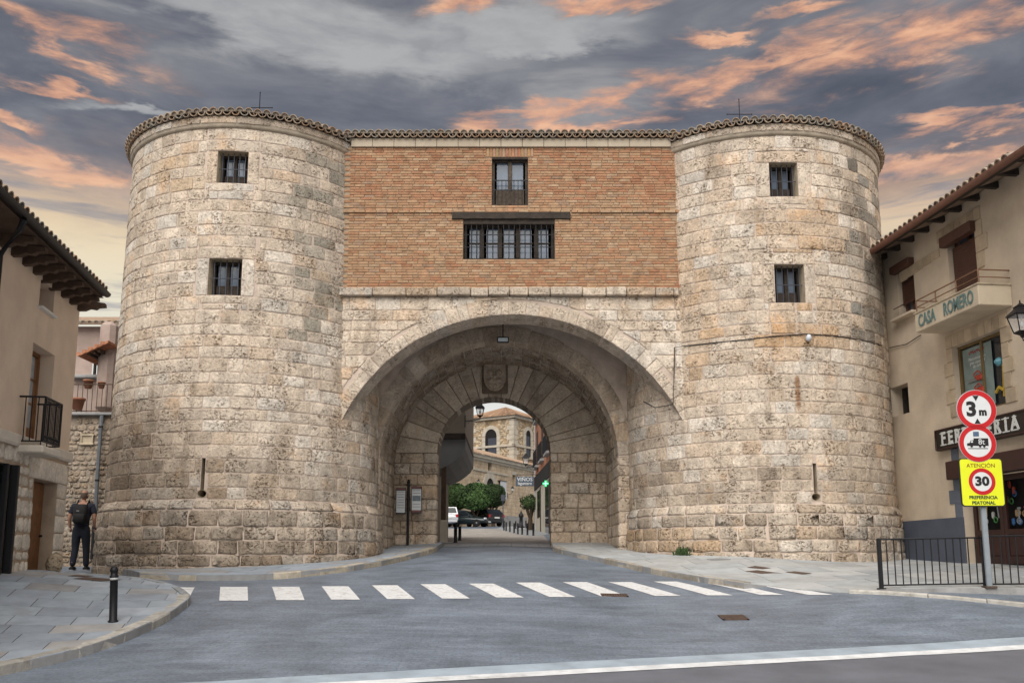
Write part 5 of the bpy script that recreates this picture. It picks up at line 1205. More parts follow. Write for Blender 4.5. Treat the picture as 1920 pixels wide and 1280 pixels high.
for i in range(4): part('rail_post', MB().tube([fR(a0_ + .02 + (La - .04) * i / 3, ztp, bd_ - .04), fR(a0_ + .02 + (La - .04) * i / 3, ztp + .28, bd_ - .04)], .014, 6), MATS['brown_tube'], rl)
# display window with a poster and goods
w = W3; wo = glazed(Mr((w[0] + w[2]) / 2, (w[1] + w[3]) / 2, -.14), w[2] - w[0], w[3] - w[1], rh_, bars=0, panel=0, fr=.05, mw=mat('ochre_frame', (.16, .105, .04), .6, .2, 8), mg=M_GLASSD, name='display_window')
pw, ph_ = (w[2] - w[0]) * .60, (w[3] - w[1]) * .86; pc_ = w[0] + .12 + pw / 2; pz = (w[1] + w[3]) / 2
po = part('poster', MB().join(MB().box((0, 0, 0), (pw, ph_, .004)), Mr(pc_, pz, -.115)), mat('poster_pale_green', (.20, .27, .26), .35, .4, 3), wo)
[part('poster_text', text_mb(tx, .085, Mr(pc_, pz + ph_ * (.31 - .065 * i_), -.110), .001, .9), mat('white_print', (.7, .7, .68), .5), wo) for i_, tx in enumerate(('Motosierras con', 'gran capacidad', 'de corte'))]
part('poster_headline', MB().join(MB().tube([(-.24 + .03 * i, (.03, -.03)[i % 2] * (1 if i % 3 else .4), 0) for i in range(17)], .008, 4), Mr(pc_, pz + ph_ * .42, -.110)), mat('red_print', (.42, .04, .03), .5), wo)
def saw(z, k):
    q = MB().join(MB().box((0, 0, 0), (.20 * k, .12 * k, .05), ch=.03), Mr(pc_ + .06, z, -.09)); part('poster_saw', q.join(MB().tube([(-.1, 0, 0), (-.16, .08, 0), (-.02, .13, 0), (.06, .06, 0)], .012, 5), Mr(pc_ + .06, z, -.08)), mat('red_plastic', (.40, .045, .025), .4), wo)
    part('poster_bar', MB().join(MB().box((-.24 * k, -.02, 0), (.30 * k, .05, .01)), Mr(pc_ + .06, z, -.09)), mat('steel_bar', (.20, .21, .2), .4), wo)
saw(pz - .03, .9); saw(pz - .27, 1.1)
part('goods', MB().join(MB().tube([(-.1, -.3, 0), (0, -.22, 0), (.14, -.3, 0)], .03, 6).tube([(.12, -.4, 0), (.16, .2, 0)], .02, 6), Mr(w[2] - .28, pz - .1, -.08)), mat('yellow_goods', (.5, .34, .04), .4), wo)
part('goods', MB().join(MB().lathe([(.01, -.08), (.07, -.06), (.08, .04), (.03, .1)], (.02, .12, 0), 10), Mr(w[2] - .2, pz, -.07)), mat('blue_goods', (.12, .34, .42), .4), wo)
# signboard
s0, z0 = hR(1756, 846, .10); s1 = hR(2060, 780, .10)[0]; zt2 = hR(1748, 808, .10)[1]
sb = part('sign_board', MB().join(MB().box((0, 0, 0), (s1 - s0, zt2 - z0, .10), ch=.012), Mr((s0 + s1) / 2, (zt2 + z0) / 2, .06)), mat('black_board', (.018, .012, .010), .5, .3, 8), rh_)
part('board_frame', MB().tube([fR(s0 + .02, z0 + .02, .115), fR(s1 - .02, z0 + .02, .115), fR(s1 - .02, zt2 - .02, .115), fR(s0 + .02, zt2 - .02, .115), fR(s0 + .02, z0 + .02, .115)], .018, 6), M_BROWND, sb)
hh = zt2 - z0; M_WHITEL = mat('white_lettering', (.62, .64, .62), .5, .12, 14); word = 'FERRETERIA'; e0, e1 = hR(1762, 820, .11)[0], hR(1912, 800, .11)[0]; cw = (e1 - e0) / 10
for i, chh in enumerate(word):                         # slab-serif capitals: each letter with its serifs
    cx0 = e0 + cw * (i + .5); part('letter', text_mb(chh, hh * .80, Mr(cx0, (zt2 + z0) / 2, .112), .006, cw / (hh * .80) * 1.28, .012), M_WHITEL, sb)
    for zz in (-1, 1): part('serif', MB().join(MB().box((0, 0, 0), (cw * (.80 if not (chh in 'A' and zz > 0) else .45), hh * .05, .012)), Mr(cx0, (zt2 + z0) / 2 + zz * hh * .275, .114)), M_WHITEL, sb) if chh not in 'O' else None
# shop door
w = DO; az0 = hR(1790, 898, .12)[1]; az1 = hR(1775, 866, .12)[1]
part('door_hood', MB().join(MB().box((0, 0, 0), (w[2] - w[0] + .35, az1 - az0, .22), ch=.012), Mr((w[0] + w[2]) / 2 - .02, (az0 + az1) / 2, .06)), M_BROWND, rh_)
fl_ = zr(*fR(w[0] + .3, 0).xy); dw_ = .86; k = 0; s = w[0] + .03; base_z = -.5
ds = part('shop_door', MB().join(MB().box((0, 0, 0), (w[2] - w[0], az0 + .6, .02)), Mr((w[0] + w[2]) / 2, (az0 - .6) / 2, -.42)), M_DARK, rh_)
hgt = az0 - fl_
while s < w[2] - .3:
    c = s + dw_ / 2; zc_ = fl_ + hgt / 2
    for sx in (-1, 1): part('stile', MB().join(MB().box((sx * (dw_ / 2 - .05), 0, 0), (.09, hgt, .05), ch=.006), Mr(c, zc_, -.20)), M_BROWND, ds)
    for zz, hh_ in ((fl_ + .07, .14), (fl_ + hgt * .36, .09), (az0 - .05, .10)): part('rail', MB().join(MB().box((0, 0, 0), (dw_ - .19, hh_, .048), ch=.006), Mr(c, zz, -.20)), M_BROWND, ds)
    part('panel', MB().join(MB().box((0, 0, 0), (dw_ - .2, hgt * .26, .03), ch=.02), Mr(c, fl_ + hgt * .22, -.20)), M_BROWND, ds)
    s += dw_ + .005
rg = random.Random(6); gm = [mat('goods_%s' % n_, c_, .4, .2, 9) for n_, c_ in (('red', (.4, .06, .03)), ('yellow', (.5, .36, .05)), ('steel', (.3, .31, .32)), ('tan', (.35, .24, .13)), ('green', (.06, .25, .07)), ('blue', (.05, .15, .35)), ('white', (.5, .5, .48)))]
for i in range(46):
    s = rg.uniform(w[0] + .1, w[0] + 2.0); z = fl_ + hgt * rg.uniform(.42, .93); k = rg.random(); mbx = MB()
    if k < .4: mbx.lathe([(.015, -.07), (.03, -.05), (.03, .03), (.012, .06)], (0, 0, 0), 8, Matrix.Rotation(PI / 2, 3, 'X'))
    elif k < .7: mbx.tube([(.05 * math.cos(a), .05 * math.sin(a), 0) for a in [2 * PI * q / 10 for q in range(11)]], .012, 5)
    else: mbx.tube([(rg.uniform(-.03, .03), -.13, 0), (rg.uniform(-.03, .03), .13, 0)], .014, 5).box((0, .11, 0), (.09, .04, .03), ch=.01)
    part('shop_goods', MB().join(mbx, Mr(s, z, -.33)), rg.choice(gm), ds)
# eaves
ov = .62; sg0, zg0 = hR(1640, 476, ov); slope = .36
rf = part('roof', MB().add([fR(q, zg0 + .10 + slope * t_, ov - t_) for q in (-1.2, 11) for t_ in (0, 5)] + [fR(q, zg0 + .04 + slope * t_, ov - t_) for q in (-1.2, 11) for t_ in (0, 5)], [(0, 1, 3, 2), (4, 5, 7, 6), (0, 2, 6, 4), (0, 1, 5, 4)], (.28, .21, .16)), M_TILE, rh_)
part('soffit_board', MB().add([fR(-1.2, zE2 + .12, -.05), fR(11, zE2 + .12, -.05), fR(11, zg0 + .03, ov - .02), fR(-1.2, zg0 + .03, ov - .02)], [(0, 1, 2, 3)]), M_WOOD, rh_)
for i in range(16): part('rafter', MB().join(MB().box((0, 0, 0), (.09, .12, ov + .05)), Mr(-.9 + .55 * i, zE2 - .0, ov / 2 - .06)), M_WOOD, rh_)
sec = [(ov + .05 + .06 * math.cos(a), zg0 + .07 + .075 * math.sin(a)) for a in [PI + PI * q / 8 for q in range(9)]] + [(ov + .11, zg0 + .09), (ov - .01, zg0 + .09)]
part('gutter', MB().prism([fR(-1.2, z, x) for x, z in sec], dR, 0, 12), mat('brown_gutter', (.17, .075, .05), .5, .2, 6), rh_)
s = -1.1
while s < 5.2:
    for row in range(2): inst('roof_tile', rt.choice(TILES), rf, frame(fR(s, zg0 + .125 + slope * .36 * row, ov + .03 - .36 * row), dR, (-nR + Vector((0, 0, slope))).normalized()))
    s += .18
pts = [fR(*hR(x, y, .03), .03) for x, y in ((1668, 652), (1700, 645), (1726, 628))]
solo('cable', MB().tube(pts, .009, 5), M_IRON, 'black cable on the sand coloured wall below the lettered balcony', 'cable')
# wall lantern at the edge of the picture
def lantern(name, c, k, label, group, arm_to=None, drop=True, glow=None):
    """four-sided street lantern; c is the bottom of its glass cage"""
    c = Vector(c); t_ = thing(name, c, label, 'lamp', group); L = .26 * k; r0, r1 = .085 * k, .14 * k
    fr = MB(); cs_ = [Vector((math.cos(PI / 4 + PI / 2 * i), math.sin(PI / 4 + PI / 2 * i), 0)) * 1.414 for i in range(4)]
    for i in range(4):
        a, b = cs_[i], cs_[(i + 1) % 4]; fr.tube([c + a * r0, c + a * r1 + Vector((0, 0, L))], .009 * k, 5); fr.tube([c + a * r0, c + b * r0], .010 * k, 5); fr.tube([c + a * r1 + Vector((0, 0, L)), c + b * r1 + Vector((0, 0, L))], .013 * k, 5)
    part('cage', fr, M_IRON, t_)
    M4 = Matrix.Rotation(PI / 4, 3, 'Z')
    part('hood', MB().lathe([(r1 * 1.62, L), (r1 * 1.55, L + .02 * k), (r1 * .75, L + .11 * k), (r1 * .7, L + .13 * k), (r1 * .8, L + .14 * k), (r1 * .35, L + .17 * k), (.012 * k, L + .2 * k), (.01 * k, L + .24 * k)], c, 4, M4), M_IRON, t_)
    part('base', MB().lathe([(r0 * .3, -.09 * k), (r0 * .5, -.05 * k), (r0 * 1.5, -.01 * k), (r0 * 1.5, .0)], c, 4, M4), M_IRON, t_)
    for i in range(4):
        a, b = cs_[i], cs_[(i + 1) % 4]; part('pane', MB().add([c + a * r0 * .96, c + b * r0 * .96, c + b * r1 * .96 + Vector((0, 0, L)), c + a * r1 * .96 + Vector((0, 0, L))], [(0, 1, 2, 3)]), mat_clear, t_)
    part('bulb', MB().lathe([(.01, .06 * k), (.03 * k, .09 * k), (.034 * k, .14 * k), (.015 * k, .18 * k), (.012 * k, L)], c, 8), mat('lamp_bulb', (.7, .7, .68), .3), t_, True)
    if arm_to is not None:
        e = Vector(arm_to); m = MB(); st = c + Vector((0, 0, -.08 * k)); m.tube([st, st + Vector((0, 0, -.05 * k)), st.lerp(e, .5) + Vector((0, 0, -.06 * k)), e + Vector((0, 0, -.02 * k))], .014 * k, 6)
        for q in range(1, 5): p = st.lerp(e, q / 5); m.tube([p + Vector((0, 0, -.06 * k)) + Vector((0, 0, .045 * k * math.sin(a))) + (e - st).normalized() * .045 * k * math.cos(a) for a in [2 * PI * w_ / 9 for w_ in range(8)]], .007 * k, 4)
        m.tube([e + Vector((0, 0, .18 * k)), e + Vector((0, 0, -.24 * k))], .018 * k, 6); part('bracket', m, M_IRON, t_)
    return t_
mc = bpy.data.materials.new('lantern_glass'); mc.use_nodes = True; t = NT(mc.node_tree); b_ = t.n['Principled BSDF']; b_.inputs['Base Color'].default_value = (.9, .92, .95, 1); b_.inputs['Roughness'].default_value = .15; b_.inputs['Alpha'].default_value = .25; mat_clear = mc
sc_ = hR(1917, 622, .5); lc = fR(sc_[0], sc_[1], .5); lantern('wall_lantern', lc, 1.05, 'black iron wall lantern on the sand coloured house by the lettered balcony', 'street lanterns', fR(sc_[0] + .35, sc_[1] - .12, .0))

# ------------------------------------------------------------------ railing, traffic signs
def rail_panel(x0, x1, yb, yt, d, label, nbar, posts=(True, True)):
    a, b = P(x0, yb, d), P(x1, yb, d); h = P(x0, yt, d).z - a.z; za_, zb2 = zr(a.x, a.y), zr(b.x, b.y); t_ = thing('railing', (a.x, a.y, za_), label, 'railing', 'railings along the raised pavement')
    A, B = Vector((a.x, a.y, za_ - .02)), Vector((b.x, b.y, zb2 - .02)); up = Vector((0, 0, 1))
    for q, on in ((A, posts[0]), (B, posts[1])):
        if on: part('post', MB().box(q + up * h / 2, (.055, .055, h), ch=.006), M_IRON, t_); part('foot', MB().box(q + up * .02, (.10, .10, .02)), M_IRON, t_)
    part('top_rail', MB().tube([A + up * (h - .015), B + up * (h - .015)], .014, 6), M_IRON, t_); part('bottom_rail', MB().tube([A + up * .07, B + up * .07], .013, 6), M_IRON, t_)
    for i in range(1, nbar): q = A.lerp(B, i / nbar); part('baluster', MB().tube([q + up * .07, q + up * (h - .015)], .009, 6), M_IRON, t_)
rail_panel(1653, 1849, 1105, 1008, 13.4, 'black iron railing panel ending at the grey sign post', 14); rail_panel(1853, 2060, 1105, 1004, 13.3, 'black iron railing panel running on past the sign post to the shop', 14, (False, True))
dS = 13.25; pb = P(1856, 1108, dS); sp_ = thing('sign_post', (pb.x, pb.y, zr(pb.x, pb.y)), 'galvanised sign post behind the black railing', 'post'); ztop = P(1829, 735, dS).z
part('post', MB().box((pb.x, pb.y, (ztop + zr(pb.x, pb.y)) / 2), (.08, .05, ztop - zr(pb.x, pb.y)), ch=.01), mat('galvanised', (.30, .34, .38), .45, .15, 8, metal=.3), sp_)
part('foot', MB().box((pb.x, pb.y, zr(pb.x, pb.y) + .015), (.16, .13, .03)), M_COVER, sp_)
M_RED = mat('sign_red', (.50, .012, .018), .4, .08, 4); M_WH = mat('sign_white', (.66, .68, .70), .4, .06, 4); M_BLK = mat('sign_black', (.012, .012, .014), .5, .05, 4); M_YEL = mat('sign_yellow', (.72, .78, .02), .4, .05, 4); M_ALU = mat('sign_back', (.35, .36, .37), .5, .1, 5)
def disc(name, c, r, m, parent, y0, y1): return part(name, MB().lathe([(r, y0), (r, y1)], c, 40, Matrix.Rotation(PI / 2, 3, 'X')), m, parent)
def sign_text(s, c, size, m, parent, name='lettering', w=1.0, bold=.01, y=.012): return part(name, text_mb(s, size, frame(c + Vector((0, -y, 0)), (1, 0, 0), (0, 0, 1)), .002, w, bold), m, parent)
def round_sign(px, py, r, label):
    c = P(px, py, dS - .06); t_ = thing('traffic_sign', c, label, 'sign', 'signs on the post'); k = r * dS / F
    disc('plate', c, k, M_ALU, t_, -.004, .012); disc('red_ring', c, k * .97, M_RED, t_, .012, .016) if False else None
    rg_ = MB(); n = 44
    def ring(r0, r1, y): rg_.add([c + Vector((q * math.cos(2 * PI * i / n), -y, q * math.sin(2 * PI * i / n))) for q in (r0, r1) for i in range(n)], [(i, (i + 1) % n, n + (i + 1) % n, n + i) for i in range(n)])
    ring(k * .975, k * .73, .017); disc('white_face', c, k * .985, M_WH, t_, .010, .0145); part('red_ring', rg_, M_RED, t_); return t_, c, k
t_, c, k = round_sign(1830, 768, 38, 'round red-ringed height limit sign reading 3 m, uppermost on the post')
sign_text('3', c + Vector((-.26 * k, 0, 0)), k * .98, M_BLK, t_, 'numeral', 1.1, .012, .017); sign_text('m', c + Vector((.30 * k, 0, -.12 * k)), k * .5, M_BLK, t_, 'lettering', 1.0, .008, .017)
for s in (-1, 1): part('arrow', MB().prism([c + Vector((x * k, -.018, s * z * k)) for x, z in ((-.15, .70), (.15, .70), (0, .44))], (0, 1, 0), -.001, .002), M_BLK, t_)
t_, c, k = round_sign(1832, 831, 35.5, 'round red-ringed sign with a black lorry marked 8t, in the middle of the post')
lorry = [(-.56, -.13), (-.56, .0), (-.42, .03), (-.36, .15), (-.2, .17), (-.2, .27), (.57, .27), (.57, -.13)]
part('lorry', MB().prism([c + Vector((x * k, -.018, z * k)) for x, z in lorry], (0, 1, 0), -.001, .002), M_BLK, t_)
for x in (-.33, .12, .34): disc('wheel', c + Vector((x * k, 0, -.15 * k)), .065 * k, M_BLK, t_, .016, .0195)
part('ground_line', MB().box(c + Vector((0, -.018, -.27 * k)), (1.05 * k, .003, .03 * k)), M_BLK, t_)
part('cab_window', MB().prism([c + Vector((x * k, -.0205, z * k)) for x, z in ((-.38, .04), (-.34, .12), (-.25, .13), (-.25, .04))], (0, 1, 0), -.0005, .0005), M_WH, t_)
sign_text('8t', c + Vector((.2 * k, 0, .07 * k)), k * .42, M_WH, t_, 'lettering', 1.0, .0, .021); part('sticker', MB().box(c + Vector((-.05 * k, -.018, .5 * k)), (.3 * k, .003, .24 * k)), mat('blue_sticker', (.08, .13, .22), .4), t_)
q0, q1 = P(1803, 948, dS - .06), P(1878, 860, dS - .06); c = (q0 + q1) / 2; c.y = dS - .06; W_, H_ = q1.x - q0.x, P(1840, 859, dS).z - P(1840, 949, dS).z
t_ = thing('warning_panel', c, 'fluorescent yellow panel reading ATENCIÓN 30 PREFERENCIA PEATONAL, lowest on the post', 'sign', 'signs on the post')
def rrect(w, h, r, y, n=5): return [c + Vector((sx * (w / 2 - r) + r * math.cos(a), y, sz * (h / 2 - r) + r * math.sin(a))) for sx, sz, st in ((1, 1, 0), (-1, 1, PI / 2), (-1, -1, PI), (1, -1, 1.5 * PI)) for a in [st + PI / 2 * q / n for q in range(n + 1)]]
part('plate', MB().prism(rrect(W_, H_, .05, 0), (0, 1, 0), -.008, .012), M_BLK, t_); part('face', MB().prism(rrect(W_ - .03, H_ - .03, .04, 0), (0, 1, 0), -.011, -.008), M_YEL, t_)
M_OLIVE = mat('sign_print', (.16, .10, .02), .5); M_DGRN = mat('sign_print_dark', (.03, .07, .03), .5)
sign_text('ATENCIÓN', c + Vector((0, 0, H_ * .345)), .082, mat('sign_print_brown', (.26, .10, .02), .5), t_, 'lettering', 1.0, 0.0, .013)
sign_text('PREFERENCIA', c + Vector((0, 0, -H_ * .315)), .066, M_DGRN, t_, 'lettering', 1.02, .002, .013); sign_text('PEATONAL', c + Vector((0, 0, -H_ * .425)), .066, M_DGRN, t_, 'lettering', 1.02, .002, .013)
cc = c + Vector((0, 0, H_ * .015)); k = W_ * .305; disc('white_face', cc, k * .97, M_WH, t_, .010, .0125); rg_ = MB(); n = 44
rg_.add([cc + Vector((q * math.cos(2 * PI * i / n), -.0145, q * math.sin(2 * PI * i / n))) for q in (k, k * .72) for i in range(n)], [(i, (i + 1) % n, n + (i + 1) % n, n + i) for i in range(n)]); part('red_ring', rg_, M_RED, t_)
sign_text('30', cc, k * .92, M_BLK, t_, 'numeral', 1.15, .008, .015)

# ------------------------------------------------------------------ information board in the passage
ib = hit(764, 1022, zl, 0, 15); t_ = thing('information_board', ib, 'black post carrying two printed information panels at the passage wall', 'board'); di = ib.y
part('post', MB().tube([ib, Vector((ib.x, ib.y, P(764, 905, di).z))], .035, 8).lathe([(.035, 0), (.05, .02), (.03, .05), (.01, .09)], Vector((ib.x, ib.y, P(764, 905, di).z)), 8), M_IRON, t_)
for (x0, y0, x1, y1) in ((742, 914, 761, 963), (771, 911, 791, 962)):
    a, b = P(x0, y1, di - .05), P(x1, y0, di - .05); cc = (a + b) / 2; cc.y = di - .05; w_, h_ = b.x - a.x, b.z - a.z
    pn = part('panel', MB().box(cc, (w_, .03, h_), ch=.004), M_IRON, t_); part('sheet', MB().box(cc + Vector((0, -.017, -.02)), (w_ * .9, .004, h_ * .84)), mat('printed_sheet', (.52, .55, .57), .4, .05, 5), pn)
    part('heading', MB().box(cc + Vector((0, -.0195, h_ * .45)), (w_ * .9, .003, h_ * .07)), mat('panel_red', (.14, .05, .05), .5), pn)
    for i in range(7):
        if x0 > 765 and 2 <= i <= 4: continue
        part('text_line', MB().box(cc + Vector((0, -.020, h_ * (.34 - .1 * i))), (w_ * .74, .002, h_ * .022)), mat('grey_print', (.2, .2, .21), .6), pn)
    if x0 > 765: part('picture', MB().box(cc + Vector((0, -.020, h_ * .05)), (w_ * .8, .002, h_ * .2)), mat('picture_print', (.14, .17, .2), .5, .6, 30), pn); part('footer', MB().box(cc + Vector((0, -.0195, -h_ * .42)), (w_ * .9, .003, h_ * .08)), MATS['panel_red'], pn)

# ------------------------------------------------------------------ the square beyond the gate
M_CHURCH = paver_mat('church_ashlar', (.50, .385, .265), (.58, .47, .34), (.40, .31, .22), .75, .36, .3, .6, .9, 0.0, .35)
def wall_coords(name, src):           # same ashlar laid on upright walls: swap the axes of the texture space
    m = src.copy(); m.name = name
    for n in m.node_tree.nodes:
        if n.type == 'MAPPING': n.inputs['Rotation'].default_value = (PI / 2, 0, 0)
    MATS[name] = m; return m
M_CHURCH = wall_coords('church_wall_stone', M_CHURCH)
M_RUB = mat('church_rubble', (.40, .29, .18), .95, .75, 1.6, 1.0, 3.2, stain=.4); M_DRESS = mat('church_dressed_stone', (.50, .45, .37), .9, .25, 1.5, .4, 8, stain=.4)
cu = Vector((.42, .905, 0)).normalized(); cn = Vector((cu.y * -1, cu.x, 0)); cn = -cn if cn.y > 0 else cn      # nave runs away to the right; its face looks at us
nL0 = P(867, 845, 82); CHz = nL0.z
def fN(s, z, dep=0): v = nL0 + cu * s + cn * dep; v.z = z; return v
def hN(px, py, dep=0):
    r = ray(px, py); k = (nL0 + cn * dep).dot(cn) / r.dot(cn); p = r * k; return (p - nL0).dot(cu), p.z
cn_f = Vector((cu.y, -cu.x, 0)); cn = cn_f
church = thing('church', fN(8, 3), 'ochre stone church with square bell tower seen through the gate', 'church')
def box_on(f, s0, s1, z0, z1, d0, d1, col=None):
    vs = [f(s, z, d) for z in (z0, z1) for d in (d0, d1) for s in (s0, s1)]
    return MB().add(vs, [(0, 1, 3, 2), (4, 5, 7, 6), (0, 1, 5, 4), (2, 3, 7, 6), (0, 2, 6, 4), (1, 3, 7, 5)], col)
wns = []
for (x0, x1, y0, y1) in ((864, 872, 867, 889), (915, 922, 865, 886), (961, 966, 890, 911)):
    a = hN((x0 + x1) / 2, (y0 + y1) / 2); s0, s1 = hN(x0, (y0 + y1) / 2)[0], hN(x1, (y0 + y1) / 2)[0]; wns.append((s0, hN((x0 + x1) / 2, y1)[1], s1, hN((x0 + x1) / 2, y0)[1]))
p_s0, p_s1 = hN(911, 930)[0], hN(925, 930)[0]; p_z = hN(918, 908)[1]; por = (p_s0, 1.5, p_s1, p_z - (p_s1 - p_s0) * .12)
hs = wns + [por]
us = sorted(set([-9, 22] + [q for w in hs for q in (w[0], w[2])])); vs = sorted(set([1.5, CHz] + [q for w in hs for q in (w[1], w[3])]))
mb = MB().grid(us, vs, lambda u, v: fN(u, v), lambda u, v: any(w[0] < u < w[2] and w[1] < v < w[3] for w in hs))
for w in hs:
    c = [(w[0], w[1]), (w[2], w[1]), (w[2], w[3]), (w[0], w[3])]
    for i in range(4): a, b = c[i], c[(i + 1) % 4]; mb.add([fN(*a), fN(*b), fN(*b, -.6), fN(*a, -.6)], [(0, 1, 2, 3)])
mb.add([fN(-9, 1.5), fN(-9, CHz), fN(-9, CHz, -12), fN(-9, 1.5, -12)], [(0, 1, 2, 3)]); part('nave_wall', mb, M_CHURCH, church)
for w in wns: part('window', box_on(fN, w[0], w[2], w[1], w[3], -.65, -.45), M_GLASSD, church); part('surround', box_on(fN, w[0] - .25, w[2] + .25, w[3], w[3] + .35, -.1, .06), M_DRESS, church)
part('portal_door', box_on(fN, por[0], por[2], 1.5, por[3] + .6, -.9, -.55), M_WOOD, church)
arc = MB(); pm, pr_ = (p_s0 + p_s1) / 2, (p_s1 - p_s0) / 2
for i in range(9):
    a, b = PI * i / 9, PI * (i + 1) / 9; r0, r1 = pr_ * 1.0, pr_ + .65
    part('voussoir', MB().prism([fN(pm + r * math.cos(t), por[3] + r * math.sin(t), 0) for r, t in ((r0, a), (r1, a), (r1, b), (r0, b))], cn, -.05, .09), M_DRESS, church)
part('portal_arch', MB().prism([fN(pm + r_ * math.cos(PI * i / 12), por[3] + r_ * math.sin(PI * i / 12), 0) for r_ in (pr_,) for i in range(13)], cn, .0, .012), M_DARK, church)
part('string_moulding', box_on(fN, hN(886, 885)[0], hN(951, 905)[0], hN(890, 881)[1], hN(890, 881)[1] + .16, -.05, .12), M_DRESS, church)
part('eave_cornice', box_on(fN, -9.2, 22, CHz - .32, CHz, -.1, .35), M_DRESS, church); part('eave_cornice', box_on(fN, -9.2, 22, CHz - .55, CHz - .33, -.1, .16), M_DRESS, church)
rs_n = 4.6; slope = .30
M_ROOFT = mat('old_roof_tiles', attr=True, rough=.95, var=.45, scale=1.2, bump=.8, bscale=5, stain=.5)
nr_ = MB(); nt = 150
for i in range(nt):                                # corrugated tile courses up the nave roof
    s0 = -9.2 + 31.2 * i / nt; s1 = s0 + 31.2 / nt; sm = (s0 + s1) / 2; g = [(s0, 0), (sm, .11), (s1, 0)]
    f = rt.uniform(.75, 1.15); c = (.40 * f, .285 * f, .20 * f)
    nr_.add([fN(s, CHz + h, .5) for s, h in g] + [fN(s, CHz + h + 6 * slope, -5.5) for s, h in g] + [fN(sm, CHz - .03, .5)], [(0, 1, 4, 3), (1, 2, 5, 4), (0, 6, 1), (1, 6, 2)], c)
part('nave_roof', nr_, M_ROOFT, church)
# bell tower
tc_ = P(963, 860, 99); tu = Vector((-.84, .54, 0)).normalized(); tv = Vector((.54, .84, 0)).normalized(); TW = 5.9
zT0, zT1 = 3.0, P(963, 778, 99).z
def fT(a, b, z): v = tc_ + tu * a + tv * b; v.z = z; return v
tw = part('bell_tower', MB().add([fT(0, 0, zT0), fT(TW, 0, zT0), fT(TW, TW, zT0), fT(0, TW, zT0), fT(0, 0, zT1), fT(TW, 0, zT1), fT(TW, TW, zT1), fT(0, TW, zT1)], [(0, 1, 5, 4), (1, 2, 6, 5), (2, 3, 7, 6), (3, 0, 4, 7)]), M_RUB, church)
fa = lambda s, z, d=0: fT(s, -d, z); fb = lambda s, z, d=0: fT(-d, s, z)
rub = random.Random(14)
def pts_rub(f, W, seed):
    r_ = random.Random(seed); m_ = MB()
    for i in range(520):
        s, z = r_.uniform(.5, W - .4), r_.uniform(zT0 + 8, zT1 - .5); a = r_.uniform(.08, .26); b = a * r_.uniform(.5, .9); k = r_.uniform(.6, 1.35); n = 6
        if abs(s - W / 2) < 1.0 and z > zT1 - 5.2: continue
        m_.add([f(s + a * math.cos(2 * PI * i_ / n + .3), z + b * math.sin(2 * PI * i_ / n + .3), .0) for i_ in range(n)] + [f(s + .6 * a * math.cos(2 * PI * i_ / n + .3), z + .6 * b * math.sin(2 * PI * i_ / n + .3), .05) for i_ in range(n)], [(i_, (i_ + 1) % n, n + (i_ + 1) % n, n + i_) for i_ in range(n)] + [tuple(range(n, 2 * n))], (.47 * k, .38 * k, .27 * k))
    part('rubble_facing', m_, mat('rubble_stone', attr=True, rough=.95, var=.3, scale=3), tw, kind='stuff')
pts_rub(fa, TW, 1); pts_rub(fb, TW, 2)
zS = P(963, 834, 99).z
for f in (fa, fb): part('string_moulding', box_on(f, -.2, TW + .1, zS - .12, zS + .12, -.1, .2), M_DRESS, tw); part('eave_cornice', box_on(f, -.3, TW + .3, zT1 - .3, zT1 + .02, -.1, .32), M_DRESS, tw)
z = 9.0; i = 0
while z < zT1 - .4:
    L = (.55, .85)[i % 2]; h = min(.55, zT1 - .35 - z)
    for f, s0, s1 in ((fa, -.06, L), (fa, TW - L, TW + .04), (fb, -.06, (.85, .55)[i % 2])):
        k = rub.uniform(.85, 1.1); part('quoin', box_on(f, s0, s1, z, z + h - .03, -.05, .07 + .003 * (i % 3)), M_DRESS, tw)
    z += .55; i += 1
for f, px_, wd in ((fa, .5, .78), (fb, .5, .52)):
    zb_, zt_ = zT1 - 4.4, zT1 - 1.35; c = TW * px_; o = part('belfry_opening', MB().prism([f(c - wd, zb_), f(c + wd, zb_)] + [f(c + wd * math.cos(a), zt_ - wd + wd * math.sin(a)) for a in [PI * q / 12 for q in range(13)]], (f(0, 0, 1) - f(0, 0, 0)), .01, .06), M_DARK, tw)
    part('louvre_screen', box_on(f, c - wd * .95, c + wd * .5, zb_ + .1, zt_ - 1.3 * wd, .062, .09), M_IRONG, o)
    for i in range(9):
        a, b = PI * i / 9, PI * (i + 1) / 9; part('arch_stone', MB().prism([f(c + r * math.cos(t), zt_ - wd + r * math.sin(t)) for r, t in ((wd, a), (wd + .42, a), (wd + .42, b), (wd, b))], (f(0, 0, 1) - f(0, 0, 0)), .0, .13), M_DRESS, o)
    for sx in (-1, 1):
        for q in range(4): hh_ = (zt_ - wd - zb_) / 4; part('jamb_stone', box_on(f, c + sx * (wd + .21) - .21, c + sx * (wd + .21) + .21, zb_ + hh_ * q, zb_ + hh_ * (q + 1) - .03, -.02, .13), M_DRESS, o)
    part('sill', box_on(f, c - wd - .45, c + wd + .45, zb_ - .22, zb_, -.02, .2), M_DRESS, o)
ap = fT(TW / 2, TW / 2, P(943, 757, 101).z); tr_ = MB(); e = .55
cs4 = [fT(-e, -e, zT1), fT(TW + e, -e, zT1), fT(TW + e, TW + e, zT1), fT(-e, TW + e, zT1)]
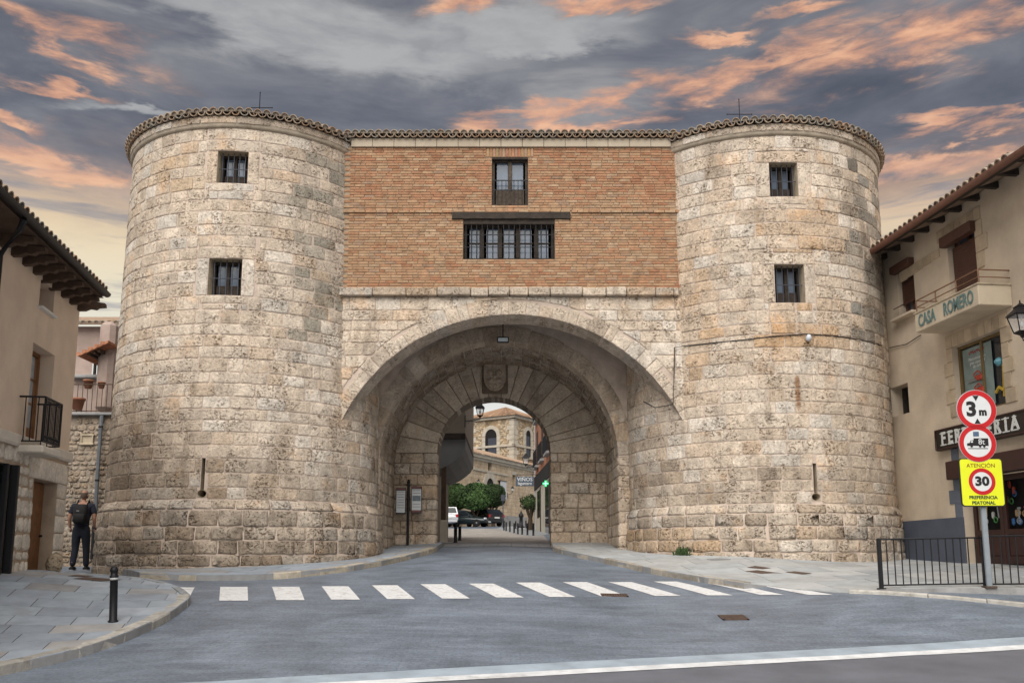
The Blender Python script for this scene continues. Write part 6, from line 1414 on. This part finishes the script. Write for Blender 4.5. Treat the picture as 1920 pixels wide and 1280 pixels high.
for a, b in zip(cs4, cs4[1:] + cs4[:1]):
    n = 26
    for i in range(n):
        p, q = a.lerp(b, i / n), a.lerp(b, (i + 1) / n); m_ = (p + q) / 2 + Vector((0, 0, .16)); f = rub.uniform(.75, 1.15); t0 = .985
        tr_.add([p, m_, q, p.lerp(ap, t0), m_.lerp(ap, t0), q.lerp(ap, t0), (p + q) / 2 - Vector((0, 0, .04))], [(0, 1, 4, 3), (1, 2, 5, 4), (0, 6, 1), (1, 6, 2)], (.40 * f, .255 * f, .165 * f))
part('tower_roof', tr_, M_ROOFT, church)
part('stone_bench', box_on(fN, hN(936, 975)[0], hN(975, 978)[0], 2.6, hN(955, 968)[1], .1, .8), M_CONC, church)
# pinkish house roof left of the tower
hb_ = P(877, 828, 110); t_ = thing('far_house', (hb_.x, hb_.y, 4), 'red roofed house showing between church nave and bell tower', 'house')
part('wall', MB().box((hb_.x, hb_.y + 2, hb_.z / 2 + 2), (5, 4, hb_.z - 4.4)), mat('salmon_render', (.42, .22, .15), .9, .2, 1), t_)
part('roof', MB().prism([(hb_.x - 3, hb_.y - .4, hb_.z - .5), (hb_.x + 2.6, hb_.y - .4, hb_.z - .5), (hb_.x + 2.6, hb_.y - .4, hb_.z - .2), (hb_.x - .5, hb_.y - .4, hb_.z + 1.3), (hb_.x - 3, hb_.y - .4, hb_.z + 1.2)], (0, 1, 0), 0, 5, (.35, .16, .1)), M_ROOFT, t_)

# trees clipped into rounded blocks
M_BARK = mat('bark', (.07, .05, .035), .95, .4, 12, .8, 20)
def leaf_mat(name, c):
    m = mat(name, attr=True, rough=.7, var=.2, scale=2); m.node_tree.nodes['Principled BSDF'].inputs['Specular IOR Level'].default_value = .25; return m
M_LEAF = leaf_mat('clipped_foliage', None)
def tree(px, py, rx, ry, d, base_y, label, seed, tone=1.0, n=5200, sq=2.6, fork=True):
    r_ = random.Random(seed); c = P(px, py, d); a, bz = rx * d / F, ry * d / F; b = hit(px, base_y, gz, 0, d - 12, d + 25); gb = gz(c.x, c.y)
    t_ = thing('clipped_tree', (c.x, c.y, gb), label, 'tree', 'clipped trees in the square')
    tk = MB(); f0 = Vector((c.x, c.y, gb - .1)); f1 = Vector((c.x + .05, c.y, gb + (c.z - bz - gb) * .55)); tk.tube([f0, f1], [.20, .15], 8)
    for q in range(5): an = 2 * PI * q / 5 + r_.random(); tk.tube([f1 - Vector((0, 0, .05)), f1.lerp(c, .5) + Vector((math.cos(an) * a * .35, math.sin(an) * a * .35, 0)), c + Vector((math.cos(an) * a * .6, math.sin(an) * a * .6, bz * .2))], [.11, .07, .03], 6)
    part('trunk', tk, M_BARK, t_)
    mb = MB(); lump = [(r_.gauss(0, 1), r_.gauss(0, 1), r_.gauss(0, 1)) for _ in range(26)]; lump = [Vector(v).normalized() for v in lump]; tones = [r_.uniform(.55, 1.35) for _ in lump]
    for i in range(n):
        v = Vector((r_.gauss(0, 1), r_.gauss(0, 1), r_.gauss(0, 1))).normalized(); k = (abs(v.x) ** sq + abs(v.y) ** sq + abs(v.z) ** sq) ** (-1 / sq)
        li = max(range(26), key=lambda q: v.dot(lump[q])); bump_ = .90 + .12 * max(0, v.dot(lump[li])) ** 8
        if n < 2000: bump_ = .55 + .75 * max(0, v.dot(lump[li])) ** 6
        rr = k * bump_ * (1 - abs(r_.gauss(0, .07))) * (1.0 if r_.random() < .9 else r_.uniform(.5, .9))
        p = c + Vector((v.x * a * rr, v.y * a * rr, v.z * bz * rr)); s = r_.uniform(.05, .10) * (a / 1.3 + .3)
        nn = (v + Vector((r_.gauss(0, .6), r_.gauss(0, .6), r_.gauss(0, .6)))).normalized(); e1 = nn.orthogonal().normalized(); e2 = nn.cross(e1); an = r_.uniform(0, 6.28); x = e1 * math.cos(an) + e2 * math.sin(an); y = nn.cross(x)
        g = tones[li] * tone * r_.uniform(.7, 1.25); col = (.045 * g, .085 * g, .026 * g)
        mb.add([p - x * s, p - y * s * .6, p + x * s, p + y * s * .6], [(0, 1, 2, 3)], col)
    part('crown', mb, M_LEAF, t_, fix=False); return t_
tree(855, 930, 25, 24, 80, 985, 'broad clipped tree behind the silver car, wall end of its row', 1, 1.0)
tree(891, 931, 31, 26, 77, 985, 'largest clipped tree with forked trunk between the two dark cars', 2, 1.25)
tree(925, 929, 23, 22, 84, 985, 'dark clipped tree in front of the church portal', 3, .62)
tree(993, 942, 17, 13, 62, 990, 'small loose tree beside the red house', 4, 1.0, 1500, 2.0)

# parked cars
M_TYRE = mat('tyre', (.012, .012, .012), .9, .2, 8); M_CHROME = mat('wheel_alloy', (.35, .36, .38), .35, .1, 8, metal=.6); M_CGLASS = glass_mat('car_glass', (.015, .02, .025)); M_TAIL = mat('tail_lamp', (.35, .012, .015), .25, .1, 8); M_HEAD = mat('head_lamp', (.6, .62, .65), .15, .1, 8); M_PLATE = mat('number_plate', (.6, .6, .58), .5, .05, 8); M_PLAS = mat('black_trim', (.02, .02, .022), .6, .1, 8)
def car_paint(name, c):
    m = mat(name, c, .3, .05, 3, metal=.15); m.node_tree.nodes['Principled BSDF'].inputs['Coat Weight'].default_value = .6; return m
def car(px, d, yaw, paint, L, W, H, prof, cab, label, seed):
    """prof: (y, z_bottom, z_top, half-width) along the length, y from tail to nose; cab: roof line (y, z) from tail glass foot to windscreen foot"""
    x = (px - 960) / F * d; z = gz(x, d); t_ = thing('parked_car', (x, d, z), label, 'car', 'cars parked in the square'); R = Matrix.Translation((x, d, z)) @ Matrix.Rotation(yaw, 4, 'Z'); J = lambda mb: MB().join(mb, R)
    b = MB(); vs = []; n = 12
    for (y, z0, z1, w) in prof:
        for i in range(n):
            a = 2 * PI * i / n + PI / n; cx_, sx_ = math.cos(a), math.sin(a); p = 3.6; k = (abs(cx_) ** p + abs(sx_) ** p) ** (-1 / p); vs.append((w * cx_ * k, y, (z0 + z1) / 2 + (z1 - z0) / 2 * sx_ * k))
    fs = [(i * n + j, i * n + (j + 1) % n, (i + 1) * n + (j + 1) % n, (i + 1) * n + j) for i in range(len(prof) - 1) for j in range(n)] + [tuple(range(n)), tuple(range((len(prof) - 1) * n, len(prof) * n))]
    b.add(vs, fs); body = part('body', J(b), paint, t_, True)
    zb = min(cab[0][1], cab[-1][1]); wt = W / 2 - .20; wb = W / 2 - .06; zr_m = max(q[1] for q in cab)
    def wz(zz): return wb + (wt - wb) * (zz - zb) / (zr_m - zb)
    c = MB(); vs = []
    for (y, zz) in cab: vs += [(-wz(zz), y, zz), (wz(zz), y, zz), (wz(zb), y, zb - .12), (-wz(zb), y, zb - .12)]
    m_ = len(cab); c.add(vs, [(4 * i + q, 4 * i + (q + 1) % 4, 4 * i + 4 + (q + 1) % 4, 4 * i + 4 + q) for i in range(m_ - 1) for q in range(4)] + [(0, 1, 2, 3), tuple(4 * (m_ - 1) + q for q in range(4))]); part('roof', J(c), paint, t_)
    (ya, za_), (yb_, zb2) = cab[0], cab[1]; (yc, zc2), (yd, zd2) = cab[-2], cab[-1]
    def quad(name, pts, mm, off): return part(name, J(MB().prism([Vector(p) for p in pts], off, .004, .014)), mm, t_)
    quad('rear_window', [(-wz(za_) + .1, ya + .15 * (yb_ - ya), za_ + .15 * (zb2 - za_)), (wz(za_) - .1, ya + .15 * (yb_ - ya), za_ + .15 * (zb2 - za_)), (wz(zb2) - .08, ya + .88 * (yb_ - ya), za_ + .88 * (zb2 - za_)), (-wz(zb2) + .08, ya + .88 * (yb_ - ya), za_ + .88 * (zb2 - za_))], M_CGLASS, Vector((0, -(zb2 - za_), (yb_ - ya))).normalized())
    quad('windscreen', [(-wz(zd2) + .08, yd + .1 * (yc - yd), zd2 + .1 * (zc2 - zd2)), (wz(zd2) - .08, yd + .1 * (yc - yd), zd2 + .1 * (zc2 - zd2)), (wz(zc2) - .06, yd + .9 * (yc - yd), zd2 + .9 * (zc2 - zd2)), (-wz(zc2) + .06, yd + .9 * (yc - yd), zd2 + .9 * (zc2 - zd2))], M_CGLASS, Vector((0, (zc2 - zd2), (yd - yc))).normalized())
    ym = (yb_ + yc) / 2; z0_, z1_ = zb + .04, zr_m - .10
    for s in (-1, 1):
        off = Vector((s, 0, .35)).normalized(); w0_, w1_ = s * wz(z0_), s * wz(z1_)
        quad('side_window', [(w0_, ya + .25, z0_), (w0_, ym - .04, z0_), (w1_, ym - .04, z1_), (w1_, yb_ + .08, z1_)], M_CGLASS, off); quad('side_window', [(w0_, ym + .04, z0_), (w0_, yd - .28, z0_), (w1_, yc - .1, z1_), (w1_, ym + .04, z1_)], M_CGLASS, off)
        for y in (-L * .31, L * .31):
            wh = part('wheel', J(MB().lathe([(.20, -.1), (.29, -.1), (.31, -.07), (.31, .07), (.29, .1), (.2, .1)], (s * (W / 2 - .11), y, .31), 18, Matrix.Rotation(PI / 2, 3, 'Y'))), M_TYRE, t_, True); part('rim', J(MB().lathe([(.19, -.015), (.16, .0), (.05, .012), (.04, .02)], (s * (W / 2 - .02), y, .31), 14, Matrix.Rotation(s * PI / 2, 3, 'Y'))), M_CHROME, wh)
        part('tail_lamp', J(MB().box((s * (W / 2 - .14), -L / 2 + .05, .86), (.2, .14, .24), ch=.03)), M_TAIL, t_); part('headlight', J(MB().box((s * (W / 2 - .24), L / 2 - .10, .66), (.34, .16, .15), ch=.03)), M_HEAD, t_)
        part('mirror', J(MB().box((s * (W / 2 + .05), yd - .35, zb + .05), (.16, .1, .13), ch=.03)), paint, t_)
    for y, zz in ((-L / 2 - .005, .42), (L / 2 - .0, .36)): part('bumper', J(MB().box((0, y, zz), (W * .86, .10, .16), ch=.03)), M_PLAS if paint != P_SILVER else paint, t_)
    for y, zz in ((-L / 2 - .03, .72), (L / 2 + .045, .40)): part('number_plate', J(MB().box((0, y, zz), (.5, .03, .12))), M_PLATE, t_)
    return t_
P_SILVER = car_paint('silver_paint', (.50, .51, .53)); P_GREEN = car_paint('dark_green_paint', (.022, .034, .036)); P_BLACK = car_paint('black_paint', (.010, .011, .014))
van = [(-2.05, .34, .80, .72), (-2.0, .28, 1.02, .80), (-1.0, .24, 1.02, .83), (.9, .24, .98, .83), (1.5, .26, .92, .80), (1.95, .3, .78, .72), (2.05, .36, .64, .62)]
car(840, 76, .10, P_SILVER, 4.1, 1.68, 1.6, van, [(-2.0, 1.0), (-1.72, 1.58), (.1, 1.62), (.55, 1.52), (1.25, .98)], 'silver people carrier parked with its tail to the gate', 1)
sal = [(-2.1, .36, .84, .68), (-2.0, .28, .95, .78), (-.9, .24, .94, .83), (.6, .24, .90, .83), (1.4, .26, .84, .80), (1.95, .3, .70, .72), (2.1, .36, .58, .62)]
car(875, 77.5, -1.95, P_GREEN, 4.2, 1.68, 1.4, sal, [(-1.75, .93), (-1.1, 1.36), (-.2, 1.41), (.2, 1.36), (.95, .9)], 'dark green saloon parked nose out beside the silver car', 2)
hat = [(-1.95, .36, .90, .70), (-1.9, .28, 1.0, .80), (-.9, .24, 1.0, .84), (.6, .24, .94, .84), (1.3, .26, .86, .80), (1.8, .3, .72, .72), (1.95, .36, .58, .62)]
car(908, 79, .62, P_BLACK, 3.9, 1.72, 1.5, hat, [(-1.88, 1.0), (-1.35, 1.45), (-.2, 1.5), (.3, 1.44), (1.0, .94)], 'black hatchback parked at an angle under the clipped trees', 3)

# bollards in the square
def bol(px, base_y, top_y, label, group, proto=[None]):
    d = 30.0; b = hit(px, base_y, gz, 0, 24, 110); h = P(px, top_y, b.y).z - b.z; r = max(.05, h * .075)
    return bollard_proto('bollard', h, r, b, label, group, False)
bol(854, 1017, 987, 'nearer to the gate of the two bollards by the dark wooden post', 'bollards in the square'); bol(862, 1013, 986, 'further from the gate of the two bollards by the dark wooden post', 'bollards in the square')
for i, (x, yb_, yt_) in enumerate(((945, 994, 976), (949, 995, 978), (956, 997, 976), (964, 999, 980), (971, 1001, 980), (979, 1002, 982), (989, 1003, 980), (1000, 1004, 980))):
    bol(x, yb_, yt_, ('black bollard at the church end of the row edging the pale pavement', 'black bollard next to the church end of the row', 'third bollard of the row counted from its church end', 'fourth bollard of the row counted from its church end', 'fourth bollard of the row counted from the terracotta house', 'third bollard of the row counted from the terracotta house', 'second bollard of the row counted from the terracotta house', 'last bollard of the row, against the terracotta house')[i], 'row of bollards in the square')
for x, yb_, yt_, lb in ((967, 991, 976, 'lone bollard behind the row, beside the stone bench of the church'), (986, 990, 975, 'lone bollard behind the row, beside the iron pump'), (995, 989, 975, 'lone bollard behind the row, at the foot of the small loose tree')): bol(x, yb_, yt_, lb, 'far bollards in the square')
fz = lambda x, y: gz(x, y)
q = [hit(x, y, gz, 0, 26) for x, y in ((930, 991), (958, 998), (985, 1004), (1012, 1005), (1030, 1000), (1010, 985), (980, 984))]
sheet('pavement', [(v.x, v.y) for v in q], gz, mat('square_paving', (.30, .31, .32), .8, .2, 1.5, .2, 20), .01, 1.5)
q = [hit(x, y, gz, 0, 22) for x, y in ((822, 1026), (822, 1019), (1030, 1019), (1036, 1026))]
sheet('threshold_paving', [(v.x, v.y) for v in q], gz, paver_mat('threshold_slabs', (.30, .32, .35), (.36, .375, .39), (.2, .2, .2), .7, .35, .2, .4, .7), .008, .4)
q = [hit(x, y, gz, 0, 24) for x, y in ((866, 1009), (878, 998), (836, 1000), (840, 1006))]
sheet('road', [(v.x, v.y) for v in [hit(x, y, gz, 0, 22) for x, y in ((824, 1018), (1029, 1018), (1020, 1004), (985, 1003), (960, 997), (940, 991), (826, 991))]], gz, paver_mat('cobbles', (.36, .33, .30), (.44, .41, .375), (.24, .22, .20), .22, .16, .35, .7, .85, .1), .006, 1.2)

# red house on the right of the square
RH0, RH1 = Vector((3.0, 34, 0)), Vector((1.57, 62, 0)); ru = (RH1 - RH0).normalized(); rn = Vector((-ru.y, ru.x, 0)); RL = (RH1 - RH0).length
def fH(s, z, dep=0): v = RH1 - ru * s + rn * dep; v.z = z; return v      # s from the far end towards the gate
def hH(px, py, dep=0):
    r = ray(px, py); k = (RH1 + rn * dep).dot(rn) / r.dot(rn); p = r * k; return (p - RH1).dot(-ru), p.z
redh = thing('red_house', fH(10, 1), 'terracotta rendered house with iron balconies over a pale ground floor', 'house'); zF = P(1005, 893, 61).z
M_TERRA = mat('terracotta_render', (.40, .17, .095), .9, .15, 1.5, .2, 30, stain=.2); M_PALE = mat('pale_shop_render', (.50, .46, .38), .85, .15, 1.5, .2, 30, stain=.3)
def boxH(s0, s1, z0, z1, d0, d1): return box_on(fH, s0, s1, z0, z1, d0, d1)
part('upper_wall', boxH(0, RL, zF, 9.6, -6, 0), M_TERRA, redh); part('ground_floor_wall', boxH(0, RL, 0, zF - .25, -6, .0), M_PALE, redh); part('shop_band', boxH(-.02, RL, zF - .9, zF - .0, -.2, .06), M_DARK, redh); part('corner_pilaster', boxH(-.25, .35, 0, 9.6, -6, .03), mat('white_pilaster', (.5, .5, .5), .8, .1, 2), redh)
for i, s in enumerate((1.6, 5.6, 9.6, 14)):
    for j, z in enumerate((zF + .55, zF + 3.6)):
        part('balcony_door', boxH(s, s + 1.3, z, z + 2.3, -.1, .02), M_WOOD, redh); bs = part('balcony_slab', boxH(s - .5, s + 1.8, z - .14, z, 0, .22), M_CONC, redh)
        part('balcony_railing', MB().tube([fH(s - .5, z + 1, 0), fH(s - .5, z + 1, .2), fH(s + 1.8, z + 1, .2), fH(s + 1.8, z + 1, 0)], .03, 5), M_IRON, redh)
        for k in range(14): part('baluster', MB().tube([fH(s - .5 + 2.3 * k / 13, z, .2), fH(s - .5 + 2.3 * k / 13, z + 1, .2)], .022, 4), M_IRON, bs)
for i, s in enumerate((2, 8, 15)): part('shop_opening', boxH(s, s + 2.2, gz(fH(s, 0).x, fH(s, 0).y) - .2 + (1.0 if i == 0 else 0), zF - 1.1, -.2, .015), M_GLASSD, redh); part('shutter', boxH(s + 2.4, s + 2.9, 0, zF - 1.0, -.1, .03), M_WOOD, redh)
# green pharmacy cross
pcx = P(1023, 906, 51); t_ = thing('pharmacy_cross', pcx, 'lit green pharmacy cross hanging from the terracotta house', 'sign'); k = .20; M_GRN = mat('green_light', (.02, .4, .12), .4, emit=(.0, .55, .12, .55)); M_CORE = mat('white_green_light', (.5, .9, .7), .4, emit=(.35, .8, .6, .5))
part('housing', MB().box(pcx + Vector((0, .06, 0)), (k * 1.9, .1, k * .72), ch=.01).box(pcx + Vector((0, .061, 0)), (k * .72, .098, k * 1.9), ch=.01), M_IRON, t_)
part('outer_tubes', MB().box(pcx, (k * 1.75, .02, k * .6)).box(pcx + Vector((0, -.002, 0)), (k * .6, .022, k * 1.75)), M_GRN, t_); part('inner_tubes', MB().box(pcx + Vector((0, -.014, 0)), (k * 1.3, .01, k * .22)).box(pcx + Vector((0, -.016, 0)), (k * .22, .01, k * 1.3)), M_CORE, t_)
part('arm', MB().tube([pcx + Vector((.2, .1, 0)), Vector((RH0.lerp(RH1, (51 - 34) / 28).x + .05, 51.1, pcx.z))], .03, 5), M_IRON, t_)
# hanging wine sign
wa, wb_ = P(967, 911, 58), P(1001, 893, 58); c = (wa + wb_) / 2; c.y = 58; t_ = thing('hanging_sign', c, 'grey-blue board with white lettering hanging from the terracotta house', 'sign'); part('board', MB().box(c, (wb_.x - wa.x, .05, wb_.z - wa.z), ch=.01), mat('slate_board', (.07, .095, .13), .6, .2, 6), t_)
part('lettering', text_mb('VIÑOS', .34, frame(c + Vector((0, -.03, .12)), (1, 0, 0), (0, 0, 1)), .004, 1.0, .004), M_WH, t_); part('lettering', text_mb('laguntere', .28, frame(c + Vector((0, -.03, -.13)), (1, 0, 0), (0, 0, 1)), .004, .85, .003), M_WH, t_)
part('bracket', MB().tube([Vector((wa.x, 58, wb_.z + .12)), Vector((1.8, 58, wb_.z + .12))], .02, 5).tube([Vector((wa.x + .1, 58, wb_.z + .12)), Vector((wa.x + .1, 58, wb_.z - .05))], .012, 4).tube([Vector((wb_.x - .1, 58, wb_.z + .12)), Vector((wb_.x - .1, 58, wb_.z - .05))], .012, 4), M_IRON, t_)
# lanterns
def lan(px, y_top, y_bot, d, label, to):
    a, b = P(px, y_bot, d), P(px, y_top, d); k = (b.z - a.z) / .58; return lantern('street_lantern', a + Vector((0, 0, .08 * k)), k, label, 'street lanterns', to)
q = P(986, 880, 46); lan(986, 848, 873, 59, 'black lantern on a bracket above the hanging wine sign', Vector((1.68, 59, P(1003, 874, 59).z)))
q = P(872, 788, 26.8); lan(900, 752, 783, 26.8, 'large black lantern on a scrolled bracket under the small arch', Vector((q.x, 26.8, q.z)))
lan(961, 910, 922, 88, 'small lantern on the church wall by the white banner', fN(hN(951, 925)[0], P(951, 926, 90).z, 0.05)); lan(897, 897, 908, 83, 'small lantern on the church wall above the largest clipped tree', fN(hN(893, 910)[0], P(893, 911, 84).z, .05))
# banner and traffic pole
a, b = hN(939, 934, .3), hN(950, 903, .3); t_ = thing('banner', fN(a[0], a[1], .3), 'white banner hanging by the church portal', 'banner'); part('cloth', box_on(fN, a[0], b[0], a[1], b[1], .25, .29), mat('banner_white', (.55, .56, .6), .8, .1, 3), t_); part('rod', box_on(fN, a[0] - .1, b[0] + .1, b[1], b[1] + .07, 0, .33), M_IRON, t_)
b = hit(943, 990, gz, 0, 40); solo('sign_pole', MB().tube([b, b + Vector((0, 0, 2.6))], .035, 6).box(b + Vector((0, -.04, 2.3)), (.3, .02, .45)), M_IRONG, 'thin grey pole with a small plate beside the row of bollards', 'pole')
# fountain
b = hit(977, 996, gz, 0, 40); b = Vector(((977 - 960) / F * 72, 72, gz(.7, 72))); solo('street_pump', MB().lathe([(.3, 0), (.3, .1), (.16, .15), (.13, .8), (.2, .85), (.2, 1.0), (.1, 1.15), (.02, 1.35)], b, 10), M_IRON, 'small black iron pump standing by the church bench', 'pump', smooth=True)

# jettied house on the left, just behind the gate
jd = 27.0; jx1 = P(872, 800, jd).x; zj0, zj1 = P(850, 875, jd).z, P(850, 770, jd).z; t_ = thing('jettied_house', (jx1 - 1, jd, .4), 'overhanging plastered house with dark beam just behind the small arch', 'house')
xL = -9.0
part('upper_wall', MB().box(((xL + jx1) / 2, jd + 3, P(850, 812, jd).z + 2.3), (jx1 - xL, 6, 4.6)), mat('grey_cream_render', (.24, .21, .17), .9, .15, 2, .2, 30), t_)
part('beam', MB().box(((xL + jx1) / 2, jd + 2.9, (P(850, 812, jd).z + P(850, 823, jd).z) / 2), (jx1 - xL + .02, 5.9, P(850, 812, jd).z - P(850, 823, jd).z), ch=.01), M_WOOD, t_)
pr = [(873, 823), (872, 842), (866, 852), (856, 861), (840, 872), (822, 880), (790, 884), (790, 823)]
part('coved_soffit', MB().prism([P(x, y, jd) for x, y in pr], (0, 1, 0), .02, 5.8), mat('grey_cove', (.20, .20, .20), .9, .2, 2, .2, 30), t_)
part('ground_floor_wall', MB().box((xL / 2 + P(815, 900, jd).x / 2, jd + 3.2, 1.2), (P(815, 900, jd).x - xL, 5.6, 3.4)), MATS['grey_cream_render'], t_)
p = P(824, 950, 25.6); part('post', MB().box((p.x, 25.6, 1.35), (.13, .13, P(824, 876, 25.6).z * 2 - .3), ch=.01), M_EAVE, t_) if False else part('post', MB().box((p.x, jd + .1, (.3 + zj0) / 2), (.14, .14, zj0 - .3 + .3), ch=.01), M_EAVE, t_)
part('post_foot', MB().box((p.x + .02, jd + .1, .75), (.22, .2, .7), ch=.02), M_DRESS, t_)

# weeds at the foot of the right tower
wd = random.Random(17); mb = MB(); u0, _ = TR.hit(1283, 1030)
for i in range(60):
    u = u0 + wd.gauss(0, .09); b = TR.fn(u, 0, .04 + wd.uniform(0, .08)); b.z = zr(b.x, b.y) - .01; h = wd.uniform(.04, .20); v = Vector((wd.gauss(0, .05), wd.gauss(0, .05) - .03, h)); x = Vector((wd.uniform(.008, .02), 0, 0)); g = wd.uniform(.7, 1.2)
    mb.add([b - x, b + x, b + v * .7 + x * .9, b + v, b + v * .7 - x * .9], [(0, 1, 2, 3, 4)], (.05 * g, .085 * g, .03 * g))
tag(part('weed', mb, M_LEAF, None, fix=False), 'tuft of green weeds growing at the foot of the right-hand tower', 'weeds', kind='stuff')
